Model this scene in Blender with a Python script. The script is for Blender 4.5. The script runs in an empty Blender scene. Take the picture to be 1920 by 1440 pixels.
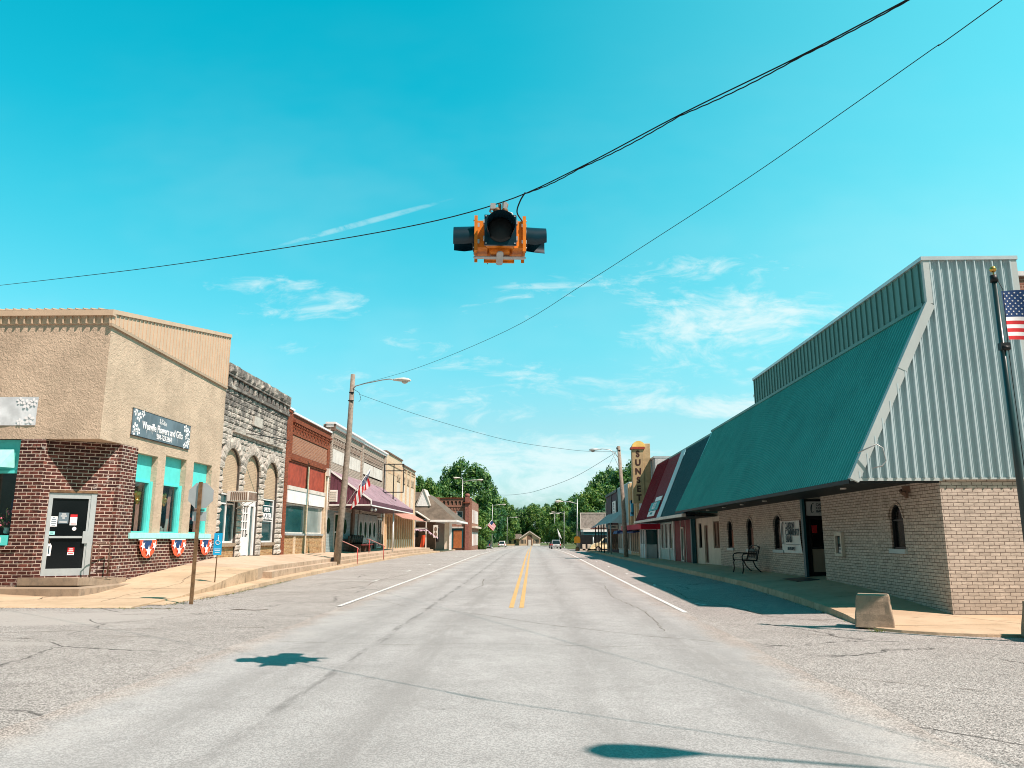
import bpy, math, random
from mathutils import Vector, Matrix
R = math.radians
random.seed(7)
scene = bpy.context.scene
C = scene.collection
# ------------------------------------------------------------------ camera
cam = bpy.data.cameras.new('camera'); cam.sensor_width = 36.0; cam.lens = 36.0*1450/1920
cam.clip_start = 0.05; cam.clip_end = 3000
camo = bpy.data.objects.new('camera', cam); C.objects.link(camo)
_p, _y = 0.196732, 0.025696
_f = Vector((-math.sin(_y)*math.cos(_p), math.cos(_y)*math.cos(_p), math.sin(_p)))
_r = Vector((math.cos(_y), math.sin(_y), 0)); _u = _r.cross(_f)
camo.matrix_world = Matrix(((_r.x, _u.x, -_f.x, 0), (_r.y, _u.y, -_f.y, 0), (_r.z, _u.z, -_f.z, 1.6), (0, 0, 0, 1)))
scene.camera = camo
# ------------------------------------------------------------------ light and sky
SUN = Vector((0.59, -0.42, 1.0)).normalized()
EL = math.asin(SUN.z); AZ = math.atan2(SUN.x, SUN.y)
sun = bpy.data.lights.new('sun', 'SUN'); sun.energy = 4.7; sun.angle = R(0.5); sun.color = (1.0, 0.80, 0.73)
suno = bpy.data.objects.new('sun', sun); C.objects.link(suno)
suno.rotation_euler = SUN.to_track_quat('Z', 'Y').to_euler(); suno.location = (30, -30, 50)
try: scene.cycles.pixel_filter_type = 'BLACKMAN_HARRIS'; scene.cycles.filter_width = 1.0
except Exception: pass
vs = scene.view_settings; vs.view_transform = 'Standard'; vs.look = 'None'; vs.exposure = 0.75; vs.gamma = 1.0; vs.use_curve_mapping = False

class NT:
    """small node helper"""
    def __init__(s, tree): s.t = tree; s.n = tree.nodes; s.l = tree.links
    def new(s, typ, **kw):
        n = s.n.new(typ)
        for k, v in kw.items():
            if k.startswith('i_'): n.inputs[k[2:].replace('_', ' ')].default_value = v
            else: setattr(n, k, v)
        return n
    def put(s, sock, v):
        if v is None: return
        if hasattr(v, 'links') or isinstance(v, bpy.types.NodeSocket): s.l.new(v, sock)
        else: sock.default_value = v
    def m(s, op, a, b=None, c=None, clamp=False):
        n = s.n.new('ShaderNodeMath'); n.operation = op; n.use_clamp = clamp
        s.put(n.inputs[0], a)
        if b is not None: s.put(n.inputs[1], b)
        if c is not None: s.put(n.inputs[2], c)
        return n.outputs[0]
    def vm(s, op, a, b=None):
        n = s.n.new('ShaderNodeVectorMath'); n.operation = op
        s.put(n.inputs[0], a)
        if b is not None: s.put(n.inputs[1], b)
        return n.outputs[0] if op not in ('DOT_PRODUCT', 'LENGTH') else n.outputs['Value']
    def noise(s, vec, scale, detail=3, rough=0.55, dist=0.0):
        n = s.n.new('ShaderNodeTexNoise'); s.put(n.inputs['Vector'], vec)
        n.inputs['Scale'].default_value = scale; n.inputs['Detail'].default_value = detail
        n.inputs['Roughness'].default_value = rough; n.inputs['Distortion'].default_value = dist
        return n.outputs['Fac']
    def vor(s, vec, scale, feat='F1', out='Distance'):
        n = s.n.new('ShaderNodeTexVoronoi'); n.feature = feat; s.put(n.inputs['Vector'], vec)
        n.inputs['Scale'].default_value = scale
        return n.outputs[out]
    def ramp(s, fac, stops):
        n = s.n.new('ShaderNodeValToRGB'); s.put(n.inputs[0], fac); e = n.color_ramp.elements
        while len(e) < len(stops): e.new(0.5)
        for i, (p, c) in enumerate(stops):
            e[i].position = p; e[i].color = (c, c, c, 1) if isinstance(c, (int, float)) else (*c, 1)
        return n.outputs[0]
    def mix(s, fac, a, b, mode='MIX'):
        n = s.n.new('ShaderNodeMix'); n.data_type = 'RGBA'; n.blend_type = mode
        s.put(n.inputs[0], fac)
        for i, v in ((6, a), (7, b)):
            if isinstance(v, tuple) and len(v) == 3: v = (*v, 1)
            s.put(n.inputs[i], v)
        return n.outputs[2]
    def sep(s, v):
        n = s.n.new('ShaderNodeSeparateXYZ'); s.put(n.inputs[0], v); return n.outputs
    def comb(s, x, y, z=0.0):
        n = s.n.new('ShaderNodeCombineXYZ'); s.put(n.inputs[0], x); s.put(n.inputs[1], y); s.put(n.inputs[2], z); return n.outputs[0]
    def smooth(s, v, a, b):
        n = s.n.new('ShaderNodeMapRange'); n.interpolation_type = 'SMOOTHSTEP'; s.put(n.inputs[0], v)
        n.inputs[1].default_value = a; n.inputs[2].default_value = b
        return n.outputs[0]

world = bpy.data.worlds.new('World'); scene.world = world; world.use_nodes = True
w = NT(world.node_tree); w.n.clear()
sky = w.new('ShaderNodeTexSky', sky_type='NISHITA', sun_disc=False, sun_elevation=EL, sun_rotation=AZ, air_density=1.0, dust_density=1.5, ozone_density=1.0)
tc = w.new('ShaderNodeTexCoord')
dx, dy, dz = w.sep(tc.outputs['Generated'])
# photo-graded daylight: the nishita sky tinted to cyan
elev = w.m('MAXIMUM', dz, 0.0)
tint = w.ramp(w.m('POWER', elev, 0.55), [(0.0, (0.42, 0.56, 0.68)), (0.2, (0.44, 0.62, 0.66)), (0.34, (0.42, 0.68, 0.61)), (0.46, (0.27, 0.86, 0.70)), (0.58, (0.125, 0.965, 0.765)), (0.66, (0.033, 1.0, 0.80)), (0.76, (0.0, 1.03, 0.81)), (0.84, (0.0, 0.75, 0.62)), (1.0, (0.0, 0.48, 0.42))])  # last stops dim the sky above the view to weaken fill light
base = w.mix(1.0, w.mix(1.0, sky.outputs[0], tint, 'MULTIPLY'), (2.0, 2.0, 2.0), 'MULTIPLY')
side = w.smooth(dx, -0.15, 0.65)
back = w.m('ADD', 0.32, w.m('MULTIPLY', w.smooth(dy, -0.45, 0.30), 0.68))  # unseen sky behind the camera dimmed to deepen the shadows
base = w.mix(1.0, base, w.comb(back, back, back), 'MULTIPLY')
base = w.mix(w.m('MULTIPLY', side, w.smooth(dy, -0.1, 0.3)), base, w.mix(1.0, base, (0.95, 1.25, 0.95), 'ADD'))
# thin clouds placed by direction (u = tan azimuth, v = tan elevation, ahead of the camera)
ysafe = w.m('MAXIMUM', dy, 0.02)
u = w.m('DIVIDE', dx, ysafe); v = w.m('DIVIDE', dz, ysafe)
def blob(cu, cv, ru, rv, rot=0.0):
    a = w.m('SUBTRACT', u, cu); b = w.m('SUBTRACT', v, cv)
    if rot:
        cr, sr = math.cos(rot), math.sin(rot)
        a2 = w.m('ADD', w.m('MULTIPLY', a, cr), w.m('MULTIPLY', b, sr)); b = w.m('SUBTRACT', w.m('MULTIPLY', b, cr), w.m('MULTIPLY', a, sr)); a = a2
    a = w.m('DIVIDE', a, ru); b = w.m('DIVIDE', b, rv)
    d = w.m('ADD', w.m('MULTIPLY', a, a), w.m('MULTIPLY', b, b))
    return w.smooth(d, 1.0, 0.0)
vec = w.comb(w.m('MULTIPLY', u, 1.0), w.m('MULTIPLY', v, 2.6), 0.0)
warp = w.n.new('ShaderNodeTexNoise'); w.put(warp.inputs['Vector'], vec); warp.inputs['Scale'].default_value = 5; warp.inputs['Detail'].default_value = 2
vec2 = w.vm('ADD', vec, w.vm('MULTIPLY', warp.outputs['Color'], (0.20, 0.16, 0)))
nz = w.noise(vec2, 9.0, 7, 0.62)
nz2 = w.noise(vec2, 30.0, 5, 0.65)
tex = w.m('ADD', w.m('MULTIPLY', nz, 0.60), w.m('MULTIPLY', nz2, 0.40))
masks = None
for b, g in ((blob(0.27, 0.285, 0.24, 0.085, 0.05), 1.0), (blob(0.22, 0.352, 0.24, 0.050), 0.72), (blob(-0.33, 0.318, 0.19, 0.050, -0.12), 0.78),
          (blob(0.14, 0.174, 0.12, 0.022), 0.95), (blob(0.27, 0.168, 0.15, 0.026), 1.0), (blob(-0.10, 0.160, 0.16, 0.030), 0.85), (blob(0.297, 0.216, 0.03, 0.010), 0.9),
          (blob(-0.08, 0.085, 0.60, 0.075), 1.15), (blob(0.05, 0.20, 0.6, 0.07), 0.66), (blob(0.20, 0.31, 0.42, 0.085), 0.66), (blob(-0.25, 0.26, 0.30, 0.05), 0.5), (blob(-0.55, 0.40, 0.10, 0.02), 0.35), (blob(-0.20, 0.22, 0.15, 0.022), 0.4)):
    t = w.m('MULTIPLY', b, g); masks = t if masks is None else w.m('MAXIMUM', masks, t)
thr = w.m('SUBTRACT', 0.66, w.m('MULTIPLY', masks, 0.31))
cl = w.smooth(w.m('SUBTRACT', tex, thr), 0.0, 0.30)
cl = w.m('MULTIPLY', cl, w.smooth(masks, 0.0, 0.35))
# contrails
def trail(cu, cv, ru, rv, rot, g):
    return w.m('MULTIPLY', w.m('MULTIPLY', blob(cu, cv, ru, rv, rot), w.smooth(nz2, 0.25, 0.62)), g)
cl = w.m('MAXIMUM', cl, trail(-0.234, 0.427, 0.150, 0.0055, 0.27, 0.42))
cl = w.m('MAXIMUM', cl, trail(0.022, 0.3345, 0.085, 0.0060, 0.02, 0.60))
veil = w.m('MULTIPLY', w.noise(w.comb(w.m('MULTIPLY', u, 1.0), w.m('MULTIPLY', v, 2.0), 3.0), 2.2, 4, 0.6), 0.32)
veil = w.m('MULTIPLY', w.smooth(veil, 0.12, 0.26), w.smooth(v, 0.85, 0.10))
cl = w.m('MAXIMUM', cl, w.m('MULTIPLY', veil, 0.20))
front = w.smooth(dy, 0.05, 0.3)
cl = w.m('MULTIPLY', cl, front)
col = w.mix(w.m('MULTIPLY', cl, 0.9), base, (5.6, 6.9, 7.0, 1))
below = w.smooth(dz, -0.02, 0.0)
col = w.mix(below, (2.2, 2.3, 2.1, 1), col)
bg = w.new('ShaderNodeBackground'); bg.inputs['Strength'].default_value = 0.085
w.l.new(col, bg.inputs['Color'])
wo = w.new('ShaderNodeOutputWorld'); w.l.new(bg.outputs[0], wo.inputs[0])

# ------------------------------------------------------------------ mesh helpers
class MB:
    def __init__(s): s.v = []; s.f = []; s.sm = []
    def add(s, vs, fs, smooth=False):
        o = len(s.v); s.v += [tuple(p) for p in vs]; s.f += [tuple(o+i for i in f) for f in fs]; s.sm += [smooth]*len(fs); return s
    def poly(s, *pts): return s.add(pts, [tuple(range(len(pts)))])
    def box(s, x0, x1, y0, y1, z0, z1):
        if x0 > x1: x0, x1 = x1, x0
        if y0 > y1: y0, y1 = y1, y0
        if z0 > z1: z0, z1 = z1, z0
        p = [(x, y, z) for z in (z0, z1) for y in (y0, y1) for x in (x0, x1)]
        return s.add(p, [(0, 2, 3, 1), (4, 5, 7, 6), (0, 1, 5, 4), (2, 6, 7, 3), (0, 4, 6, 2), (1, 3, 7, 5)])
    def ob(s, O, U, V, W, a, b, c):
        """oriented box: ranges a, b, c along U, V, W from O"""
        O = Vector(O); U = Vector(U); V = Vector(V); W = Vector(W)
        p = [O+U*i+V*j+W*k for k in c for j in b for i in a]
        return s.add(p, [(0, 2, 3, 1), (4, 5, 7, 6), (0, 1, 5, 4), (2, 6, 7, 3), (0, 4, 6, 2), (1, 3, 7, 5)])
    def extr(s, pts, d, smooth=False):
        d = Vector(d); n = len(pts); a = [Vector(p) for p in pts]; b = [p+d for p in a]
        s.add(a+b, [tuple(range(n))[::-1], tuple(range(n, 2*n))]); 
        return s.add(a+b, [(i, (i+1) % n, n+(i+1) % n, n+i) for i in range(n)], smooth)
    def cyl(s, p0, p1, r0, r1=None, n=12, caps=True, smooth=True):
        return s.tube([p0, p1], [r0, r0 if r1 is None else r1], n, caps, smooth)
    def tube(s, pts, r, n=8, caps=True, smooth=True):
        pts = [Vector(p) for p in pts]
        if isinstance(r, (int, float)): r = [r]*len(pts)
        vs = []; fs = []; prev = None
        for i, p in enumerate(pts):
            d = (pts[min(i+1, len(pts)-1)]-pts[max(i-1, 0)])
            if d.length < 1e-9: d = Vector((0, 0, 1))
            d.normalize()
            if prev is None:
                a = d.orthogonal().normalized()
            else:
                a = (prev-d*prev.dot(d)); a = a.normalized() if a.length > 1e-6 else d.orthogonal().normalized()
            prev = a; b = d.cross(a)
            for k in range(n):
                t = 2*math.pi*k/n; vs.append(p+(a*math.cos(t)+b*math.sin(t))*r[i])
        for i in range(len(pts)-1):
            for k in range(n):
                fs.append((i*n+k, i*n+(k+1) % n, (i+1)*n+(k+1) % n, (i+1)*n+k))
        s.add(vs, fs, smooth)
        if caps:
            s.add(vs[:n], [tuple(range(n))[::-1]]); s.add(vs[-n:], [tuple(range(n))])
        return s
    def lathe(s, O, prof, n=16, axis=(0, 0, 1), smooth=True):
        ax = Vector(axis).normalized(); a = ax.orthogonal().normalized(); b = ax.cross(a); O = Vector(O); vs = []; fs = []
        for (r, h) in prof:
            for k in range(n):
                t = 2*math.pi*k/n; vs.append(O+ax*h+(a*math.cos(t)+b*math.sin(t))*r)
        for i in range(len(prof)-1):
            for k in range(n): fs.append((i*n+k, i*n+(k+1) % n, (i+1)*n+(k+1) % n, (i+1)*n+k))
        s.add(vs, fs, smooth); s.add(vs[:n], [tuple(range(n))[::-1]]); s.add(vs[-n:], [tuple(range(n))]); return s
    def sphere(s, O, r, n=12, m=8, sc=(1, 1, 1)):
        O = Vector(O); vs = []; fs = []
        for i in range(m+1):
            ph = math.pi*i/m
            for k in range(n):
                t = 2*math.pi*k/n; vs.append(O+Vector((math.sin(ph)*math.cos(t)*r*sc[0], math.sin(ph)*math.sin(t)*r*sc[1], math.cos(ph)*r*sc[2])))
        for i in range(m):
            for k in range(n): fs.append((i*n+k, i*n+(k+1) % n, (i+1)*n+(k+1) % n, (i+1)*n+k))
        return s.add(vs, fs, True)
    def grid(s, rows, smooth=False):
        n = len(rows[0]); vs = [p for r in rows for p in r]; fs = []
        for i in range(len(rows)-1):
            for k in range(n-1): fs.append((i*n+k, i*n+k+1, (i+1)*n+k+1, (i+1)*n+k))
        return s.add(vs, fs, smooth)
    def build(s, name, mat, parent=None, loc=None, bevel=0):
        me = bpy.data.meshes.new(name)
        off = Vector((0, 0, 0)); q = parent
        while q is not None: off += q.location; q = q.parent
        if loc is not None and parent is None: off = Vector(loc)
        me.from_pydata([Vector(p)-off for p in s.v], [], s.f); me.validate()
        if len(me.polygons) == len(s.sm): me.polygons.foreach_set('use_smooth', s.sm)
        import bmesh
        bm = bmesh.new(); bm.from_mesh(me); bmesh.ops.remove_doubles(bm, verts=bm.verts, dist=1e-5) if not s.__dict__.get('keep') else None
        bmesh.ops.recalc_face_normals(bm, faces=bm.faces); bm.to_mesh(me); bm.free()
        me.materials.append(mat)
        o = bpy.data.objects.new(name, me); C.objects.link(o)
        if parent is not None: o.parent = parent
        elif loc is not None: o.location = loc
        if bevel:
            b = o.modifiers.new('bevel', 'BEVEL'); b.width = bevel; b.segments = 2; b.limit_method = 'ANGLE'
        return o

def tag(o, label=None, cat=None, group=None, kind=None):
    if label: o['label'] = label
    if cat: o['category'] = cat
    if group: o['group'] = group
    if kind: o['kind'] = kind
    return o
def thing(name, label, cat, loc=(0, 0, 0), group=None):
    o = bpy.data.objects.new(name, None); C.objects.link(o); o.location = loc; o.empty_display_size = 0.3
    return tag(o, label, cat, group)
def copy_tree(o, parent=None):
    c = o.copy(); C.objects.link(c); c.parent = parent
    for ch in [x for x in list(bpy.data.objects) if x.parent == o and x != c]: copy_tree(ch, c)
    return c
def interp(t, tab):
    if t <= tab[0][0]: return tab[0][1]
    for (a, b), (c, d) in zip(tab, tab[1:]):
        if t <= c: return b+(d-b)*(t-a)/(c-a)
    return tab[-1][1]

# ------------------------------------------------------------------ materials
MATS = {}
def mat_base(name):
    m = bpy.data.materials.new(name); m.use_nodes = True; t = NT(m.node_tree); b = t.n['Principled BSDF']; MATS[name] = m
    return m, t, b
def wallvec(t):
    g = t.new('ShaderNodeNewGeometry'); P = g.outputs['Position']; N = g.outputs['True Normal']
    px, py, pz = t.sep(P); nx, ny, nz = t.sep(N)
    u = t.m('SUBTRACT', t.m('MULTIPLY', py, nx), t.m('MULTIPLY', px, ny))
    flat = t.m('GREATER_THAN', t.m('ABSOLUTE', nz), 0.9)
    u = t.m('ADD', t.m('MULTIPLY', u, t.m('SUBTRACT', 1.0, flat)), t.m('MULTIPLY', px, flat))
    vv = t.m('ADD', pz, t.m('MULTIPLY', py, flat))
    return t.comb(u, vv, 0.0), P
def bump(t, b, h, strength, dist=0.01):
    n = t.new('ShaderNodeBump'); n.inputs['Strength'].default_value = strength; n.inputs['Distance'].default_value = dist
    t.put(n.inputs['Height'], h); t.l.new(n.outputs[0], b.inputs['Normal'])
def paint(name, col, var=0.12, rough=0.6, scale=3.0, bmp=0.0, bscale=60, metal=0.0, dirt=0.0, spec=0.3, dirtcol=(0.1, 0.08, 0.06)):
    m, t, b = mat_base(name)
    g = t.new('ShaderNodeNewGeometry'); P = g.outputs['Position']
    n = t.noise(P, scale, 5, 0.6)
    dark = tuple(c*(1-var) for c in col); lite = tuple(min(1, c*(1+var)) for c in col)
    c = t.mix(t.smooth(n, 0.3, 0.7), dark, lite)
    if dirt:
        px, py, pz = t.sep(P); st = t.noise(t.comb(t.m('MULTIPLY', px, 5.0), t.m('MULTIPLY', py, 5.0), t.m('MULTIPLY', pz, 0.5)), 1.0, 5, 0.7)
        c = t.mix(t.m('MULTIPLY', t.smooth(st, 0.48, 0.8), dirt), c, dirtcol)
    t.put(b.inputs['Base Color'], c); b.inputs['Roughness'].default_value = rough; b.inputs['Metallic'].default_value = metal
    b.inputs['Specular IOR Level'].default_value = spec
    if bmp: bump(t, b, t.noise(P, bscale, 4, 0.6), bmp, 0.02)
    return m
def brick(name, c1, c2, mortar, bw=0.2, bh=0.065, ms=0.008, var=0.35, bmp=0.5, white=0.0, rough=0.85, dirt=0.25, squash=1.0, dark=0.0):
    m, t, b = mat_base(name)
    V, P = wallvec(t)
    V = t.vm('ADD', V, t.vm('MULTIPLY', t.comb(t.noise(V, 7.0, 2), t.noise(V, 9.0, 2), 0.0), (0.024, 0.018, 0)))
    n = t.new('ShaderNodeTexBrick'); t.put(n.inputs['Vector'], V); n.inputs['Scale'].default_value = 1.0
    n.inputs['Brick Width'].default_value = bw; n.inputs['Row Height'].default_value = bh; n.inputs['Mortar Size'].default_value = ms
    n.inputs['Mortar Smooth'].default_value = 0.15; n.inputs['Bias'].default_value = 0.0; n.offset = 0.5
    n.inputs['Color1'].default_value = (*c1, 1); n.inputs['Color2'].default_value = (*c2, 1); n.inputs['Mortar'].default_value = (*mortar, 1)
    c = n.outputs['Color']; f = n.outputs['Fac']
    bvec = t.vm('MULTIPLY', V, (1/bw, 1/bh, 1))
    nn = t.noise(bvec, 0.9, 3, 0.7)
    c2_ = t.mix(t.smooth(nn, 0.35, 0.75), (1-var, 1-var, 1-var), (1+var*0.6, 1+var*0.6, 1+var*0.6))
    c = t.mix(t.m('SUBTRACT', 1.0, f), c, t.mix(1.0, c, c2_, 'MULTIPLY'))
    if dark:
        dn = t.noise(t.vm('ADD', bvec, (13.0, 7.0, 0)), 0.55, 1, 0.5)
        c = t.mix(t.m('MULTIPLY', t.m('MULTIPLY', t.smooth(dn, 0.56, 0.62), t.m('SUBTRACT', 1.0, f)), dark), c, tuple(x*0.28 for x in c1))
    if white:
        wn = t.noise(P, 2.1, 6, 0.75); c = t.mix(t.m('MULTIPLY', t.smooth(wn, 0.60, 0.68), white), c, (0.55, 0.52, 0.48))
    if dirt:
        gz_ = t.sep(P)[2]; low = t.m('MULTIPLY', t.smooth(gz_, 1.1, 0.1), t.smooth(t.noise(P, 2.6, 5, 0.7), 0.35, 0.65)); c = t.mix(t.m('MULTIPLY', low, min(1.0, dirt*2.2)), c, tuple(x*0.45 for x in c1))
        dn = t.noise(P, 1.3, 5, 0.65); c = t.mix(t.m('MULTIPLY', t.smooth(dn, 0.5, 0.8), dirt), c, tuple(x*0.35 for x in c1))
    t.put(b.inputs['Base Color'], c); b.inputs['Roughness'].default_value = rough; b.inputs['Specular IOR Level'].default_value = 0.2
    h = t.m('ADD', t.m('SUBTRACT', 1.0, f), t.m('MULTIPLY', t.noise(P, 90, 3, 0.6), 0.4))
    bump(t, b, h, bmp, 0.008)
    return m
def glassm(name, col=(0.008, 0.02, 0.024), rough=0.06, spec=0.5):
    m, t, b = mat_base(name)
    g = t.new('ShaderNodeNewGeometry')
    n = t.noise(g.outputs['Position'], 0.7, 2, 0.5)
    t.put(b.inputs['Base Color'], t.mix(t.smooth(n, 0.3, 0.75), col, tuple(min(1, c*1.5+0.004) for c in col)))
    b.inputs['Roughness'].default_value = rough; b.inputs['Specular IOR Level'].default_value = spec
    bump(t, b, t.noise(g.outputs['Position'], 0.8, 1), 0.03, 0.05)
    return m

ASPH = mat_base('road_asphalt')
def road_mat(pair, base, lite, dark, wheel=False):
    m, t, b = pair
    g = t.new('ShaderNodeNewGeometry'); P = g.outputs['Position']; px, py, pz = t.sep(P)
    P2 = t.comb(px, py, 0.0)
    big = t.noise(P2, 0.35, 5, 0.62); mid = t.noise(P2, 2.2, 5, 0.65)
    ag = t.vor(P2, 85.0, 'F1', 'Color'); agv = t.sep(ag)[0]; agn = t.noise(P2, 60.0, 4, 0.7)
    fine = t.noise(P2, 190.0, 2, 0.6)
    c = t.mix(t.smooth(big, 0.3, 0.72), base, lite)
    c = t.mix(t.m('MULTIPLY', t.smooth(mid, 0.42, 0.75), 0.30), c, dark)
    spk = t.m('ADD', t.m('MULTIPLY', agv, 0.55), t.m('MULTIPLY', agn, 0.45))
    k = 0.55 if not wheel else 0.25
    c = t.mix(t.smooth(spk, 0.30, 0.72), t.mix(1.0, c, (1-k*1.15, 1-k*1.15, 1-k*1.15), 'MULTIPLY'), t.mix(1.0, c, (1+k*0.45, 1+k*0.45, 1+k*0.45), 'MULTIPLY'))
    c = t.mix(t.m('MULTIPLY', t.smooth(fine, 0.62, 0.76), 0.35), c, tuple(min(1, x*1.7) for x in lite))
    if wheel:
        def lane(x0, wd, st, wob=0.15):
            xx = t.m('ADD', px, t.m('MULTIPLY', t.m('SUBTRACT', t.noise(t.comb(0.0, t.m('MULTIPLY', py, 0.25), x0), 1.0, 3), 0.5), wob*2))
            return t.m('MULTIPLY', t.smooth(t.m('ABSOLUTE', t.m('SUBTRACT', xx, x0)), wd, 0.0), st)
        lanes = None
        for a in ((-3.15, 0.6, 0.50), (-1.45, 0.7, 0.55), (0.75, 0.6, 0.50), (2.35, 0.75, 0.55), (-2.35, 0.3, 0.4)):
            q = lane(*a); lanes = q if lanes is None else t.m('ADD', lanes, q)
        lanes = t.m('MULTIPLY', lanes, t.smooth(t.noise(t.comb(t.m('MULTIPLY', px, 3.0), t.m('MULTIPLY', py, 0.4), 0.0), 1.0, 5, 0.7), 0.3, 0.6))
        c = t.mix(lanes, c, dark)
        ex = t.m('MINIMUM', t.m('ADD', px, 4.5), t.m('SUBTRACT', 3.3, px))
        ew = t.m('ADD', ex, t.m('MULTIPLY', t.m('SUBTRACT', t.noise(P2, 1.1, 6, 0.7), 0.5), 1.1))
        c = t.mix(t.m('MULTIPLY', t.smooth(ew, 0.55, 0.0), 0.9), c, t.mix(t.smooth(spk, 0.30, 0.72), (0.115, 0.097, 0.084), (0.50, 0.44, 0.39)))
        ew2 = t.m('MULTIPLY', t.smooth(ex, 1.3, 0.2), t.smooth(t.noise(P2, 0.5, 5, 0.7), 0.45, 0.65))
        c = t.mix(t.m('MULTIPLY', ew2, 0.35), c, (0.50, 0.475, 0.44))
        # long seam / rubber streak left of the centre
        sx = t.m('ADD', px, t.m('MULTIPLY', t.m('SUBTRACT', t.noise(t.comb(0.0, t.m('MULTIPLY', py, 0.5), 9.0), 1.0, 2), 0.5), 0.18))
        seam = t.smooth(t.m('ABSOLUTE', t.m('SUBTRACT', sx, -2.42)), 0.09, 0.02)
        seam = t.m('MULTIPLY', seam, t.smooth(t.noise(t.comb(t.m('MULTIPLY', px, 8.0), t.m('MULTIPLY', py, 1.2), 0.0), 1.0, 5, 0.75), 0.42, 0.62))
        c = t.mix(t.m('MULTIPLY', seam, t.m('MULTIPLY', t.smooth(py, 3.0, 10.0), 0.55)), c, tuple(x*0.45 for x in dark))
    # tar spots, oil drips and pale scuffs
    spots = t.vor(t.comb(px, t.m('MULTIPLY', py, 0.7), 0.0), 2.3)
    spots = t.m('MULTIPLY', t.smooth(spots, 0.055, 0.02), t.smooth(t.noise(P2, 0.9, 3), 0.5, 0.62))
    c = t.mix(t.m('MULTIPLY', spots, 0.75), c, (0.035, 0.03, 0.03))
    spots = t.vor(t.comb(px, py, 4.0), 7.0)
    spots = t.m('MULTIPLY', t.smooth(spots, 0.085, 0.03), t.smooth(t.noise(P2, 1.6, 3), 0.55, 0.7))
    c = t.mix(t.m('MULTIPLY', spots, 0.6), c, (0.05, 0.045, 0.04))
    if not wheel:
        # pale worn concrete-like patch and cracks of the side street
        pn = t.noise(t.comb(t.m('MULTIPLY', px, 0.16), t.m('MULTIPLY', py, 0.5), 0.0), 1.0, 5, 0.6, 0.6)
        left = t.m('MULTIPLY', t.smooth(px, -6.5, -8.5), t.m('MULTIPLY', t.smooth(py, 11.6, 12.4), t.smooth(py, 18.2, 17.2)))
        pale = t.m('MULTIPLY', t.smooth(pn, 0.42, 0.50), left)
        c = t.mix(t.m('MULTIPLY', pale, 0.75), c, (0.42, 0.39, 0.36))
        warp = t.noise(P2, 0.8, 5, 0.65)
        cv = t.vor(t.vm('ADD', P2, t.comb(t.m('MULTIPLY', warp, 1.4), t.m('MULTIPLY', warp, -1.1), 0.0)), 0.23, 'DISTANCE_TO_EDGE')
        crack = t.m('MULTIPLY', t.smooth(cv, 0.006, 0.0015), t.smooth(t.noise(P2, 0.45, 3), 0.42, 0.52))
        c = t.mix(t.m('MULTIPLY', crack, 0.75), c, (0.03, 0.027, 0.025))
    t.put(b.inputs['Base Color'], c); b.inputs['Roughness'].default_value = 0.9; b.inputs['Specular IOR Level'].default_value = 0.22
    h = t.m('ADD', t.m('MULTIPLY', agv, 0.5), t.m('MULTIPLY', agn, 1.0))
    bump(t, b, h, 0.55 if wheel else 0.9, 0.006 if wheel else 0.012)
    return m
M_road = road_mat(ASPH, (0.335, 0.328, 0.316), (0.405, 0.397, 0.384), (0.215, 0.206, 0.196), True)
M_lot = road_mat(mat_base('coarse_asphalt'), (0.385, 0.358, 0.330), (0.46, 0.43, 0.40), (0.24, 0.218, 0.195))
def concrete(name, a, bcol, dark=(0.16, 0.12, 0.09), k=0.45):
    m, t, b = mat_base(name)
    g = t.new('ShaderNodeNewGeometry'); P = g.outputs['Position']; px, py, pz = t.sep(P)
    c = t.mix(t.smooth(t.noise(P, 0.7, 6, 0.62), 0.3, 0.7), a, bcol)
    c = t.mix(t.m('MULTIPLY', t.smooth(t.noise(P, 3.1, 6, 0.7), 0.52, 0.8), k), c, dark)
    st = t.noise(t.comb(t.m('MULTIPLY', px, 6.0), t.m('MULTIPLY', py, 6.0), t.m('MULTIPLY', pz, 4.0)), 0.8, 6, 0.75)
    side = t.sep(g.outputs['True Normal'])[2]; side = t.smooth(side, 0.7, 0.3)
    c = t.mix(t.m('MULTIPLY', t.m('MULTIPLY', t.smooth(st, 0.42, 0.7), side), 0.5), c, dark)
    c = t.mix(t.m('MULTIPLY', t.smooth(t.noise(P, 70.0, 3, 0.7), 0.5, 0.8), 0.25), c, tuple(x*0.5 for x in a))
    t.put(b.inputs['Base Color'], c); b.inputs['Roughness'].default_value = 0.9; b.inputs['Specular IOR Level'].default_value = 0.2
    bump(t, b, t.m('ADD', t.noise(P, 45, 4, 0.7), t.noise(P, 4, 3)), 0.5, 0.012)
    return m
M_walk = concrete('sidewalk_concrete', (0.43, 0.315, 0.205), (0.54, 0.405, 0.275), (0.17, 0.13, 0.09), 0.7)
M_walk2 = concrete('pale_concrete', (0.40, 0.30, 0.21), (0.50, 0.39, 0.29))
M_conc = concrete('aged_concrete', (0.29, 0.215, 0.15), (0.38, 0.295, 0.215), (0.12, 0.10, 0.08), 0.6)

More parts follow.
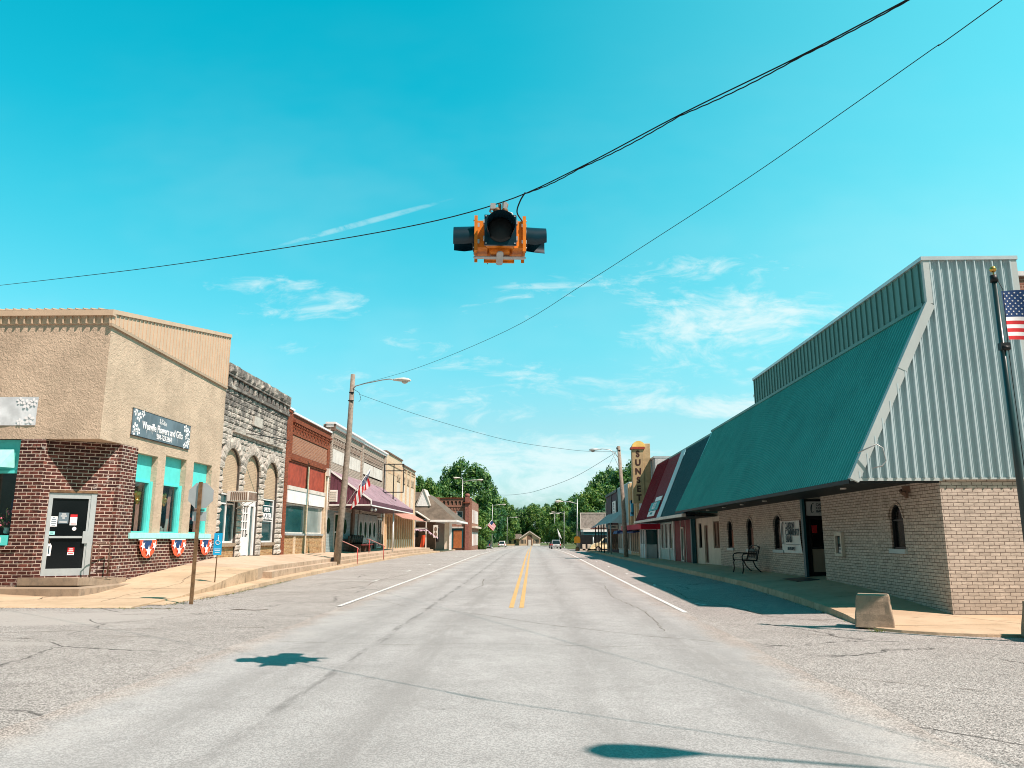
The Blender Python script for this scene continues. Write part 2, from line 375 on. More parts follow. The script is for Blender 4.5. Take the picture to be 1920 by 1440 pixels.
def stucco(name, a, bump_s, var=0.12):
    m, t, b = mat_base(name)
    g = t.new('ShaderNodeNewGeometry'); P = g.outputs['Position']
    c = t.mix(t.smooth(t.noise(P, 0.9, 6, 0.68), 0.35, 0.65), tuple(x*(1-var*1.8) for x in a), a)
    h = t.noise(P, 11.0, 5, 0.62, 0.6)
    c = t.mix(t.m('MULTIPLY', t.smooth(h, 0.5, 0.3), 0.25), c, tuple(x*0.6 for x in a))
    px, py, pz = t.sep(P)
    c = t.mix(t.m('MULTIPLY', t.smooth(t.noise(t.comb(t.m('MULTIPLY', px, 3.0), t.m('MULTIPLY', py, 3.0), t.m('MULTIPLY', pz, 0.35)), 1.0, 5, 0.7), 0.50, 0.75), 0.38), c, tuple(x*0.55 for x in a))
    t.put(b.inputs['Base Color'], c); b.inputs['Roughness'].default_value = 0.95; b.inputs['Specular IOR Level'].default_value = 0.1
    bump(t, b, t.m('ADD', h, t.m('MULTIPLY', t.noise(P, 40, 3), 0.3)), bump_s, 0.045)
    return m
M_stucco = stucco('tan_stucco', (0.59, 0.46, 0.34), 0.85)
M_redbrick = brick('old_red_brick', (0.185, 0.060, 0.043), (0.070, 0.030, 0.028), (0.56, 0.46, 0.38), 0.27, 0.100, 0.0105, 0.65, 0.9, 0.75, dark=0.85)
M_signtan = None
M_redbrick2 = brick('painted_red_brick', (0.33, 0.095, 0.042), (0.22, 0.06, 0.03), (0.17, 0.06, 0.035), 0.2, 0.07, 0.008, 0.3, 0.7, 0.0)
M_whitebrick = brick('pale_brick', (0.50, 0.42, 0.345), (0.42, 0.35, 0.285), (0.20, 0.155, 0.12), 0.21, 0.10, 0.014, 0.15, 0.8, 0.0)
M_creambrick = brick('cream_brick', (0.70, 0.55, 0.38), (0.63, 0.49, 0.34), (0.48, 0.36, 0.25), 0.21, 0.075, 0.007, 0.12, 0.5, 0.0)
M_infill = brick('tan_infill_brick', (0.56, 0.42, 0.28), (0.48, 0.36, 0.24), (0.38, 0.28, 0.20), 0.20, 0.07, 0.010, 0.15, 0.6, 0.0)
M_yellowbrick = brick('yellow_brick', (0.52, 0.34, 0.16), (0.34, 0.17, 0.07), (0.45, 0.33, 0.20), 0.22, 0.07, 0.008, 0.4, 0.6, 0.0)
M_bankbrick = brick('painted_bank_brick', (0.60, 0.505, 0.415), (0.54, 0.45, 0.37), (0.12, 0.085, 0.065), 0.205, 0.070, 0.0055, 0.20, 0.8, 0.0, dirt=0.16, dark=0.22)
M_farbrick = brick('rust_brick', (0.34, 0.16, 0.11), (0.25, 0.11, 0.075), (0.40, 0.27, 0.20), 0.22, 0.075, 0.008, 0.3, 0.5, 0.0)
M_greybrick = brick('white_painted_brick', (0.55, 0.56, 0.55), (0.48, 0.50, 0.50), (0.3, 0.3, 0.3), 0.22, 0.075, 0.008, 0.15, 0.5, 0.0)
def stonemat():
    m, t, b = mat_base('rockface_stone')
    g = t.new('ShaderNodeNewGeometry'); P = g.outputs['Position']; px, py, pz = t.sep(P)
    c = t.mix(t.smooth(t.noise(P, 2.2, 6, 0.7), 0.3, 0.7), (0.37, 0.335, 0.295), (0.58, 0.53, 0.46))
    top = t.smooth(pz, 4.6, 8.2)
    soot = t.smooth(t.m('ADD', t.noise(P, 1.6, 6, 0.7), t.m('MULTIPLY', top, 0.20)), 0.53, 0.74)
    c = t.mix(t.m('MULTIPLY', soot, 0.85), c, (0.085, 0.08, 0.075))
    c = t.mix(t.m('MULTIPLY', t.smooth(t.noise(P, 14, 4, 0.7), 0.5, 0.75), 0.5), c, (0.13, 0.12, 0.11))
    t.put(b.inputs['Base Color'], c); b.inputs['Roughness'].default_value = 0.95; b.inputs['Specular IOR Level'].default_value = 0.15
    bump(t, b, t.noise(P, 18, 5, 0.7), 0.9, 0.04)
    return m
M_stone = stonemat()
M_mortar = paint('stone_mortar', (0.07, 0.062, 0.055), 0.2, 0.95, 8)
M_turq = paint('turquoise_paint', (0.10, 0.64, 0.60), 0.06, 0.55, 4, dirt=0.08)
M_turqlite = paint('pale_turquoise_paint', (0.36, 0.78, 0.74), 0.10, 0.6, 5, dirt=0.2)
M_tanmetal = paint('tan_sheet_metal', (0.54, 0.40, 0.28), 0.05, 0.5, 2, dirt=0.12)
M_white = paint('white_paint', (0.74, 0.74, 0.72), 0.08, 0.55, 3, dirt=0.18)
M_offwhite = paint('off_white_paint', (0.60, 0.56, 0.50), 0.12, 0.7, 2, dirt=0.3)
M_beige = paint('beige_panel', (0.60, 0.52, 0.42), 0.1, 0.7, 2, dirt=0.2)
M_tan = paint('tan_paint', (0.60, 0.43, 0.25), 0.1, 0.7, 2, dirt=0.2)
M_red = paint('red_board', (0.32, 0.055, 0.028), 0.25, 0.7, 3, dirt=0.12, dirtcol=(0.5, 0.2, 0.14))
M_redtrim = paint('red_enamel', (0.50, 0.05, 0.045), 0.1, 0.45, 4)
M_maroon = paint('maroon_sheet_metal', (0.24, 0.018, 0.032), 0.12, 0.45, 2)
M_maroonpaint = paint('maroon_paint', (0.14, 0.003, 0.010), 0.15, 0.6, 2)
M_purple = paint('purple_sheet_metal', (0.125, 0.045, 0.065), 0.12, 0.5, 2)
M_pinkroof = paint('faded_mauve_roof', (0.43, 0.33, 0.37), 0.12, 0.55, 1.2, dirt=0.25)
M_pinkawn = paint('faded_pink_awning', (0.56, 0.33, 0.27), 0.12, 0.7, 2, dirt=0.25)
M_teal = paint('teal_roof_metal', (0.048, 0.33, 0.30), 0.10, 0.42, 0.8, spec=0.4, dirt=0.16, dirtcol=(0.12, 0.40, 0.36))
M_tealdark = paint('dark_teal_roof_metal', (0.012, 0.085, 0.105), 0.06, 0.45, 0.8)
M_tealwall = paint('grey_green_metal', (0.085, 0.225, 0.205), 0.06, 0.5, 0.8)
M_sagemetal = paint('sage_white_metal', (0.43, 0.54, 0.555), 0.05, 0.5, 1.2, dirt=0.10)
M_sagetrim = paint('sage_trim', (0.43, 0.49, 0.475), 0.05, 0.5, 1.2, dirt=0.1)
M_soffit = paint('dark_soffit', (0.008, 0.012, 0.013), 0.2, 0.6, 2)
M_black = paint('black_metal', (0.012, 0.014, 0.015), 0.2, 0.45, 5)
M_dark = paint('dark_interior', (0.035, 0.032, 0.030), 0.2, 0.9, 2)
M_grey = paint('grey_metal', (0.42, 0.46, 0.46), 0.08, 0.4, 3, metal=0.3)
M_alum = paint('aluminium', (0.50, 0.54, 0.54), 0.06, 0.4, 3, metal=0.4)
M_galv = paint('galvanised_steel', (0.40, 0.41, 0.40), 0.12, 0.45, 3, metal=0.5)
M_rust = paint('rusty_post', (0.17, 0.10, 0.05), 0.35, 0.7, 8)
M_wood = paint('weathered_pole_wood', (0.27, 0.225, 0.18), 0.25, 0.9, 6, bmp=0.5, bscale=30, dirt=0.45)
M_wooddark = paint('dark_bench_wood', (0.085, 0.055, 0.04), 0.3, 0.7, 6)
M_brown = paint('brown_boards', (0.16, 0.10, 0.07), 0.25, 0.8, 3)
M_shingle = paint('grey_brown_shingles', (0.135, 0.11, 0.085), 0.25, 0.95, 1.5, bmp=0.5, bscale=12)
M_rope = paint('cable_black', (0.010, 0.012, 0.013), 0.1, 0.6, 5)
M_orange = paint('signal_yellow_paint', (0.64, 0.19, 0.010), 0.16, 0.5, 9, dirt=0.55, dirtcol=(0.22, 0.06, 0.015))
M_visor = paint('signal_dark_green', (0.002, 0.020, 0.032), 0.15, 0.30, 4, spec=0.45)
M_navy = paint('navy_cloth', (0.015, 0.055, 0.16), 0.1, 0.8, 6)
M_clothred = paint('red_cloth', (0.55, 0.025, 0.03), 0.1, 0.8, 5)
M_clothorange = paint('orange_red_cloth', (0.80, 0.11, 0.045), 0.1, 0.8, 5)
M_clothwhite = paint('white_cloth', (0.80, 0.80, 0.80), 0.05, 0.8, 5)
M_awnred = paint('crimson_awning', (0.42, 0.012, 0.04), 0.1, 0.7, 2)
M_awnblue = paint('blue_awning', (0.02, 0.05, 0.17), 0.1, 0.7, 2)
M_bluesign = paint('blue_sign', (0.01, 0.33, 0.60), 0.05, 0.4, 2)
M_paleblue = paint('pale_blue_siding', (0.42, 0.56, 0.58), 0.08, 0.6, 1.5, dirt=0.2)
M_gold = paint('brass_gold', (0.62, 0.36, 0.08), 0.1, 0.25, 5, metal=0.8)
M_yellow = paint('yellow_line_paint', (0.52, 0.33, 0.13), 0.18, 0.8, 9)
M_line = paint('white_line_paint', (0.60, 0.60, 0.57), 0.20, 0.8, 7)
M_signyellow = paint('yellow_sign', (0.75, 0.33, 0.03), 0.06, 0.5, 3)
M_cream = paint('cream_car_paint', (0.74, 0.66, 0.42), 0.04, 0.3, 2, spec=0.5)
M_pink = paint('pink_petals', (0.65, 0.16, 0.24), 0.35, 0.7, 30)
M_curtain = paint('dusty_rose_curtain', (0.50, 0.26, 0.21), 0.2, 0.85, 8)
M_leafdark = paint('leaf_stems', (0.06, 0.10, 0.04), 0.3, 0.8, 10)
M_slate = paint('slate_banner', (0.115, 0.165, 0.195), 0.22, 0.6, 1.2, dirt=0.35, dirtcol=(0.30, 0.36, 0.40))
M_faded = paint('faded_white_banner', (0.62, 0.66, 0.68), 0.18, 0.6, 2.0, dirt=0.5, dirtcol=(0.30, 0.36, 0.38))
M_ink = paint('dark_teal_lettering', (0.012, 0.05, 0.065), 0.1, 0.6, 3)
M_tealsign = paint('teal_sign', (0.02, 0.25, 0.25), 0.1, 0.5, 3)
M_brownletter = paint('brown_lettering', (0.05, 0.018, 0.014), 0.2, 0.6, 3)
M_glass = glassm('dark_glass'); M_glasst = glassm('teal_glass', (0.012, 0.060, 0.066), 0.06, 0.6)
M_glassblack = glassm('black_glass', (0.003, 0.005, 0.006), 0.08, 0.3)
M_dirt = paint('kerb_debris', (0.10, 0.075, 0.05), 0.4, 0.95, 30, bmp=0.6, bscale=80)
def shopglass():
    m, t, b = mat_base('clear_shop_glass')
    tr = t.new('ShaderNodeBsdfTransparent'); tr.inputs[0].default_value = (0.86, 0.90, 0.90, 1)
    gl = t.new('ShaderNodeBsdfGlossy'); gl.inputs['Roughness'].default_value = 0.03; gl.inputs[0].default_value = (0.9, 0.95, 0.95, 1)
    lw = t.new('ShaderNodeLayerWeight'); lw.inputs[0].default_value = 0.5; fac = t.m('ADD', 0.05, t.m('MULTIPLY', t.m('POWER', lw.outputs['Facing'], 3.0), 0.35))
    mx = t.new('ShaderNodeMixShader'); t.l.new(fac, mx.inputs[0]); t.l.new(tr.outputs[0], mx.inputs[1]); t.l.new(gl.outputs[0], mx.inputs[2])
    t.l.new(mx.outputs[0], t.n['Material Output'].inputs[0]); return m
M_clear = shopglass()
def leafmat(name, a, bcol):
    m, t, b = mat_base(name)
    g = t.new('ShaderNodeNewGeometry'); oi = t.new('ShaderNodeObjectInfo')
    r = g.outputs['Random Per Island']
    c = t.mix(t.m('POWER', r, 1.5), a, bcol)
    c = t.mix(t.smooth(t.noise(g.outputs['Position'], 0.35, 4, 0.6), 0.35, 0.65), t.mix(1.0, c, (0.7, 0.8, 0.75), 'MULTIPLY'), t.mix(1.0, c, (1.25, 1.2, 0.95), 'MULTIPLY'))
    t.put(b.inputs['Base Color'], c); b.inputs['Roughness'].default_value = 0.55; b.inputs['Specular IOR Level'].default_value = 0.35
    tl = t.new('ShaderNodeBsdfTranslucent'); t.put(tl.inputs[0], t.mix(1.0, c, (1.2, 1.5, 0.5), 'MULTIPLY'))
    mx = t.new('ShaderNodeMixShader'); mx.inputs[0].default_value = 0.25
    t.l.new(b.outputs[0], mx.inputs[1]); t.l.new(tl.outputs[0], mx.inputs[2]); t.l.new(mx.outputs[0], t.n['Material Output'].inputs[0])
    return m
M_leafA = leafmat('leaves_deep_green', (0.022, 0.10, 0.045), (0.15, 0.27, 0.07))
M_leafB = leafmat('leaves_bright_green', (0.035, 0.13, 0.045), (0.20, 0.30, 0.065))
M_leafC = leafmat('leaves_blue_green', (0.014, 0.085, 0.052), (0.08, 0.21, 0.085))
M_bark = paint('bark', (0.11, 0.085, 0.065), 0.3, 0.95, 8, bmp=0.6, bscale=25)
M_grass = leafmat('grass_blades', (0.10, 0.13, 0.035), (0.20, 0.20, 0.06))
M_grassground = paint('grass_ground', (0.11, 0.14, 0.05), 0.35, 0.95, 1.2)

def text(s, name, O, U, size, mat, parent, V=(0, 0, 1), bold=0.0, sx=1.0, align='CENTER', depth=0.004):
    """lettering laid on a plane: O = centre point, U = reading direction, Z = up, W = outward normal"""
    cu = bpy.data.curves.new(name, 'FONT'); cu.body = s; cu.size = size; cu.align_x = align; cu.align_y = 'CENTER'
    cu.extrude = depth; cu.offset = bold*size; cu.resolution_u = 3; cu.space_line = 0.95
    tmp = bpy.data.objects.new('tmp', cu); C.objects.link(tmp)
    bpy.context.view_layer.update()
    me = bpy.data.meshes.new_from_object(tmp.evaluated_get(bpy.context.evaluated_depsgraph_get()))
    bpy.data.objects.remove(tmp)
    U = Vector(U).normalized(); V = Vector(V).normalized(); N = U.cross(V)
    off = Vector((0, 0, 0)); q = parent
    while q is not None: off += q.location; q = q.parent
    O = Vector(O)
    for vtx in me.vertices:
        p = vtx.co.copy(); vtx.co = O+U*(p.x*sx)+V*p.y+N*(p.z+depth)-off
    me.materials.clear(); me.materials.append(mat); me.name = name
    o = bpy.data.objects.new(name, me); C.objects.link(o)
    if parent is not None: o.parent = parent
    return o

Z = Vector((0, 0, 1))
class Face:
    """a wall plane: origin O, U along the wall, W outward"""
    def __init__(s, O, U, W): s.O = Vector(O); s.U = Vector(U).normalized(); s.W = Vector(W).normalized()
    def p(s, u, z, d=0.0): return Vector((s.O.x+s.U.x*u+s.W.x*d, s.O.y+s.U.y*u+s.W.y*d, z))
    def arc(s, ua, ub, zb, rise, n=12):
        c = (ua+ub)/2; r = (ub-ua)/2
        return [(c-r*math.cos(math.pi*i/n), zb-rise+rise*math.sin(math.pi*i/n)) for i in range(n+1)]
    def wall(s, mb, u0, u1, z0, z1, holes=(), depth=0.2, d=0.0, ret=0):
        if ret:
            for u_ in (u0, u1): mb.poly(s.p(u_, z0, d), s.p(u_, z1, d), s.p(u_, z1, -ret), s.p(u_, z0, -ret))
            mb.poly(s.p(u0, z1, d), s.p(u1, z1, d), s.p(u1, z1, -ret), s.p(u0, z1, -ret))
        us = sorted({u0, u1, *[h[0] for h in holes], *[h[1] for h in holes]}); zs = sorted({z0, z1, *[h[2] for h in holes], *[h[3] for h in holes]})
        us = [x for x in us if u0 <= x <= u1]; zs = [x for x in zs if z0 <= x <= z1]
        for a, b in zip(us, us[1:]):
            for c, e in zip(zs, zs[1:]):
                mu, mz = (a+b)/2, (c+e)/2
                if any(h[0] < mu < h[1] and h[2] < mz < h[3] for h in holes): continue
                mb.poly(s.p(a, c, d), s.p(b, c, d), s.p(b, e, d), s.p(a, e, d))
        for h in holes:
            ua, ub, za, zb = h[:4]; rise = h[4] if len(h) > 4 else 0; D = d-(h[5] if len(h) > 5 else depth)
            zt = zb-rise
            mb.poly(s.p(ua, za, d), s.p(ua, zt, d), s.p(ua, zt, D), s.p(ua, za, D)); mb.poly(s.p(ub, za, d), s.p(ub, zt, d), s.p(ub, zt, D), s.p(ub, za, D))
            mb.poly(s.p(ua, za, d), s.p(ub, za, d), s.p(ub, za, D), s.p(ua, za, D))
            if rise:
                ar = s.arc(ua, ub, zb, rise)
                for (a, az), (b, bz) in zip(ar, ar[1:]):
                    mb.poly(s.p(a, az, d), s.p(b, bz, d), s.p(b, zb, d), s.p(a, zb, d)) if max(az, bz) < zb-1e-6 else mb.poly(*([s.p(a, az, d), s.p(b, bz, d), s.p(a, zb, d)] if bz >= zb-1e-6 else [s.p(a, az, d), s.p(b, bz, d), s.p(b, zb, d)]))
                    mb.poly(s.p(a, az, d), s.p(b, bz, d), s.p(b, bz, D), s.p(a, az, D))
            else:
                mb.poly(s.p(ua, zt, d), s.p(ub, zt, d), s.p(ub, zt, D), s.p(ua, zt, D))
        return mb
    def ob(s, mb, u0, u1, z0, z1, d0, d1):
        return mb.ob(Vector((s.O.x, s.O.y, 0)), s.U, Z, s.W, (u0, u1), (z0, z1), (d0, d1))
    def window(s, parent, ua, ub, za, zb, d=-0.15, fw=0.05, mf=None, mg=None, rise=0, nv=0, nh=0, name='window', ft=0.05, hpos=None):
        f = MB(); zt = zb-rise
        e = 0.004; ua += e; ub -= e; za += e; zb -= e; zt -= e
        s.ob(f, ua, ua+fw, za, zt, d-0.02, d+ft); s.ob(f, ub-fw, ub, za, zt, d-0.02, d+ft)
        s.ob(f, ua+fw, ub-fw, za, za+fw, d-0.02, d+ft-0.002)
        if rise:
            ar = s.arc(ua, ub, zb, rise-e); c = (ua+ub)/2; k = (ub-ua-2*fw)/(ub-ua)
            inn = [(c+(a-c)*k, zt+(z_-zt)*((rise-fw)/rise)) for a, z_ in ar]
            for i in range(len(ar)-1):
                f.poly(s.p(*ar[i], d+ft), s.p(*ar[i+1], d+ft), s.p(*inn[i+1], d+ft), s.p(*inn[i], d+ft))
                f.poly(s.p(*inn[i], d+ft), s.p(*inn[i+1], d+ft), s.p(*inn[i+1], d-0.02), s.p(*inn[i], d-0.02))
        else: s.ob(f, ua+fw, ub-fw, zb-fw, zb, d-0.02, d+ft-0.002)
        for i in range(nv):
            c = ua+(ub-ua)*(i+1)/(nv+1); s.ob(f, c-fw*0.4, c+fw*0.4, za+fw, zt if rise else zb-fw, d-0.015, d+ft-0.006)
        for i in range(nh):
            c = za+(zb-za)*(i+1)/(nh+1) if not hpos else hpos[i]; s.ob(f, ua+fw, ub-fw, c-fw*0.4, c+fw*0.4, d-0.015, d+ft-0.010)
        fo = f.build(name, mf or M_white, parent)
        g = MB(); pts = [(ua+0.01, za+0.01), (ub-0.01, za+0.01)]+([(a, z_) for a, z_ in s.arc(ua+0.01, ub-0.01, zb-0.01, rise-0.01)][::-1] if rise else [(ub-0.01, zb-0.01), (ua+0.01, zb-0.01)])
        g.extr([s.p(a, z_, d-0.01) for a, z_ in pts], s.W*0.012); g.build('pane', mg or M_glass, fo)
        return fo
# ------------------------------------------------------------------ terrain
PC = [(0, 0), (20, 0), (35, 0.05), (48, 0.12), (66, 0.20), (88, 0.15), (115, 0.0), (156, -0.47), (250, -1.1), (350, -1.64), (600, -1.9)]
PL = [(0, 0), (30, 0), (36, 0.05), (48, 0.12), (65, 0.17), (85, 0.08), (110, 0.0), (156, -0.47), (250, -1.1), (350, -1.64), (600, -1.9)]
PR = [(0, 0), (15, 0.0), (20, 0.10), (24, 0.17), (32, 0.17), (47, 0.14), (60, 0.12), (88, 0.06), (115, 0.0), (156, -0.47), (250, -1.1), (350, -1.64), (600, -1.9)]
KL = [(18.5, -9.0), (23, -8.85), (30, -9.35), (45, -9.75), (60, -10.0), (95, -10.25), (400, -10.25)]   # kerb line, left
KR = [(14.7, 6.05), (17, 6.25), (21, 6.35), (27, 6.40), (60, 6.45), (90, 6.5), (400, 6.5)]              # kerb line, right
def gz(x, y):
    kl, kr = interp(y, KL), interp(y, KR)
    a, b, c = interp(y, PC), interp(y, PL), interp(y, PR)
    if x <= kl: return b
    if x < -4.5: return b+(a-b)*(x-kl)/(-4.5-kl)
    if x <= 3.3: return a
    if x < kr: return a+(c-a)*(x-3.3)/(kr-3.3)
    return c
ys = [-60, -30, -10]+[0, 5, 10, 15, 17, 18.5, 20, 21, 23, 24, 27, 30, 32, 35, 36, 40, 45, 48, 55, 60, 65, 75, 85, 95, 110, 130, 156, 200, 250, 300, 350, 420, 600, 900]
g = MB(); rows = []
for y in ys:
    kl, kr = interp(y, KL), interp(y, KR)
    rows.append([(x, y, gz(x, y)) for x in (-600, -200, -60, -20, kl, -6.5, -4.5, 3.3, 4.5, kr, 20, 60, 200, 600)])
tag(g.grid(rows).build('ground', M_lot), kind='structure')
def sheet(name, xs, ys_, mat, dz=0.004, kind='structure'):
    m = MB(); m.grid([[(x, y, gz(x, y)+dz) for x in xs] for y in ys_]); return tag(m.build(name, mat), kind=kind)
rng = random.Random(3)
def edgeX(x0, y, amp=0.07):
    return x0+amp*(math.sin(y*1.3+x0)*0.5+math.sin(y*3.1+2*x0)*0.3+math.sin(y*7.7)*0.25)
m = MB(); yy = [-60, -20]+[i*0.5 for i in range(0, 80)]+list(range(40, 120, 2))+list(range(120, 345, 10))+[345]
m.grid([[(edgeX(-4.5, y) if y < 40 else -4.5, y, gz(-4.5, y)+0.006), (0, y, gz(0, y)+0.006), (edgeX(3.32, y) if y < 40 else 3.3, y, gz(3.3, y)+0.006)] for y in yy])
tag(m.build('road', M_road), kind='structure')
# cross street at the far junction and the lawns round it
tag(MB().grid([[(-80, 338, gz(0, 338)+0.01), (80, 338, gz(0, 338)+0.01)], [(-80, 346, gz(0, 346)+0.01), (80, 346, gz(0, 346)+0.01)]]).build('far_road', M_road), kind='structure')
def lawn(x0, x1, y0, y1, name='lawn'):
    n = 14; m = MB(); m.grid([[(x0+(x1-x0)*i/4, y0+(y1-y0)*j/n, gz(x0+(x1-x0)*i/4, y0+(y1-y0)*j/n)+0.012) for i in range(5)] for j in range(n+1)])
    return tag(m.build(name, M_grassground), kind='structure')
lawn(7.2, 90, 112, 336); lawn(-90, -9.8, 122, 336); lawn(-200, 200, 347, 600); lawn(-120, -22, 60, 122); lawn(24, 120, 60, 112)
# painted lines
def strip(xf, y0, y1, w, n, dz=0.011):
    m = MB(); m.grid([[(xf(y0+(y1-y0)*i/n)+s*w/2, y0+(y1-y0)*i/n, gz(xf(0), y0+(y1-y0)*i/n)+dz) for s in (-1, 1)] for i in range(n+1)]); return m
cen = MB()
for s in (-0.50, -0.26):
    q = strip(lambda y: s, 18.7, 335, 0.11, 60); cen.add(q.v, q.f)
tag(cen.build('centre_line', M_yellow), kind='structure')
tag(strip(lambda y: -4.62, 19.0, 335, 0.11, 60).build('left_edge_line', M_line), kind='structure')
tag(strip(lambda y: 3.34, 17.6, 335, 0.11, 60).build('right_edge_line', M_line), kind='structure')
pm = MB()
def mark(x0, y0, x1, y1, w=0.09):
    a = Vector((x0, y0, 0)); b = Vector((x1, y1, 0)); d = (b-a).normalized(); nrm = Vector((-d.y, d.x, 0))*w/2
    n = max(2, int((b-a).length)); 
    pm.grid([[Vector(((a+(b-a)*i/n+s*nrm).x, (a+(b-a)*i/n+s*nrm).y, gz((a+(b-a)*i/n).x, (a+(b-a)*i/n).y)+0.008)) for s in (-1, 1)] for i in range(n+1)])
for y in (19.3, 26.7, 34.5, 42.5, 50.5, 58.5):
    mark(4.05, y, 4.9, y-0.25); mark(4.03, y-0.35, 4.11, y+0.35) if y > 20 else mark(4.0, y+0.45, 4.15, y-0.02)
for y in (29.9, 37.8, 45.6, 53.5, 61.5):
    mark(-7.9 if y < 31 else -6.7, y-0.2, -5.9 if y > 31 else -6.0, y+0.15); mark(-5.9, y-0.6, -5.9, y+0.6)
tag(pm.build('parking_marks', M_line), kind='structure')
# dark stain on the parking lane in the bank's shade, cracks in the lots
def crack(name, pts, w=0.03):
    r = random.Random(len(pts)*7+int(pts[0][0]*10)); m = MB(); full = []
    for (x0, y0), (x1, y1) in zip(pts, pts[1:]):
        n = max(2, int(math.hypot(x1-x0, y1-y0)/0.18))
        for i in range(n): t = i/n; full.append((x0+(x1-x0)*t+r.uniform(-.035, .035), y0+(y1-y0)*t+r.uniform(-.035, .035)))
    rows = []
    for i, (x, y) in enumerate(full):
        a = full[max(0, i-1)]; b = full[min(len(full)-1, i+1)]; d = Vector((b[0]-a[0], b[1]-a[1], 0)).normalized(); ww = w*r.uniform(0.25, 1.0)/2
        rows.append([(x-d.y*ww, y+d.x*ww, gz(x, y)+0.0075), (x+d.y*ww, y-d.x*ww, gz(x, y)+0.0075)])
    m.grid(rows); return m
ck = MB()
for pts, w_ in (([(3.9, 30), (4.3, 25), (4.1, 21.5), (4.6, 18.8), (4.9, 16.6), (5.5, 15.9), (6.0, 15.7)], 0.035), ([(4.0, 14.3), (5.3, 13.3), (6.7, 12.7), (9, 12.4)], 0.02), ([(-5.4, 35), (-5.9, 30), (-5.6, 27), (-6.2, 24), (-8.0, 23.5)], 0.035),
              ([(-9.2, 13.6), (-7.4, 14.2), (-5.9, 14.6), (-4.7, 14.5)], 0.03), ([(-8.4, 12.9), (-7.2, 13.3), (-6.0, 13.1), (-5.2, 13.8)], 0.02), ([(-6.9, 18.2), (-6.3, 18.0), (-5.8, 18.15)], 0.12), ([(3.6, 9.6), (5.0, 8.7), (6.5, 8.4), (8.5, 7.2)], 0.02),
              ([(-12, 12.0), (-9.6, 12.4), (-8.6, 13.0), (-7.9, 12.8)], 0.03)):
    q = crack('c', pts, w_); ck.add(q.v, q.f)
tag(ck.build('pavement_cracks', M_dirt), kind='structure')
# ---- left pavement: ramp, retaining kerb, steps
EZ = [(18.5, 0.03), (20, 0.06), (21, 0.09), (23, 0.23), (25.6, 0.46), (28, 0.54), (45, 0.58), (65, 0.62), (88, 0.55), (100, 0.35), (112, 0.12), (160, -0.40)]     # outer edge
WZ = [(18.5, 0.03), (21.9, 0.07), (24.9, 0.42), (26.4, 0.53), (30.7, 0.88), (48, 0.80), (82, 0.70), (100, 0.5), (112, 0.2), (160, -0.38)]                    # along the wall
def XE(y): return interp(y, [(18.5, -9.35), (23, -9.35), (28, -9.75), (30, -10.15), (45, -10.6), (60, -10.75), (84, -10.9), (92, -12.0), (100, -10.9), (160, -10.9)])
ysl = [18.5, 20, 21, 22, 23, 24, 25, 25.6, 26.5, 28, 29, 30.7, 35, 40, 45, 50, 55, 60, 65, 70, 75, 80, 84, 88, 92, 96, 100, 106, 112]
w1 = MB(); w1.grid([[(XE(y)+(-12.9-XE(y))*t, y, interp(y, EZ)+(interp(y, WZ)-interp(y, EZ))*min(1, t*1.05)) for t in (0, .25, .5, .75, 1)] for y in ysl if y <= 28])
# apron in front of the corner shop along the side street
w1.grid([[(x, y, interp(y, [(18.5, 0.03), (21.9, 0.06)])+(0.13*min(1, (-x-12.9)/2.2)*(y-18.5)/3.4)) for x in (-12.9, -14, -15.1, -18, -60)] for y in (18.5, 19.5, 20.5, 21.2, 21.95)])
w1.grid([[(XE(y), y, interp(y, EZ)), (XE(y), y, gz(-9.4, y)-0.05)] for y in ysl if y <= 28])
w1.grid([[(x, 18.5, 0.03), (x, 18.42, -0.03)] for x in (-9.35, -12.9, -60)])
tag(w1.build('left_pavement', M_walk), kind='structure')
w2 = MB(); w2.grid([[(XE(y)+(-13.2-XE(y))*t, y, interp(y, EZ)+(interp(y, WZ)-interp(y, EZ))*min(1, t*1.1)) for t in (0, .2, .5, .8, 1)] for y in [28]+[q for q in ysl if q > 28]])
w2.grid([[(XE(y), y, interp(y, EZ)), (XE(y), y, gz(-9.4, y)+0.08)] for y in [28]+[q for q in ysl if q > 28]])
w2.grid([[(x, y, interp(y, WZ)-0.02) for x in (-13.1, -30)] for y in (82.9, 88, 96, 104, 112)])
tag(w2.build('left_platform', M_walk2), kind='structure')
st = MB()   # one intermediate step below the platform, from Y 29 on
ys2 = [29.2, 30, 32, 35, 40, 45, 50, 55, 60, 65, 70, 75, 80, 84, 88]
def XS(y): return XE(y)+0.36
def SZ(y): return interp(y, EZ)-0.17
st.grid([[(XE(y)-0.02, y, SZ(y)), (XS(y), y, SZ(y)), (XS(y), y, gz(-9.6, y)+0.05)] for y in ys2])
st.poly((XE(29.2), 29.2, SZ(29.2)), (XS(29.2), 29.2, SZ(29.2)), (XS(29.2), 29.2, 0.05), (XE(29.2), 29.2, 0.05))
tag(st.build('left_step', M_walk2), kind='structure')
kb = MB(); ysk = [19.2, 20, 21, 23, 25, 27, 29, 30, 32, 35, 40, 45, 50, 55, 60, 65, 70, 75, 80, 84, 88, 92, 100, 108]
kb.grid([[(XE(y)-0.1, y, gz(-9.5, y)+interp(y, [(19.2, 0.02), (23, 0.09), (28, 0.15), (108, 0.15)])), (interp(y, KL), y, gz(-9.5, y)+interp(y, [(19.2, 0.015), (23, 0.07), (28, 0.13), (108, 0.13)])), (interp(y, KL)+0.02, y, gz(-9.3, y)-0.05)] for y in ysk])
tag(kb.build('left_kerb', M_walk), kind='structure')
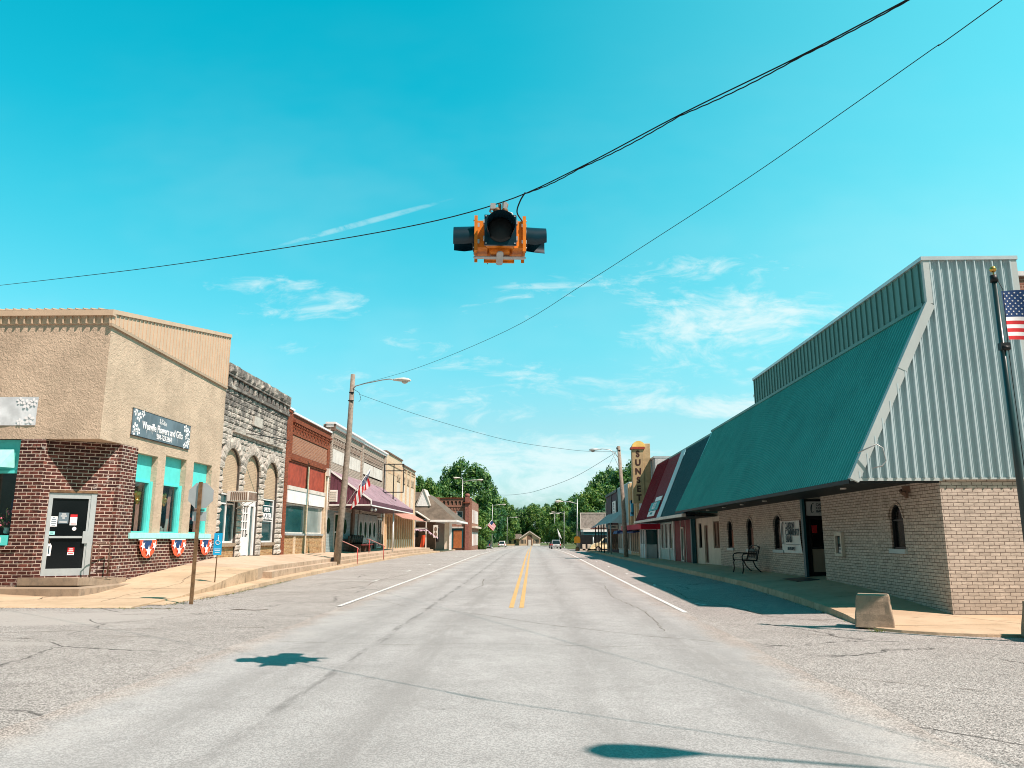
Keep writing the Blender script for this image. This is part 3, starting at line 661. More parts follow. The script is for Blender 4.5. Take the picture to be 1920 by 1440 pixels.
# ---- right pavement
RW = [(13.5, 0.05), (16.0, 0.12), (18, 0.28), (20, 0.42), (22.5, 0.50), (35, 0.48), (41, 0.36), (50, 0.33), (58, 0.28), (64, 0.27), (95, 0.16), (112, 0.05)]
ysr = [14.7, 15.3, 16, 17, 18, 19, 20, 21, 22.5, 24, 27, 30, 33, 36, 38, 41, 45, 50, 55, 60, 64, 70, 78, 86, 92, 100, 110]
def kz(y): return gz(6.4, y)+interp(y, [(14.7, 0.05), (16, 0.11), (19, 0.15), (400, 0.15)])
rw = MB(); XW = 8.75
rw.grid([[(interp(y, KR)+(XW-interp(y, KR))*t, y, kz(y)+(interp(y, RW)-kz(y))*t) for t in (0, .06, .35, .65, 1)] for y in ysr])
rw.grid([[(x, y, 0.12-(16.0-y)*0.028) for x in (8.75, 9.5, 12, 20, 60)] for y in (13.35, 14.2, 15.3, 16.0)])
cor = [(6.05, 14.7), (6.1, 14.4), (6.35, 14.05), (6.8, 13.75), (7.5, 13.5), (8.75, 13.35)]
rw.add([(8.75, 14.7, 0.083)]+[(x, y, 0.045) for x, y in cor]+[(6.05, 14.7, kz(14.7))], [(0, i, i+1) for i in range(1, 6)])
rw.grid([[(8.75, 13.35, 0.045), (8.75, 14.7, 0.083)], [(8.76, 13.35, 0.045), (8.76, 14.7, 0.083)]])
edge = [(interp(y, KR), y) for y in reversed(ysr)]+cor[1:]+[(20, 13.35), (60, 13.35)]
rw.grid([[(x, y, (kz(y) if y >= 14.7 else 0.045)), (x-0.03, y-0.01, gz(x-0.1, y)-0.06)] for x, y in edge])
tag(rw.build('right_pavement', M_walk), kind='structure')
# joints scored in the concrete
jt = MB()
for y in (17.5, 20.5, 23.5, 26.5, 29.5, 33, 37, 41, 46, 52):
    jt.grid([[(interp(y, KR)+(8.2-interp(y, KR))*t, y+s, kz(y)+(interp(y, RW)-kz(y))*t*(8.2-6.4)/(XW-6.4)+0.003) for t in (0.02, .5, 1)] for s in (-0.008, 0.008)])
for x in (9.6, 11.8, 14): jt.grid([[(x+s-(y-13.4)*0.6, y, 0.12-(16.0-y)*0.028+0.004) for y in (13.4, 14.6, 15.95)] for s in (-0.008, 0.008)])
tag(jt.build('pavement_joints', M_dirt), kind='structure')
lj = MB()
def sj(x, y):   # height of the left ramp
    t = min(1.0, max(0.0, (XE(y)-x)/(XE(y)+12.9))); return interp(y, EZ)+(interp(y, WZ)-interp(y, EZ))*min(1, t*1.05)+0.005
for y in (20.4, 22.6, 24.8, 26.9):
    lj.grid([[(XE(y)+(-12.4-XE(y))*k/8, y+s+.02*math.sin(k*2.1+y), sj(XE(y)+(-12.4-XE(y))*k/8, y)) for k in range(9)] for s in (-.012, .012)])
cr_ = [(-12.5, 21.5), (-12.9, 20.9), (-12.7, 20.2), (-13.2, 19.4), (-13.1, 18.6)]
q = crack('c', cr_, .04); lj.add([(x, y, 0.045+(y-18.5)*0.012+.03*max(0, -x-12.9)) for x, y, z in q.v], q.f)
q = crack('c', [(-10.4, 27.6), (-10.9, 25.0), (-10.5, 23.5), (-11.0, 21.4), (-10.7, 19.5)], .025); lj.add([(x, y, sj(x, y)) for x, y, z in q.v], q.f)
for y in (21, 24, 26.5, 29.2, 32, 35.5, 39, 43, 47, 52, 57, 63):   # joints on the retaining face and steps
    lj.grid([[(XE(y)+.004, y+s, interp(y, EZ)), (XE(y)+.004, y+s, gz(-9.4, y)+.10)] for s in (-.012, .012)])
    if y > 29: lj.grid([[(XS(y)+.004, y+.8+s, SZ(y)), (XS(y)+.004, y+.8+s, gz(-9.6, y)+.13)] for s in (-.012, .012)])
tag(lj.build('left_pavement_joints', M_dirt), kind='structure')
rc = MB()
for pts, w_ in (([(-4.3, 21.5), (-3.0, 19.0), (-1.2, 17.2), (0.2, 15.2), (2.0, 13.4), (3.1, 12.6)], .018), ([(-4.0, 12.6), (-2.2, 12.3), (-.5, 12.5), (1.0, 12.2), (3.0, 12.4)], .012), ([(-1.9, 31), (-1.7, 27), (-1.95, 24)], .03), ([(2.4, 27), (2.2, 22), (2.5, 18), (2.3, 14)], .02)):
    q = crack('c', pts, w_); rc.add(q.v, q.f)
tag(rc.build('road_cracks', M_dirt), kind='structure')
# debris and weeds gathered along the left kerb and round the posts
r = random.Random(11); gr = MB()
def tuft(x, y, z0, h, n):
    for _ in range(n):
        a = r.uniform(0, 6.28); l = r.uniform(0.4, 1)*h; d = Vector((math.cos(a), math.sin(a), 0)); q = Vector((-d.y, d.x, 0))*0.006; p = Vector((x+r.uniform(-.05, .05), y+r.uniform(-.05, .05), z0))
        gr.add([p-q, p+q, p+d*l*0.6+Z*l*r.uniform(0.3, 0.9)], [(0, 1, 2)])
for i in range(150):
    y = r.uniform(19.1, 30); x = interp(y, KL)+r.gauss(0.10, 0.09); tuft(x, y, gz(x, y), 0.07, 4)
for i in range(60): tuft(r.uniform(-10.6, -8.3), 18.35+r.gauss(0, .06), 0.0, 0.06, 4)
for i in range(50): y = r.uniform(15, 24); tuft(interp(y, KR)-0.04+r.gauss(0, .03), y, gz(6, y), 0.06, 4)
for i in range(14): tuft(6.0+r.uniform(-.1, .3), 14.3+r.uniform(-.2, .1), 0.0, 0.10, 5)
tag(gr.build('kerb_weeds', M_grass), 'dry weeds and grass blades growing along the kerbs', 'weeds', kind='stuff')
db = MB()
for i in range(900):
    if i % 3: y = r.uniform(19.0, 31); x = interp(y, KL)+abs(r.gauss(0.05, 0.16))
    else: x = r.uniform(-13, -8); y = 18.40-abs(r.gauss(0, .10))
    if i % 7 == 0: y = r.uniform(14.5, 30); x = interp(y, KR)-abs(r.gauss(0.05, .08))
    s = r.uniform(0.006, 0.022); a = r.uniform(0, 3.14); z0 = gz(x, y)+0.003
    db.add([(x+s*math.cos(a+k), y+s*math.sin(a+k), z0+(0.004 if k else 0.012)) for k in (0, 1.7, 3.3, 4.6)], [(0, 1, 2, 3)])
tag(db.build('kerb_litter', M_dirt), 'dead leaves and grit gathered in the gutters', 'debris', kind='stuff')
# ------------------------------------------------------------------ left row of buildings (street face on X = -12.5)
FL = Face((-12.5, 0, 0), (0, 1, 0), (1, 0, 0))      # u = Y
FS = Face((0, 21.95, 0), (1, 0, 0), (0, -1, 0))     # u = X, faces the side street
# ---- corner flower shop
B = thing('corner_shop', 'tan stucco corner shop with dark red brick base, cut-in corner door and sloping metal parapet', 'shop', (-12.5, 21.95, 0))
wl = MB()
wins = [(24.13, 25.55, 1.77, 4.27), (26.10, 27.72, 1.77, 4.38), (28.33, 29.98, 1.77, 4.38)]
FL.wall(wl, 24.13, 30.78, 1.58, 7.9, [(a, b, c, e, 0, 0.26) for a, b, c, e in wins])
wl.poly(FL.p(21.95, 4.42), FL.p(24.13, 4.42), FL.p(24.13, 7.9), FL.p(21.95, 7.9))
FS.wall(wl, -40, -12.5, 4.42, 7.9)
wl.poly((-12.5, 21.95, 4.42), (-12.5, 24.13, 4.42), (-14.8, 24.13, 4.42), (-14.8, 21.95, 4.42))
wl.poly((-12.5, 30.78, 0), (-12.5, 30.78, 7.9), (-40, 30.78, 7.9), (-40, 30.78, 0))
wl.build('stucco_wall', M_stucco, B)
bk = MB()
FL.wall(bk, 24.13, 30.78, -0.2, 1.58, d=-0.004)
# left pillar, chamfered door wall, right pillar, wall under the side window
FS.wall(bk, -14.81, -14.08, -0.2, 4.42, d=0.0)
bk.poly((-14.08, 21.95, -0.2), (-14.08, 22.14, -0.2), (-14.08, 22.14, 4.42), (-14.08, 21.95, 4.42))
CH = Face((-14.08, 22.14, 0), (1.50, 1.02, 0), (1.02, -1.50, 0)); CL = math.hypot(1.50, 1.02)
DU0, DU1, DZ0, DZ1 = 0.14, 1.38, 0.54, 2.90
CH.wall(bk, 0, CL, -0.2, 4.42, [(DU0, DU1, DZ0, DZ1, 0, 0.12)], d=0.0)
FL.ob(bk, 23.16, 24.125, -0.2, 4.41, -0.3, 0.04)
FS.wall(bk, -40, -14.81, -0.2, 1.38, d=0.0)
bk.poly((-14.81, 21.95, 1.3), (-14.81, 22.3, 1.3), (-14.81, 22.3, 4.42), (-14.81, 21.95, 4.42))
bk.build('brick_wall', M_redbrick, B)
q = MB(); q.box(-14.9, -14.78, 21.93, 21.99, 1.28, 1.40); FS.ob(q, -15.6, -14.55, 1.28, 1.36, 0.004, 0.05); q.build('brick_ledge', M_redbrick, B)
# soldier course above the door
sc = MB(); r = random.Random(4)
for i in range(15):
    CH.ob(sc, 0.06+i*0.116, 0.06+i*0.116+0.095, 4.14, 4.40, 0.002, 0.014+r.uniform(0, .012))
for i in range(6): FS.ob(sc, -14.78+i*0.116, -14.78+i*0.116+0.095, 4.16, 4.40, 0.002, 0.016)
sc.build('soldier_course', M_redbrick, B)
# parapet: ribbed tan metal, level on the side street, rising along the main street
pp = MB(); pp.poly(FL.p(21.9, 7.88, 0.03), FL.p(30.8, 7.69, 0.03), FL.p(30.8, 9.86, 0.03), FL.p(21.9, 8.26, 0.03))
pp.poly(FL.p(21.9, 7.88, 0.03), FL.p(21.9, 8.26, 0.03), FL.p(21.9, 8.26, -0.2), FL.p(21.9, 7.88, -0.2))
pp.poly(FL.p(30.8, 7.69, 0.03), FL.p(30.8, 9.86, 0.03), FL.p(30.8, 9.86, -0.1), FL.p(30.8, 7.69, -0.1))
pp.poly(FL.p(21.9, 8.26, -0.1), FL.p(30.8, 9.86, -0.1), FL.p(30.8, 7.69, -0.1), FL.p(21.9, 7.88, -0.1))
y = 22.05
while y < 30.75:
    t = (y-21.9)/8.9; FL.ob(pp, y, y+0.035, 7.90-0.19*t, 8.24+1.6*t, 0.03, 0.055); y += 0.235
pp.build('metal_parapet', M_tanmetal, B)
cp = MB(); cp.ob(FL.p(21.84, 8.26, 0), (0, 8.9, 1.6), (1, 0, 0), (0, -1.6, 8.9), (0, 9.07/9.043), (-0.14, 0.09), (0, 0.018)); 
d_ = Vector((0, 8.9, 1.6)).normalized(); n_ = Vector((0, -1.6, 8.9)).normalized()
cp = MB(); cp.ob(FL.p(21.84, 8.25, 0), d_, Vector((1, 0, 0)), n_, (0, 9.1), (-0.14, 0.085), (-0.10, 0.03))
FS.ob(cp, -40, -12.42, 8.10, 8.27, -0.06, 0.14)
cp.build('coping', M_tanmetal, B)
lp = MB(); dl = Vector((0, 8.9, -0.19)).normalized(); lp.ob(FL.p(21.84, 7.87, 0), dl, Vector((1, 0, 0)), Vector((0, 0.02, 1)), (0, 8.95), (-0.02, 0.075), (-0.09, 0.0)); lp.build('drip_flashing', paint('flashing_shade_tan', (0.40, 0.30, 0.21), 0.05, 0.6), B)
ev = MB(); FS.ob(ev, -40, -12.5, 7.86, 8.12, -0.05, 0.04)
x = -39.8
while x < -12.5: FS.ob(ev, x, x+0.035, 7.87, 8.10, 0.04, 0.10); x += 0.235
ev.build('eave_fascia', M_tanmetal, B)
rf = MB(); rf.add([(-40, 21.85, 8.29), (-12.6, 21.85, 8.29), (-12.6, 30.78, 9.75), (-40, 30.78, 9.75)], [(0, 1, 2, 3)])
x = -39.9
while x < -12.7: rf.ob((x, 21.80, 8.29), (1, 0, 0), d_, n_, (0, 0.04), (0, 9.0), (0, 0.035)); x += 0.235
rf.build('ribbed_roof', M_tanmetal, B)
# street windows: turquoise boards above, deep turquoise frames, clear glass and dark shop behind
for i, (a, b, c, e) in enumerate(wins):
    tb = MB(); FL.ob(tb, a+0.003, b-0.003, 3.44, e-0.003, -0.24, -0.20)
    FL.ob(tb, (a+b)/2-0.006, (a+b)/2+0.006, 3.5, e-0.01, -0.20, -0.197)
    tb.build('transom_board', M_turqlite if False else M_turq, B)
    fr = MB(); FL.ob(fr, a+0.003, a+0.09, c, 3.44, -0.24, -0.15); FL.ob(fr, b-0.13, b-0.003, c, 3.44, -0.24, -0.10); FL.ob(fr, a+0.09, b-0.13, 3.38, 3.44, -0.24, -0.15); FL.ob(fr, a+0.09, b-0.13, c, c+0.05, -0.24, -0.16)
    FL.ob(fr, b-0.17, b-0.13, c, 3.38, -0.26, -0.13)
    f = fr.build('window_frame', M_turq, B)
    pn = MB(); FL.ob(pn, a+0.08, b-0.14, c+0.04, 3.39, -0.215, -0.205); pn.build('pane', M_clear, f)
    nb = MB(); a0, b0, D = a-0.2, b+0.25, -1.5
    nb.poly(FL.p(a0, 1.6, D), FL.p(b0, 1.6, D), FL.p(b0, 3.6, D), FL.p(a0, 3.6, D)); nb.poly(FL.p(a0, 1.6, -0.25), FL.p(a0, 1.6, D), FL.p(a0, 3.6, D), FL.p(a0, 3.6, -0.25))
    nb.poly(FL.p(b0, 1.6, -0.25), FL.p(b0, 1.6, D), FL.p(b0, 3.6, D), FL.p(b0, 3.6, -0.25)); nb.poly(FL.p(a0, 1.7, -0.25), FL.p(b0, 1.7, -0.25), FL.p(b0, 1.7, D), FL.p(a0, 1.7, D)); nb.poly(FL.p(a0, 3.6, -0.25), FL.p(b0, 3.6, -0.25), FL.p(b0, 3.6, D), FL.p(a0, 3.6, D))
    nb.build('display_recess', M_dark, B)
    cu = MB(); y0 = b-0.42; rows = []
    for k in range(11):
        yy_ = y0-0.05+0.24*k/10; rows.append([(-12.5-0.36-0.03*math.sin(k*2.1), yy_+0.10*(1 if zz > 2.9 else -0.3), zz) for zz in (1.78, 2.4, 2.9, 3.4)])
    cu.grid(rows, True); cu.build('curtain', M_curtain, B)
sl = MB(); FL.ob(sl, 24.0, 30.13, 1.585, 1.76, -0.2, 0.10); sl.build('window_sill', M_turqlite, B, bevel=0.008)
# side street window, left of the brick pillar
tb = MB(); FS.ob(tb, -40, -14.815, 3.50, 4.415, -0.22, -0.16); x = -15.1
while x > -18: FS.ob(tb, x-0.008, x, 3.52, 4.40, -0.16, -0.157); x -= 0.28
FS.ob(tb, -40, -14.75, 3.44, 3.52, -0.2, -0.10); FS.ob(tb, -40, -14.86, 1.40, 1.68, -0.2, 0.03)
tb.build('side_window_boards', M_turq, B)
aw = MB(); aw.extr([(-15.02, 21.80, 4.12), (-15.02, 22.08, 4.12), (-15.02, 22.08, 3.56), (-15.02, 21.58, 3.56)], (-6, 0, 0)); 
hood = MB(); hood.add([(-15.00, 21.98, 4.12), (-19, 21.98, 4.12), (-19, 21.72, 3.60), (-15.22, 21.72, 3.60)], [(0, 1, 2, 3)]); hood.add([(-15.00, 21.98, 4.12), (-15.22, 21.72, 3.60), (-15.0, 22.1, 3.60)], [(0, 1, 2)]); hood.build('sloped_hood', M_turqlite, B)  # pale sloped sheet imitates sunlight falling on the recessed turquoise boards
pn = MB(); FS.ob(pn, -40, -14.82, 1.68, 3.44, -0.20, -0.19); pn.build('pane', M_clear, B)
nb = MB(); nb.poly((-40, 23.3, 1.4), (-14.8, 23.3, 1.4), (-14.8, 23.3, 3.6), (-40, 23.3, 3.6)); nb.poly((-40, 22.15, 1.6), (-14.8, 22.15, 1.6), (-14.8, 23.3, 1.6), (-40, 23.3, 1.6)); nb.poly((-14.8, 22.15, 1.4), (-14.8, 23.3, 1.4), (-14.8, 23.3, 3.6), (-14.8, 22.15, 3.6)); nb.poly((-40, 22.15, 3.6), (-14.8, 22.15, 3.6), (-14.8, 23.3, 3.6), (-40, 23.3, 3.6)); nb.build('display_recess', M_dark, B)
q = MB(); rows = [[(-15.05-0.02*k+0.1*math.sin(zz*2.2), 22.62+0.03*math.sin(k*2.3), zz) for zz in (1.7, 2.1, 2.6, 3.1, 3.45)] for k in range(12)]; q.grid(rows, True); q.build('curtain', paint('deep_blue_curtain', (0.01, 0.03, 0.12), 0.2, 0.8), B)
q = MB(); FS.ob(q, -15.4, -15.02, 1.47, 1.62, 0.03, 0.036); q.build('sill_card', M_white, B)
# entrance door in the cut-off corner
D_ = -0.10; dr = MB()
CH.ob(dr, DU0+0.005, DU0+0.11, DZ0, DZ1-0.005, D_, D_+0.07); CH.ob(dr, DU1-0.15, DU1-0.005, DZ0, DZ1-0.005, D_, D_+0.085); CH.ob(dr, DU0+0.11, DU1-0.15, DZ1-0.16, DZ1-0.005, D_, D_+0.068); CH.ob(dr, DU0+0.11, DU1-0.15, DZ0, DZ0+0.20, D_, D_+0.066)
CH.ob(dr, DU1-0.21, DU1-0.15, DZ0+0.2, DZ1-0.16, D_, D_+0.06)
dd = dr.build('door', M_alum, B)
pn = MB(); CH.ob(pn, DU0+0.10, DU1-0.2, DZ0+0.19, DZ1-0.15, D_, D_+0.02); pn.build('pane', M_glassblack, dd)
q = MB(); CH.ob(q, DU0+0.11, DU1-0.21, 1.60, 1.66, D_+0.04, D_+0.09); CH.ob(q, DU1-0.28, DU1-0.14, 1.45, 1.80, D_+0.085, D_+0.12); q.build('push_bar', M_alum, dd)
q = MB(); CH.ob(q, DU0, DU1, DZ1+0.004, DZ1+0.07, -0.02, 0.012); q.build('door_lintel', M_rust, B)
def sticker(u0, u1, z0, z1, mat, lines, lm, name='door_notice', lab=None, cw=0.85):
    q = MB(); CH.ob(q, u0, u1, z0, z1, D_+0.021, D_+0.026); o = q.build(name, mat, dd)
    if lab: o['label'] = lab
    q = MB(); n = len(lines)
    for i, wd in enumerate(lines):
        if not wd: continue
        zc = z1-(i+0.7)*(z1-z0)/(n+0.4); mid = (u0+u1)/2; hw = (u1-u0)/2*wd*cw
        CH.ob(q, mid-hw, mid+hw, zc-0.012, zc+0.012, D_+0.026, D_+0.028)
    if q.v: q.build('print_lines', lm, o)
sticker(0.44, 0.70, 2.02, 2.33, M_slate, (0.5, 0.7, 0.3, 0, 0.9), M_white, lab='grey rounded notice on the door glass')
sticker(0.24, 0.42, 1.93, 2.22, M_clothwhite, (0.4, 0.7, 0.8, 0.8, 0.6), M_slate, lab='white and grey welcome notice')
sticker(0.74, 0.92, 2.21, 2.28, M_clothred, (), M_white); sticker(0.74, 0.92, 1.97, 2.205, M_clothwhite, (0, 0, 0, 0.9), M_clothred, lab='white flyer with red border')
sticker(0.24, 0.39, 1.70, 1.79, M_turqlite, (0.6,), M_ink); sticker(0.76, 0.93, 1.20, 1.33, M_clothred, (0.6, 0.8), M_clothwhite, lab='red flyer at the bottom of the door'); sticker(0.76, 0.93, 1.12, 1.195, M_clothwhite, (0.9,), M_clothred)
q = MB(); c0 = CH.p(0.87, 1.87, D_+0.02); q.cyl(c0, c0+CH.W*0.006, 0.055, n=16); q.build('round_sticker', M_clothwhite, dd)
q = MB(); q.extr([CH.p(u_, z_, D_+0.03) for u_, z_ in ((0.22, 1.10), (0.34, 1.10), (0.35, 1.38), (0.315, 1.45), (0.265, 1.45), (0.23, 1.38))], CH.W*0.012); o = q.build('hanging_tag', M_clothwhite, dd)
q = MB(); q.tube([CH.p(0.29, 1.44, D_+0.04), CH.p(0.28, 1.55, D_+0.04), CH.p(0.30, 1.62, D_+0.04)], 0.008, 5); q.build('cord', M_rust, o); q = MB(); CH.ob(q, 0.27, 0.30, 1.16, 1.38, D_+0.043, D_+0.046); q.build('print_lines', M_ink, o)
# concrete steps under the overhang
s_ = MB(); s_.extr([(-15.15, 21.15, -0.1), (-12.18, 21.15, -0.1), (-11.95, 24.3, -0.1), (-12.45, 24.3, -0.1), (-12.45, 23.2, -0.1), (-14.1, 22.2, -0.1), (-15.15, 22.2, -0.1)], (0, 0, 0.37))
s_.build('lower_step', M_conc, B, bevel=0.015)
s_ = MB(); s_.extr([(-14.35, 21.82, 0.3), (-12.62, 21.82, 0.3), (-12.36, 23.95, 0.2), (-12.45, 23.95, 0.2), (-12.45, 23.17, 0.2), (-14.07, 22.13, 0.2), (-14.35, 21.97, 0.2)], (0, 0, 0.225))
s_.build('upper_step', M_conc, B, bevel=0.015)
q = MB(); A0 = Vector((-12.70, 22.50, 0.52)); A1 = Vector((-12.42, 22.95, 0.52))
q.tube([A0-Z*.05, A0+Z*0.88, A0+Z*0.92+Vector((.05, .1, 0)), A1+Z*0.90, A1+Z*0.85, A1], 0.020, 7); q.tube([A0+Vector((0.09, .2, 0)), A0+Vector((0.09, .2, 0.9))], 0.010, 6)
q.build('step_handrail', M_brown, B)
# signs
sg = thing('shop_sign', 'slate grey weathered sign with white flower corners above the turquoise shop windows', 'sign', (-12.5, 25.65, 4.76))
q = MB(); FL.ob(q, 23.6, 27.7, 4.77, 5.6, 0.02, 0.05); o = q.build('board', M_slate, sg)
q = MB(); FL.ob(q, 23.58, 27.72, 5.6, 5.615, 0.01, 0.055); FL.ob(q, 23.58, 27.72, 4.755, 4.77, 0.01, 0.055); q.build('edge_trim', M_black, sg)
text('Weaville Flowers and Gifts', 'lettering', FL.p(25.65, 5.15, 0.052), (0, 1, 0), 0.34, M_clothwhite, sg, bold=0.014, sx=0.78)
text('504-723-2664', 'phone_lettering', FL.p(25.75, 4.90, 0.052), (0, 1, 0), 0.24, M_clothwhite, sg, bold=0.008, sx=0.8)
fl = MB(); r = random.Random(5)
def flower(F, mb, u0, z0, s, d, n=5, a0=0.3):
    for k in range(n):
        a = a0+2*math.pi*k/n; du, dz_ = math.cos(a), math.sin(a)
        mb.poly(*[F.p(u0+s*(du*p_-dz_*q_), z0+s*(dz_*p_+du*q_), d) for p_, q_ in ((.15, 0), (.5, .28), (.85, .22), (1, 0), (.85, -.22), (.5, -.28))])
for u0, z0, s in ((23.95, 5.38, .17), (23.75, 5.50, .13), (24.20, 5.52, .13), (23.78, 5.02, .17), (23.98, 4.92, .13), (23.72, 4.85, .10), (27.3, 5.46, .16), (27.52, 5.36, .15), (27.4, 5.18, .12), (27.5, 4.93, .15), (27.3, 4.84, .12), (27.62, 5.08, .1)):
    flower(FL, fl, u0, z0, s, 0.0535, a0=r.uniform(0, 6))
for i in range(9): flower(FL, fl, 25.65+r.uniform(-.28, .28), 5.43+r.uniform(-.07, .07), 0.055, 0.0535)
for i in range(46):
    u0 = r.uniform(24.45, 26.9) if i % 5 else r.choice((23.75, 23.95, 27.4, 27.55)); z1 = r.uniform(4.95, 5.05) if i % 5 else 5.3
    fl.poly(FL.p(u0, z1, 0.0522), FL.p(u0+.008, z1, 0.0522), FL.p(u0+.006, z1-r.uniform(.05, .18), 0.0522), FL.p(u0+.002, z1-.1, 0.0522))
fl.build('flower_ornament', M_clothwhite, sg)
sg2 = thing('side_street_banner', 'faded white banner with pale letters and flowers on the stucco side wall', 'banner', (-15.4, 21.95, 4.82))
q = MB(); q.grid([[(-14.43-i*0.25, 21.93-0.012*math.sin(i*1.9+k), 4.82+k*0.21) for k in range(5)] for i in range(20)], True); q.build('cloth', M_faded, sg2)
fl = MB()
for u0, z0, s in ((-14.62, 5.0, .16), (-14.75, 5.45, .15), (-14.55, 5.5, .13), (-14.9, 4.93, .10), (-14.95, 5.54, .12)): flower(FS, fl, u0, z0, s, 0.045)
fl.build('flower_ornament', M_clothwhite, sg2)
text('and Gifts', 'lettering', FS.p(-16.35, 5.12, 0.04), (1, 0, 0), 0.62, M_clothwhite, sg2, bold=0.02, sx=0.75)
# goods in the windows
bl = thing('gold_balloon', 'shiny gold heart balloon hanging in the first street window', 'balloon', (-12.88, 25.12, 2.9))
q = MB(); q.sphere((-12.88, 25.12, 2.95), 0.17, 14, 10, (0.6, 1, 1)); q.sphere((-12.88, 25.00, 3.04), 0.10, 10, 8, (0.7, 1, 1)); q.sphere((-12.88, 25.24, 3.04), 0.10, 10, 8, (0.7, 1, 1)); q.lathe((-12.88, 25.12, 2.62), [(0.005, 0), (0.05, .08), (0.13, .22)], 12); q.build('foil', M_gold, bl)
q = MB(); q.tube([(-12.88, 25.12, 2.62), (-12.88, 25.10, 2.2), (-12.88, 25.14, 1.8)], 0.006, 5); q.build('ribbon', M_pink, bl)
q = MB()
for dy_, dz__ in ((-.10, .1), (0.06, .14), (-.02, -.02), (.12, -.02), (-.12, -.1), (0.02, -.14)): q.sphere((-12.86, 26.95+dy_, 2.92+dz__), 0.085, 10, 7, (.7, 1, 1.3))
tag(q.build('gold_ornament', M_gold, loc=(-12.86, 26.95, 2.7)), 'silver gold butterfly ornament hanging in the middle street window', 'ornament')
def bouquet(name, lab, c, h, rr, col, seed):
    r_ = random.Random(seed); b = thing(name, lab, 'flowers', c); q = MB(); f = MB(); c = Vector(c)
    q.lathe(c, [(0.05, 0), (0.09, 0.05), (0.07, 0.14), (0.09, 0.18)], 10); q.build('pot', M_white, b); q = MB()
    for i in range(34):
        p = c+Vector((r_.uniform(-rr, rr)*.6, r_.uniform(-rr, rr), 0.2+r_.uniform(0, h))); q.tube([c+Z*.15, (c+p)/2+Vector((0, 0, .06)), p], 0.004, 4)
        for k in range(3): a = Vector((r_.uniform(-1, 1), r_.uniform(-1, 1), r_.uniform(-1, 1))).normalized()*0.06; q.poly(p, p+a, p+a*0.6+Vector((0, .03, -.02)))
        if i % 2 == 0: f.sphere(p, r_.uniform(0.025, 0.05), 7, 5)
    q.build('stems', M_leafdark, b); f.build('petals', col, b)
bouquet('flower_arrangement', 'pink flowers standing low in the side street window', (-15.12, 22.27, 1.72), 0.5, 0.35, M_pink, 1)
bouquet('flower_arrangement', 'tall green and white stems in the middle street window', (-12.86, 26.62, 1.72), 0.75, 0.14, M_clothwhite, 2)
bouquet('flower_arrangement', 'red flowers low in the last street window behind the stop sign', (-12.86, 28.95, 1.72), 0.45, 0.2, M_clothred, 3)
bouquet('flower_arrangement', 'small pale flowers at the edge of the first street window', (-12.84, 24.52, 1.72), 0.45, 0.12, M_offwhite, 4)
for y_, h_, w_, lab in ((26.85, .22, .2, 'small white card standing on the middle window ledge'), (27.12, .55, .16, 'tall white framed print standing in the middle window')):
    q = MB(); q.ob((-12.86, y_, 1.72), (0, 1, 0), (0.1, 0, 1), (1, 0, -.1), (0, w_), (0, h_), (0, .02)); tag(q.build('picture_frame', M_offwhite, loc=(-12.86, y_, 1.72)), lab, 'frame')
# ---- patriotic fan buntings under the sill
def star(F, mb, u0, z0, s, d, rot=math.pi/2):
    pts = []
    for k in range(10): a = rot+math.pi*k/5; rr = s if k % 2 == 0 else s*0.42; pts.append((u0+rr*math.cos(a), z0+rr*math.sin(a)))
    for k in range(10): mb.poly(F.p(u0, z0, d), F.p(*pts[k], d), F.p(*pts[(k+1) % 10], d))
def bunting(yc, lab, hw):
    b = thing('bunting', lab, 'bunting', (-12.4, yc, 1.54), 'fan buntings hung under the turquoise sill')
    H = 0.57
    def band(k0, k1, mat, nm, dd_):
        q = MB(); n = 22; rows = []
        for i in range(n+1):
            a = math.pi*i/n; fold = 0.008*math.sin(i*1.6); rows.append([FL.p(yc-hw*k*math.cos(a), 1.54-H*k*math.sin(a), 0.06+dd_+fold*k+0.05*k) for k in (k0, (k0+k1)/2, k1)])
        q.grid(rows, True); q.build(nm, mat, b)
    band(0.52, 1.0, M_clothorange, 'red_cloth', 0); band(0.02, 0.52, M_navy, 'navy_cloth', 0)
    q = MB(); star(FL, q, yc, 1.19, 0.20, 0.145); star(FL, q, yc-hw*.66, 1.36, 0.16, 0.14, 2.0); star(FL, q, yc+hw*.66, 1.36, 0.16, 0.14, 1.2); q.build('white_stars', M_clothwhite, b)
    q = MB(); FL.ob(q, yc-hw, yc+hw, 1.535, 1.575, 0.05, 0.085); q.build('header_band', M_clothwhite, b)
bunting(25.17, 'red white and blue fan bunting nearest the brick corner pillar', 0.57); bunting(27.38, 'middle red white and blue fan bunting under the sill', 0.57); bunting(29.68, 'red white and blue fan bunting beside the blue parking sign', 0.55)

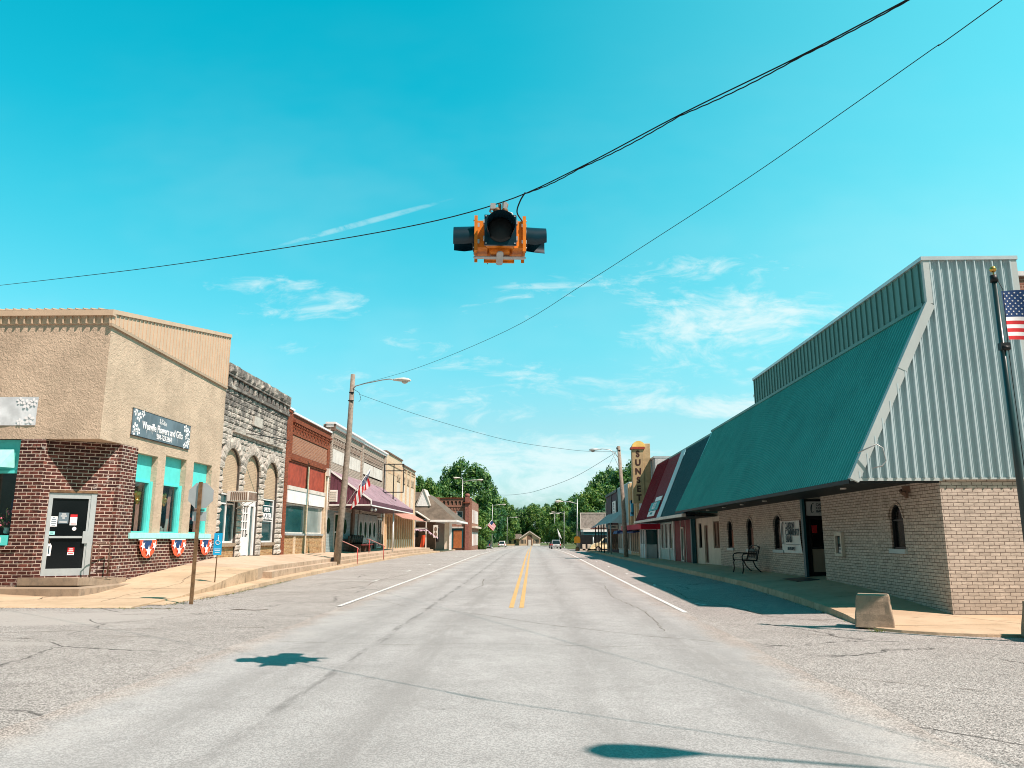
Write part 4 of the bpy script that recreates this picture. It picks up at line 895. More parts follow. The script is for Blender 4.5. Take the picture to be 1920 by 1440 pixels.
# ---- stone building with three arches
B = thing('stone_building', 'grey rock-faced stone building with three bricked-up arches', 'building', (-12.5, 34.9, 0))
Y0, Y1 = 30.80, 38.98
holes = [(31.12, 32.95, 0.80, 5.30, 0.92), (33.52, 35.40, 0.80, 5.26, 0.92), (36.12, 37.98, 0.80, 5.18, 0.92)]
q = MB(); FL.wall(q, Y0, Y1, 0.4, 8.4, [(a, b, c, e, rs, 0.22) for a, b, c, e, rs in holes], d=-0.04, ret=.6)
q.box(-40, -13.0, Y0, Y1, 0.4, 8.2); q.build('backing_wall', M_mortar, B)
r = random.Random(21)
def rockstone(mb, F, u0, u1, z0, z1, bulge=0.085, d=-0.04, gap=0.014):
    u0 += gap; u1 -= gap; z0 += gap; z1 -= gap; n = 4; rows = []
    ph = r.uniform(0, 6); dd = r.uniform(.4, 1.1)
    for i in range(n+1):
        row = []
        for k in range(n+1):
            s, t = i/n, k/n; e = 4*min(s, 1-s, .25)*min(1, 4*min(t, 1-t, .25)); 
            h = 0 if i in (0, n) or k in (0, n) else bulge*dd*(0.65+0.5*r.random())
            row.append(F.p(u0+(u1-u0)*s+(r.uniform(-.012, .012) if 0 < i < n else 0), z0+(z1-z0)*t+(r.uniform(-.012, .012) if 0 < k < n else 0), d+h+(0.02 if h == 0 else 0)))
        rows.append(row)
    mb.grid(rows)
    ring = [(u0, z0), (u1, z0), (u1, z1), (u0, z1)]
    for (a, b), (c, e) in zip(ring, ring[1:]+ring[:1]): mb.poly(F.p(a, b, d+.02), F.p(c, e, d+.02), F.p(c, e, d-.02), F.p(a, b, d-.02))
def inside(u, z):
    for a, b, c, e, rs in holes:
        cu, rad = (a+b)/2, (b-a)/2
        if a-0.02 < u < b+0.02 and z < e-rs: return True
        if z >= e-rs and ((u-cu)/(rad+0.36))**2+((z-(e-rs))/(rs+0.36))**2 < 1: return True
    return False
q = MB(); z = 0.82; row = 0
while z < 7.85:
    h = 0.25 if z < 5.9 else 0.235; u = Y0+0.01
    while u < Y1-0.05:
        wd = r.uniform(0.34, 0.62)
        ue = min(Y1-0.01, u+wd)
        if Y1-ue < 0.2: ue = Y1-0.01
        if z < 4.4:    # pier courses fill the piers exactly
            segs = [(Y0+0.01, 31.12), (32.95, 33.52), (35.40, 36.12), (37.98, Y1-0.01)]
            for a, b in segs:
                if row % 3 == 0 and b-a > 0.5: m_ = a+(b-a)*r.uniform(.35, .65); rockstone(q, FL, a, m_, z, z+h, 0.10); rockstone(q, FL, m_, b, z, z+h, 0.10)
                else: rockstone(q, FL, a, b, z, z+h, 0.11)
            break
        if not inside((u+ue)/2, z+h/2) and not (inside(u+.04, z+.04) and inside(ue-.04, z+.04)): rockstone(q, FL, u, ue, z, z+h, 0.07)
        u = ue
    z += h; row += 1
q.build('rock_faced_stones', M_stone, B)
q = MB()
for a, b, c, e, rs in holes:    # voussoirs
    cu, rad = (a+b)/2, (b-a)/2; n = 11
    for i in range(n):
        a0, a1 = math.pi*i/n+.015, math.pi*(i+1)/n-.015; rows = []
        for s in (0, .33, .66, 1):
            row_ = []
            for t in (0, .3, .7, 1):
                an = a0+(a1-a0)*s; k = 0.42*t*(1+0.10*(i % 2)); h = 0.03 if s in (0, 1) or t in (0, 1) else r.uniform(.055, .10)
                row_.append(FL.p(cu-math.cos(an)*(rad+k), e-rs+math.sin(an)*(rs+k), h))
            rows.append(row_)
        q.grid(rows)
        for rr_ in (rows[0], rows[-1], [x_[0] for x_ in rows], [x_[-1] for x_ in rows]):
            q.grid([rr_, [p_-Vector((.09, 0, 0)) for p_ in rr_]])
q.build('arch_stones', M_stone, B)
q = MB(); u = Y0-0.02
while u < Y1+.02:  # cornice: projecting courses and block frieze
    wd = r.uniform(.45, .75); ue = min(Y1+.03, u+wd)
    FL.ob(q, u, ue-.012, 8.22, 8.30, -.3, .10); rockstone(q, FL, u, ue, 8.30, 8.72+r.uniform(-.02, .03), 0.10, 0.09); FL.ob(q, u, ue-.01, 8.32, 8.70, -.3, .10); u = ue
u = Y0
while u < Y1-.1:
    FL.ob(q, u+.16, u+.40, 7.86, 8.18, -.05, .03); rockstone(q, FL, u+.14, u+.42, 7.84, 8.20, .06, 0.0); FL.ob(q, u+.42, u+.60, 7.92, 8.2, -.05, .02); u += .60
FL.ob(q, Y0, Y1, 7.72, 7.84, -.05, .09)
FL.ob(q, 31.8, 38.3, 5.96, 6.05, -.05, .12)
q.build('cornice', M_stone, B)
q = MB(); FL.ob(q, 34.0, 35.05, 6.55, 6.98, 0, .09); q.build('name_stone', paint('pale_dressed_stone', (0.46, 0.43, 0.38), .15, .9, 5, bmp=.5), B)
for a, b, c, e, rs in holes:
    q = MB(); pts = [(a+.005, 3.52), (b-.005, 3.52)]+[(u_, z_) for u_, z_ in FL.arc(a+.005, b-.005, e-.005, rs)][::-1]; q.poly(*[FL.p(u_, z_, -.13) for u_, z_ in pts]); FL.ob(q, a+.01, b-.01, 3.44, 3.52, -.25, -.11); q.build('arch_infill', M_infill, B)
FL.window(B, 31.14, 32.93, 1.40, 3.44, -.18, .075, M_white, M_glasst, nv=1, nh=1, hpos=[3.0])
FL.window(B, 36.14, 37.96, 1.40, 3.44, -.18, .075, M_white, M_glasst, nh=1, hpos=[2.5])
for a, b in ((31.14, 32.93), (36.14, 37.96)):
    q = MB(); FL.ob(q, a-.01, b+.01, 1.26, 1.40, -.22, .03); q.build('window_sill', M_conc, B); q = MB(); FL.ob(q, a, b, .78, 1.26, -.24, -.08); q.build('bulkhead', M_yellowbrick, B)
q = MB(); FL.ob(q, 33.54, 35.38, 3.0, 3.44, -.2, -.12); FL.ob(q, 33.54, 33.68, .84, 3.0, -.2, -.10); FL.ob(q, 35.2, 35.38, .84, 3.0, -.2, -.10); FL.ob(q, 34.62, 34.74, .84, 3.0, -.2, -.10); q.build('door_surround', M_white, B)
q = MB(); FL.ob(q, 33.68, 34.62, .86, 1.6, -.2, -.14)
for k in range(4): FL.ob(q, 33.68, 34.62, 1.6+k*.35, 1.65+k*.35, -.2, -.14)
for k in range(4): FL.ob(q, 33.68+k*.285, 33.76+k*.285, 1.65, 2.98, -.2, -.142)
dd = q.build('door', M_white, B); q = MB(); FL.ob(q, 33.7, 34.6, 1.62, 2.98, -.192, -.18); q.build('pane', M_glass, dd); q = MB(); q.sphere(FL.p(34.50, 1.75, -.12), .035); q.build('door_knob', M_black, dd)
q = MB(); FL.ob(q, 34.74, 35.2, .86, 3.0, -.2, -.17); q.build('side_pane', M_glasst, B)
text('SHELTIE', 'window_lettering', FL.p(36.95, 2.92, -.11), (0, 1, 0), .26, M_clothwhite, B, bold=.03, sx=.85); text('PORTER', 'window_lettering', FL.p(37.02, 2.62, -.11), (0, 1, 0), .36, M_clothwhite, B, bold=.03, sx=.85)
q = MB(); FL.ob(q, 36.3, 37.75, 2.38, 2.41, -.12, -.112); FL.ob(q, 36.3, 37.75, 3.10, 3.13, -.12, -.112); q.build('window_stripe', M_clothwhite, B)
q = MB(); q.tube([FL.p(33.0, 6.03, 0.1), FL.p(33.0, 6.03, 0.35), Vector((-11.0, 34.6, 5.95))], .02, 6); q.tube([(-12.4, 34.6, 5.6), (-11.0, 34.6, 5.95)], .012, 5)
tag(q.build('sign_bracket', M_black, loc=(-12.4, 33.0, 6.03)), 'thin empty iron sign bracket above the middle stone arch', 'bracket')
A = thing('air_conditioner', 'white window air conditioner sticking out beside the stone building door', 'air conditioner', (-12.3, 32.3, 3.1))
q = MB(); q.box(-12.62, -11.72, 31.95, 32.95, 3.10, 3.52); q.build('casing', M_offwhite, A, bevel=.01)
q = MB()
for k in range(9): q.box(-12.45+k*.08, -12.41+k*.08, 31.935, 31.95, 3.15, 3.47)
for k in range(10): q.box(-11.72, -11.705, 32.0+k*.095, 32.04+k*.095, 3.15, 3.47)
q.build('grille', M_brown, A); q = MB(); q.tube([(-11.8, 32.1, 3.1), (-12.25, 32.1, 2.8)], .015, 5); q.tube([(-11.8, 32.8, 3.1), (-12.25, 32.8, 2.8)], .015, 5); q.build('brace', M_white, A)

# ---- red brick store
B = thing('red_brick_store', 'narrow painted red brick store with boarded red upper panels', 'store', (-12.5, 43.2, 0)); Y0, Y1 = 39.0, 47.5
q = MB(); FL.wall(q, Y0, Y1, 4.2, 8.0, [(39.95, 47.0, 5.95, 6.95, 0, .06), (39.5, 42.95, 4.27, 5.52, 0, .1), (43.3, 46.6, 4.27, 5.52, 0, .1)], ret=.55)
FL.wall(q, Y0, 39.48, .4, 4.2, ret=.55); FL.wall(q, Y0-.0, 39.85, 8.0, 8.14, ret=.2); q.box(-40, -12.98, Y0, Y1, .4, 7.9)
for i in range(24):
    u = 39.9+i*.305; FL.ob(q, u, u+.14, 7.30, 7.42, 0, .06); FL.ob(q, u+.03, u+.17, 7.42, 7.56, 0, .10)
    if i % 2 == 0: FL.ob(q, u, u+.13, 7.14, 7.30, 0, .04)
FL.ob(q, 39.85, Y1, 7.56, 7.66, 0, .13); FL.ob(q, 39.85, Y1, 5.62, 5.72, 0, .05); FL.ob(q, 39.0, 39.5, 8.0, 8.14, -.2, .05)
q.build('wall', M_redbrick2, B)
q = MB(); FL.ob(q, 39.97, 46.98, 5.97, 6.93, -.058, -.04); q.build('pale_brick_panel', brick('salmon_brick', (.38, .17, .09), (.27, .11, .06), (.4, .26, .2), .21, .08, .01, .2, .6), B)
q = MB(); FL.ob(q, 39.80, Y1+.02, 8.0, 8.10, -.3, .10); FL.ob(q, 39.0, 39.85, 8.14, 8.24, -.3, .08); q.build('white_coping', M_white, B)
for a, b in ((39.52, 42.93), (43.32, 46.58)):
    q = MB(); FL.ob(q, a, b, 4.29, 5.50, -.09, -.05); q.build('red_board', M_red, B)
    q = MB(); FL.ob(q, a-.02, b+.02, 3.40, 4.05, -.1, .05); q.build('sign_box', M_white, B)
    q = MB(); FL.ob(q, a-.04, b+.04, 4.06, 4.26, -.1, .08); q.build('shutter_rail', M_offwhite, B)
    FL.window(B, a, b, 1.84, 3.38, -.12, .07, M_offwhite, M_glasst if a < 40 else glassm('pale_glass', (.22, .26, .25), .1), nv=0)
    q = MB(); FL.ob(q, a-.05, b+.05, 1.74, 1.84, -.1, .06); q.build('window_sill', M_grey, B)
    q = MB(); FL.ob(q, a, b, .5, 1.74, -.2, -.03); q.build('bulkhead', M_yellowbrick, B)
q = MB(); FL.ob(q, 42.97, 43.28, .5, 5.52, -.1, .01); FL.ob(q, 46.62, 47.48, .5, 5.5, -.1, .015); FL.ob(q, 41.0, 41.35, .5, 1.73, -.1, 0.0); q.build('brick_pier', M_creambrick, B)
q = MB(); q.tube([(-12.38, 46.9, .7), (-12.38, 46.9, 5.6)], .04, 6); q.build('downpipe', M_offwhite, B); q = MB(); FL.ob(q, 46.75, 47.05, 5.3, 5.75, 0, .2); q.build('meter_box', M_offwhite, B)

# ---- pale brick pair with mauve canopy
B = thing('pale_brick_store', 'pale grey brick double store front behind the mauve canopy', 'store', (-12.5, 56.7, 0)); Y0, Y1 = 47.55, 65.7
q = MB(); FL.wall(q, Y0, Y1, 3.3, 8.6, [(48.0, 56.2, 6.25, 7.15, 0, .05), (56.9, 64.6, 6.15, 7.2, 0, .05)], ret=.5); q.box(-40, -12.95, Y0, Y1, .4, 8.4)
for a, b in ((48.1, 56.1), (57.0, 64.9)):
    n = int((b-a)/.42)
    for i in range(n): u = a+i*.42; FL.ob(q, u, u+.17, 7.42, 7.56, 0, .06); FL.ob(q, u+.04, u+.21, 7.56, 7.78, 0, .10); 
    FL.ob(q, a, b, 7.80, 7.90, 0, .12)
FL.ob(q, 56.25, 56.75, 3.3, 8.55, 0, .10); FL.ob(q, 47.55, 47.9, 3.3, 8.6, 0, .08); FL.ob(q, 65.1, 65.68, 3.3, 8.55, 0, .10)
q.build('wall', M_whitebrick, B)
q = MB()
for a, b in ((48.0, 51.9), (52.05, 56.2), (56.95, 60.7), (60.85, 64.6)): FL.ob(q, a+.02, b-.02, 6.28, 7.13, -.045, .0)
q.build('blank_panels', M_offwhite, B)
q = MB()
for a, b in ((48.2, 56.0), (57.1, 64.8)):
    for i in range(int((b-a)/.42)): u = a+i*.42; FL.ob(q, u, u+.15, 7.28, 7.42, 0, .012); FL.ob(q, u+.2, u+.35, 7.42, 7.72, 0, .012)
q.build('corbel_slot_shade', M_brown, B)  # dark boxes on the wall stand in for shade between the corbels
q = MB(); FL.ob(q, 47.45, 56.4, 8.6, 8.72, -.35, .28); FL.ob(q, 56.42, 65.8, 8.58, 8.70, -.35, .24); FL.ob(q, 47.5, 65.7, 8.42, 8.6, -.3, .16); q.build('cornice', M_white, B)
q = MB(); FL.ob(q, 47.52, 47.85, 8.2, 8.62, 0.02, .22); q.build('rusty_bracket', M_brown, B)
q = MB(); FL.ob(q, 47.6, 56.2, .55, 3.6, -.3, -.06); q.build('lower_wall', brick('blue_grey_painted_brick', (.34, .42, .42), (.30, .38, .38), (.2, .25, .25), .21, .09, .012, .12, .5), B)
q = MB()
for c in (48.1, 52.4):
    q = MB(); q.poly(*[FL.p(c+.48*math.cos(2*math.pi*k/24), 2.35+.48*math.sin(2*math.pi*k/24), -.045) for k in range(24)]); q.build('oval_pane', M_glass, B)
FL.window(B, 49.4, 50.9, .75, 3.2, -.05, .12, M_offwhite, M_glass, nh=1, name='shop_door')
M_shut = paint('pale_shutter', (.40, .41, .39), .06, .6)
for i in range(4): q = MB(); a = 56.3+i*1.65; FL.ob(q, a, a+1.5, 1.25, 3.4, -.06, .0); FL.ob(q, a+1.5, a+1.65, .7, 3.4, -.1, .03); q.build('shutter_panel', M_shut, B)
for i in range(4): q = MB(); c = 57.05+i*1.65; q.poly(*[FL.p(c+.40*math.cos(2*math.pi*k/20), 2.2+.60*math.sin(2*math.pi*k/20), .004) for k in range(20)]); q.build('oval_pane', M_glass, B)
q = MB()
for i in range(4):
    a = 56.3+i*1.65
    for k in range(9): FL.ob(q, a+.1, a+1.4, 2.90+k*.05, 2.925+k*.05, .0, .02)
q.build('louvre_slats', paint('louvre_grey', (.36, .38, .37), .06, .6), B)
FL.window(B, 63.2, 65.0, .8, 3.2, -.05, .12, M_offwhite, M_glass, nv=1)
q = MB(); FL.ob(q, 54.0, 54.6, .6, 3.6, -.06, .10); q.build('downpipe_board', M_brown, B)
# the canopy
XF = -9.87; yA, yB = 47.6, 64.6
q = MB(); q.poly((-12.5, yA, 5.70), (XF, yA, 3.88), (XF, yB, 3.88), (-12.5, yB, 5.70)); 
y = yA
while y < yB: q.ob((-12.5, y, 5.70), (0, 1, 0), Vector((2.63, 0, -1.82)).normalized(), Vector((1.82, 0, 2.63)).normalized(), (0, .05), (0, 3.2), (.0, .03)); y += .42
q.ob((-12.5, 55.7, 5.7), (0, 1, 0), Vector((2.63, 0, -1.82)).normalized(), Vector((1.82, 0, 2.63)).normalized(), (0, .15), (0, 3.2), (.0, .07)); q.build('canopy_roof', M_pinkroof, B)
q = MB(); q.poly((-12.48, yA+.01, 5.66), (XF, yA+.01, 3.86), (XF, yA+.01, 3.62), (-12.48, yA+.01, 3.62)); x = -12.4
while x < XF-.1: zt = 5.66-(x+12.5)*1.82/2.63; q.box(x, x+.04, yA-.015, yA+.01, 3.64, zt-.02); x += .235
q.build('canopy_gable', M_purple, B)
q = MB(); q.ob((-12.5, yA-.03, 5.70), Vector((2.63, 0, -1.82)).normalized(), (0, 1, 0), Vector((1.82, 0, 2.63)).normalized(), (0, 3.22), (-.02, .06), (-.03, .06)); q.box(-12.5, XF+.05, yA-.03, yA+.0, 3.55, 3.63); q.box(XF, XF+.06, yA-.03, yA+.06, 3.55, 3.92); q.box(XF, XF+.05, yA, yB, 3.54, 3.61); q.build('canopy_trim', M_white, B)
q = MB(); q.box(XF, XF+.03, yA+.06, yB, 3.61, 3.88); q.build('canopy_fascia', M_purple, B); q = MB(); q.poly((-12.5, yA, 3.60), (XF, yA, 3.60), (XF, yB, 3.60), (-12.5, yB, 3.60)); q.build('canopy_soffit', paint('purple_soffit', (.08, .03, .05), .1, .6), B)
q = MB(); q.box(-12.42, -11.93, yA-.06, yA-.02, 3.78, 4.50); q.build('gable_vent', M_white, B); q = MB()
for k in range(6): q.box(-12.37, -11.98, yA-.085, yA-.06, 3.84+k*.105, 3.89+k*.105)
q.build('vent_slats', M_offwhite, B)
for yy_, xx_ in ((58.0, -10.3),):
    q = MB(); q.cyl((xx_, yy_, interp(yy_, EZ)), (xx_, yy_, 3.58), .06, n=10); q.build('canopy_post', M_white, B)
q = MB(); q.cyl((-10.1, 49.0, 3.55), (-10.05, 48.9, 3.38), .05, n=8); q.lathe((-10.05, 48.9, 3.42), [(.05, 0), (.10, -.12), (.10, -.18)], 10, (0.3, -1, .6)); q.lathe((-9.95, 49.2, 3.42), [(.05, 0), (.10, -.12), (.10, -.18)], 10, (-.3, -1, .6)); q.build('flood_light', M_grey, B)
# bench on the porch and the iron sign frame
b = thing('porch_bench', 'dark wooden porch bench with a red rail seat under the mauve canopy', 'bench', (-11.6, 53.6, .78))
q = MB(); q.box(-12.2, -12.1, 51.9, 55.4, 1.2, 1.75)
for k in range(6): q.cyl((-12.05, 52.1+k*.6, 1.25), (-12.05, 52.6+k*.6, 1.72), .12, n=8)
q.build('backrest', M_wooddark, b); q = MB(); q.box(-12.1, -11.3, 51.9, 55.4, 1.12, 1.20); q.build('seat', M_wooddark, b); q = MB(); q.box(-11.3, -11.24, 51.9, 55.6, 1.13, 1.21); q.build('front_rail', M_redtrim, b)
for yy_ in (51.95, 53.6, 55.2): q = MB(); q.box(-12.15, -11.35, yy_, yy_+.18, .70, 1.12); q.build('leg', M_wooddark, b)
b = thing('iron_sign_frame', 'empty black iron sign frame on a post above the mauve canopy', 'sign frame', (-10.9, 61, 4.3))
q = MB()
for x_ in (-11.65, -10.9, -10.12): q.box(x_-.035, x_+.035, 60.97, 61.03, 5.1, 7.35)
for z_ in (5.1, 6.78, 7.3): q.box(-11.68, -10.09, 60.96, 61.04, z_, z_+.07)
q.build('frame', M_black, b); q = MB(); q.cyl((-10.9, 61, 4.4), (-10.9, 61, 5.12), .05, n=8); q.box(-11.1, -10.7, 60.9, 61.1, 4.4, 4.55); q.build('post', M_black, b)
# ---- cream brick building
B = thing('cream_brick_building', 'tall cream brick building with blind upper panels at the end of the left row', 'building', (-12.5, 74.2, 0)); Y0, Y1 = 65.75, 82.7
q = MB(); FL.wall(q, Y0, Y1, .5, 8.5); q.box(-40, -12.55, Y0, Y1, .4, 8.3); FL.wall(q, Y0, 74.3, 8.5, 8.86, ret=.3)
for u in (66.0, 74.1, 76.6, 79.2, 82.2): FL.ob(q, u, u+.42, 3.9, 8.2, 0, .10)
for i in range(18): u = 66.4+i*.42; FL.ob(q, u, u+.18, 8.0, 8.2, 0, .08); FL.ob(q, u, u+.18, 7.2, 7.5, 0, .05)
FL.ob(q, 66.0, 82.6, 7.95, 8.02, 0, .06); q.build('wall', M_creambrick, B)
q = MB(); FL.ob(q, Y0, 74.3, 8.86, 8.98, -.3, .10); FL.ob(q, 74.32, Y1, 8.5, 8.62, -.3, .10); FL.ob(q, 74.3, 82.4, 8.16, 8.24, 0, .08); q.build('coping', M_brown, B)
for a, b in ((71.6, 73.2), (74.7, 76.3), (77.2, 78.9), (79.8, 81.9)):
    q = MB(); FL.ob(q, a, b, 6.75, 7.45, 0, .03); o = q.build('louvre', M_brown, B); q = MB()
    for k in range(6): FL.ob(q, a+.04, b-.04, 6.80+k*.11, 6.85+k*.11, .03, .06)
    q.build('slats', M_creambrick, o)
    q = MB(); FL.ob(q, a, b, 4.6, 6.6, 0, .025); q.build('blind_panel', M_beige, B)
q = MB(); q.poly((-12.5, 65.9, 4.05), (-10.9, 65.9, 3.25), (-10.9, 80.8, 3.25), (-12.5, 80.8, 4.05)); y = 65.9
while y < 80.8: q.ob((-12.5, y, 4.05), (0, 1, 0), Vector((1.6, 0, -.8)).normalized(), Vector((.8, 0, 1.6)).normalized(), (0, .06), (0, 1.8), (.0, .03)); y += .3
q.build('pink_awning', M_pinkawn, B)
y = 66.3
while y < 82.2: q = MB(); FL.ob(q, y, y+.30, .6, 3.6, 0, .16); q.build('pilaster', M_tan, B); y += 1.3
y = 66.62
while y < 82: q = MB(); FL.ob(q, y, y+.95, 1.5, 3.4, .0, .03); q.build('dark_pane', M_brown, B); q = MB(); FL.ob(q, y, y+.95, .6, 1.48, .0, .08); q.build('bulkhead', M_beige, B); y += 1.3
q = MB(); q.cyl((-11.0, 79.6, 3.45), (-10.95, 79.5, 3.35), .09, n=8); q.cyl((-11.0, 80.0, 3.45), (-10.9, 80.1, 3.35), .09, n=8); tag(q.build('security_light', M_black, loc=(-11, 79.8, 3.4)), 'twin black flood lights on the faded pink awning', 'light')
# ------------------------------------------------------------------ right row (street face on X = 8.26)
FR = Face((8.26, 0, 0), (0, 1, 0), (-1, 0, 0))      # u = Y
FG = Face((0, 16.0, 0), (1, 0, 0), (0, -1, 0))      # gable end of the bank, u = X
B = thing('bank_building', 'bank with painted cream brick, steep teal metal canopy roof and tall sage ribbed metal end', 'bank', (9.3, 16.0, 0))
EX, EZ_, TX, TZ, XR = 6.47, 2.78, 8.38, 6.48, 10.42
XR = 10.30; YT, YB = 35.6, 28.75
arch = [(17.70, 18.36, 1.36, 2.36, .32, .12), (26.20, 27.16, 1.22, 2.36, .40, .10), (29.66, 30.55, 1.20, 2.34, .38, .10), (32.62, 33.52, 1.20, 2.32, .38, .10)]
q = MB(); FR.wall(q, 16.0, 34.92, -.1, 2.78, arch+[(22.6, 24.2, .2, 2.77, 0, 1.4)]); FG.wall(q, 8.26, XR-.01, -.1, 2.79); 
q.poly((XR-.01, 16, -.1), (XR-.01, 16, 2.79), (XR-.01, 34.9, 2.79), (XR-.01, 34.9, -.1)); q.build('brick_wall', M_bankbrick, B)
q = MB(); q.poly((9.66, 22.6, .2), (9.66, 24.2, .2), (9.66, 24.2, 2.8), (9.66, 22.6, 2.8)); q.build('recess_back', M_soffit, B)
# gable end of ribbed metal
q = MB(); gx = [(EX+.02, 2.79), (XR, 2.79), (XR, 7.45), (TX, 7.45), (TX, TZ)]
q.poly(*[(x, 15.96, z) for x, z in gx]); q.poly(*[(x, 16.02, z) for x, z in gx])
x = 6.62; i = 0
while x < XR-.05:
    zt = 7.42 if x > TX else EZ_+(x-EX)*(TZ-EZ_)/(TX-EX)-.14
    if zt > 2.9:
        q.add([(x-.004, 15.96, 2.80), (x+.006, 15.895, 2.80), (x+.030, 15.895, 2.80), (x+.044, 15.96, 2.80), (x-.004, 15.96, zt), (x+.006, 15.895, zt), (x+.030, 15.895, zt), (x+.044, 15.96, zt)], [(0, 1, 5, 4), (1, 2, 6, 5), (2, 3, 7, 6), (4, 5, 6, 7), (0, 1, 2, 3)])
        for k in (.085, .12): q.box(x+k, x+k+.008, 15.952, 15.96, 2.80, zt)
    x += .187
q.poly((XR, 15.96, 2.79), (XR, 15.96, 7.45), (XR, YB, 7.45), (XR, YB, 2.79)); q.build('ribbed_end_wall', M_sagemetal, B)
q = MB(); s_ = Vector((TX-EX, 0, TZ-EZ_)).normalized(); n_ = Vector((-(TZ-EZ_), 0, TX-EX)).normalized(); L_ = math.hypot(TX-EX, TZ-EZ_)
q.ob((EX, 15.90, EZ_), s_, (0, 1, 0), n_, (0, L_*.62), (0, .14), (-.16, .03)); q.ob((EX, 15.893, EZ_), s_, (0, 1, 0), n_, (L_*.62-.01, L_), (0, .15), (-.155, .036))
q.box(TX-.02, TX+.13, 15.90, 15.99, TZ-.02, 7.42); q.box(XR-.10, XR+.03, 15.90, 16.0, 2.79, 7.42); q.box(EX, 8.3, 15.94, 16.05, 2.74, 2.80); q.box(8.3, XR, 15.93, 15.97, 2.765, 2.80)
q.build('end_trim', M_sagetrim, B)
q = MB(); q.box(TX-.06, XR+.05, 15.88, 16.05, 7.42, 7.50); q.box(TX-.06, TX+.06, 16.05, YB+.04, 7.42, 7.50); q.box(XR-.05, XR+.05, 16.05, YB, 7.42, 7.50); q.box(TX, XR, YB-.05, YB+.05, 7.42, 7.50); q.build('coping', M_alum, B)
# upper ribbed wall along the street
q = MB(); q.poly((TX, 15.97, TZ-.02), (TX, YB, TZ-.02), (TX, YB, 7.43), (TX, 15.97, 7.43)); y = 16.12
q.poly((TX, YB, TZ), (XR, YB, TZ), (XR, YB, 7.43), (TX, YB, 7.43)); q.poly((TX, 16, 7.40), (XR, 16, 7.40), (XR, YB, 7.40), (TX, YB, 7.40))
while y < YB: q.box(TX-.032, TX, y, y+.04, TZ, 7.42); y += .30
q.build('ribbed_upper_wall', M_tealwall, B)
q = MB(); q.box(TX-.07, TX-.0, 16.02, YT+.25, TZ-.05, TZ+.03); q.build('roof_flashing', M_tealwall, B)
# steep canopy of fine-ribbed teal metal
q = MB(); q.poly((EX, 16.0, EZ_), (TX, 16.0, TZ), (TX, YT+.3, TZ), (EX, YT-.3, EZ_)); y = 16.1
while y < YT-.1:
    q.add([Vector((EX, y, EZ_))+n_*k[1]+Vector((0, k[0], 0)) for k in ((0, 0), (.014, .022), (.030, .022), (.044, 0))]+[Vector((TX, y, TZ))+n_*k[1]+Vector((0, k[0]+.0, 0)) for k in ((0, 0), (.014, .022), (.030, .022), (.044, 0))], [(0, 1, 5, 4), (1, 2, 6, 5), (2, 3, 7, 6)]); y += .155
q.poly((EX, YT-.3, EZ_), (TX, YT+.3, TZ), (TX, YT+.3, 2.8), ) ; q.build('teal_canopy_roof', M_teal, B)
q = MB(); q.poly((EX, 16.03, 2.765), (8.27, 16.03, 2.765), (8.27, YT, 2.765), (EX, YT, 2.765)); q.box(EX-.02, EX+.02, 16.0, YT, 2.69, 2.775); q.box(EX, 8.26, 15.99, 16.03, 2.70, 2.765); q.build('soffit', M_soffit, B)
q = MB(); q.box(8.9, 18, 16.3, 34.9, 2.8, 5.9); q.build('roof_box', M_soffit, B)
for y in (18.6, 24.9, 27.6, 30.2, 33.0): q = MB(); q.cyl((7.35, y, 2.765), (7.35, y, 2.73), .07, n=12); q.build('soffit_light', M_offwhite, B)
for i, a in enumerate(arch):
    FR.window(B, a[0], a[1], a[2], a[3], -.09, .04, M_black, M_glassblack, rise=a[4], nh=1 if i == 0 else 0, hpos=[2.0])
    q = MB(); FR.ob(q, a[0]-.06, a[1]+.06, a[2]-.10, a[2], -.05, .06); q.build('window_sill', M_bankbrick if False else M_sagetrim, B)
    q = MB(); ar = FR.arc(a[0], a[1], a[3], a[4]); c = (a[0]+a[1])/2
    out = [(c+(u_-c)*1.16, (a[3]-a[4])+(z_-(a[3]-a[4]))*1.22) for u_, z_ in ar]
    for (p0, p1, o0, o1) in zip(ar, ar[1:], out, out[1:]): q.poly(FR.p(*p0, .025), FR.p(*p1, .025), FR.p(*o1, .025), FR.p(*o0, .025)); q.poly(FR.p(*o0, .025), FR.p(*o1, .025), FR.p(*o1, 0), FR.p(*o0, 0))
    for k in range(13): FR.ob(q, ar[k][0]-.004, ar[k][0]+.004, ar[k][1], ar[k][1]+.002, 0.02, .026)
    q.build('arch_surround', M_bankbrick, B)
# street door in its recess: glazed door facing the corner
FD = Face((0, 24.19, 0), (1, 0, 0), (0, -1, 0)); q = MB(); FD.ob(q, 8.30, 9.64, .2, 2.77, -.02, .01); q.build('door_wall', M_soffit, B)
q = MB()
for a, b in ((8.40, 8.46), (8.86, 8.94), (9.34, 9.40)): FD.ob(q, a, b, .48, 2.22, .01, .06)
FD.ob(q, 8.46, 9.34, 2.16, 2.22, .01, .058); FD.ob(q, 8.46, 9.34, .48, .60, .01, .058); FD.ob(q, 8.46, 9.34, 1.28, 1.34, .01, .056); dd = q.build('door', M_black, B)
q = MB(); FD.ob(q, 8.46, 8.86, 1.34, 2.16, .01, .02); FD.ob(q, 8.94, 9.34, 1.34, 2.16, .01, .02); q.build('upper_pane', M_glassblack, dd); q = MB(); FD.ob(q, 8.46, 8.86, .60, 1.28, .01, .022); FD.ob(q, 8.94, 9.34, .60, 1.28, .01, .022); q.build('lower_pane', glassm('brick_reflection_glass', (.34, .27, .20), .2, .3), dd)  # reflection of pale brick painted into the lower panes' base colour
q = MB(); FD.ob(q, 8.50, 8.66, 1.75, 1.98, .022, .03); q.build('door_notice', M_clothred, dd)
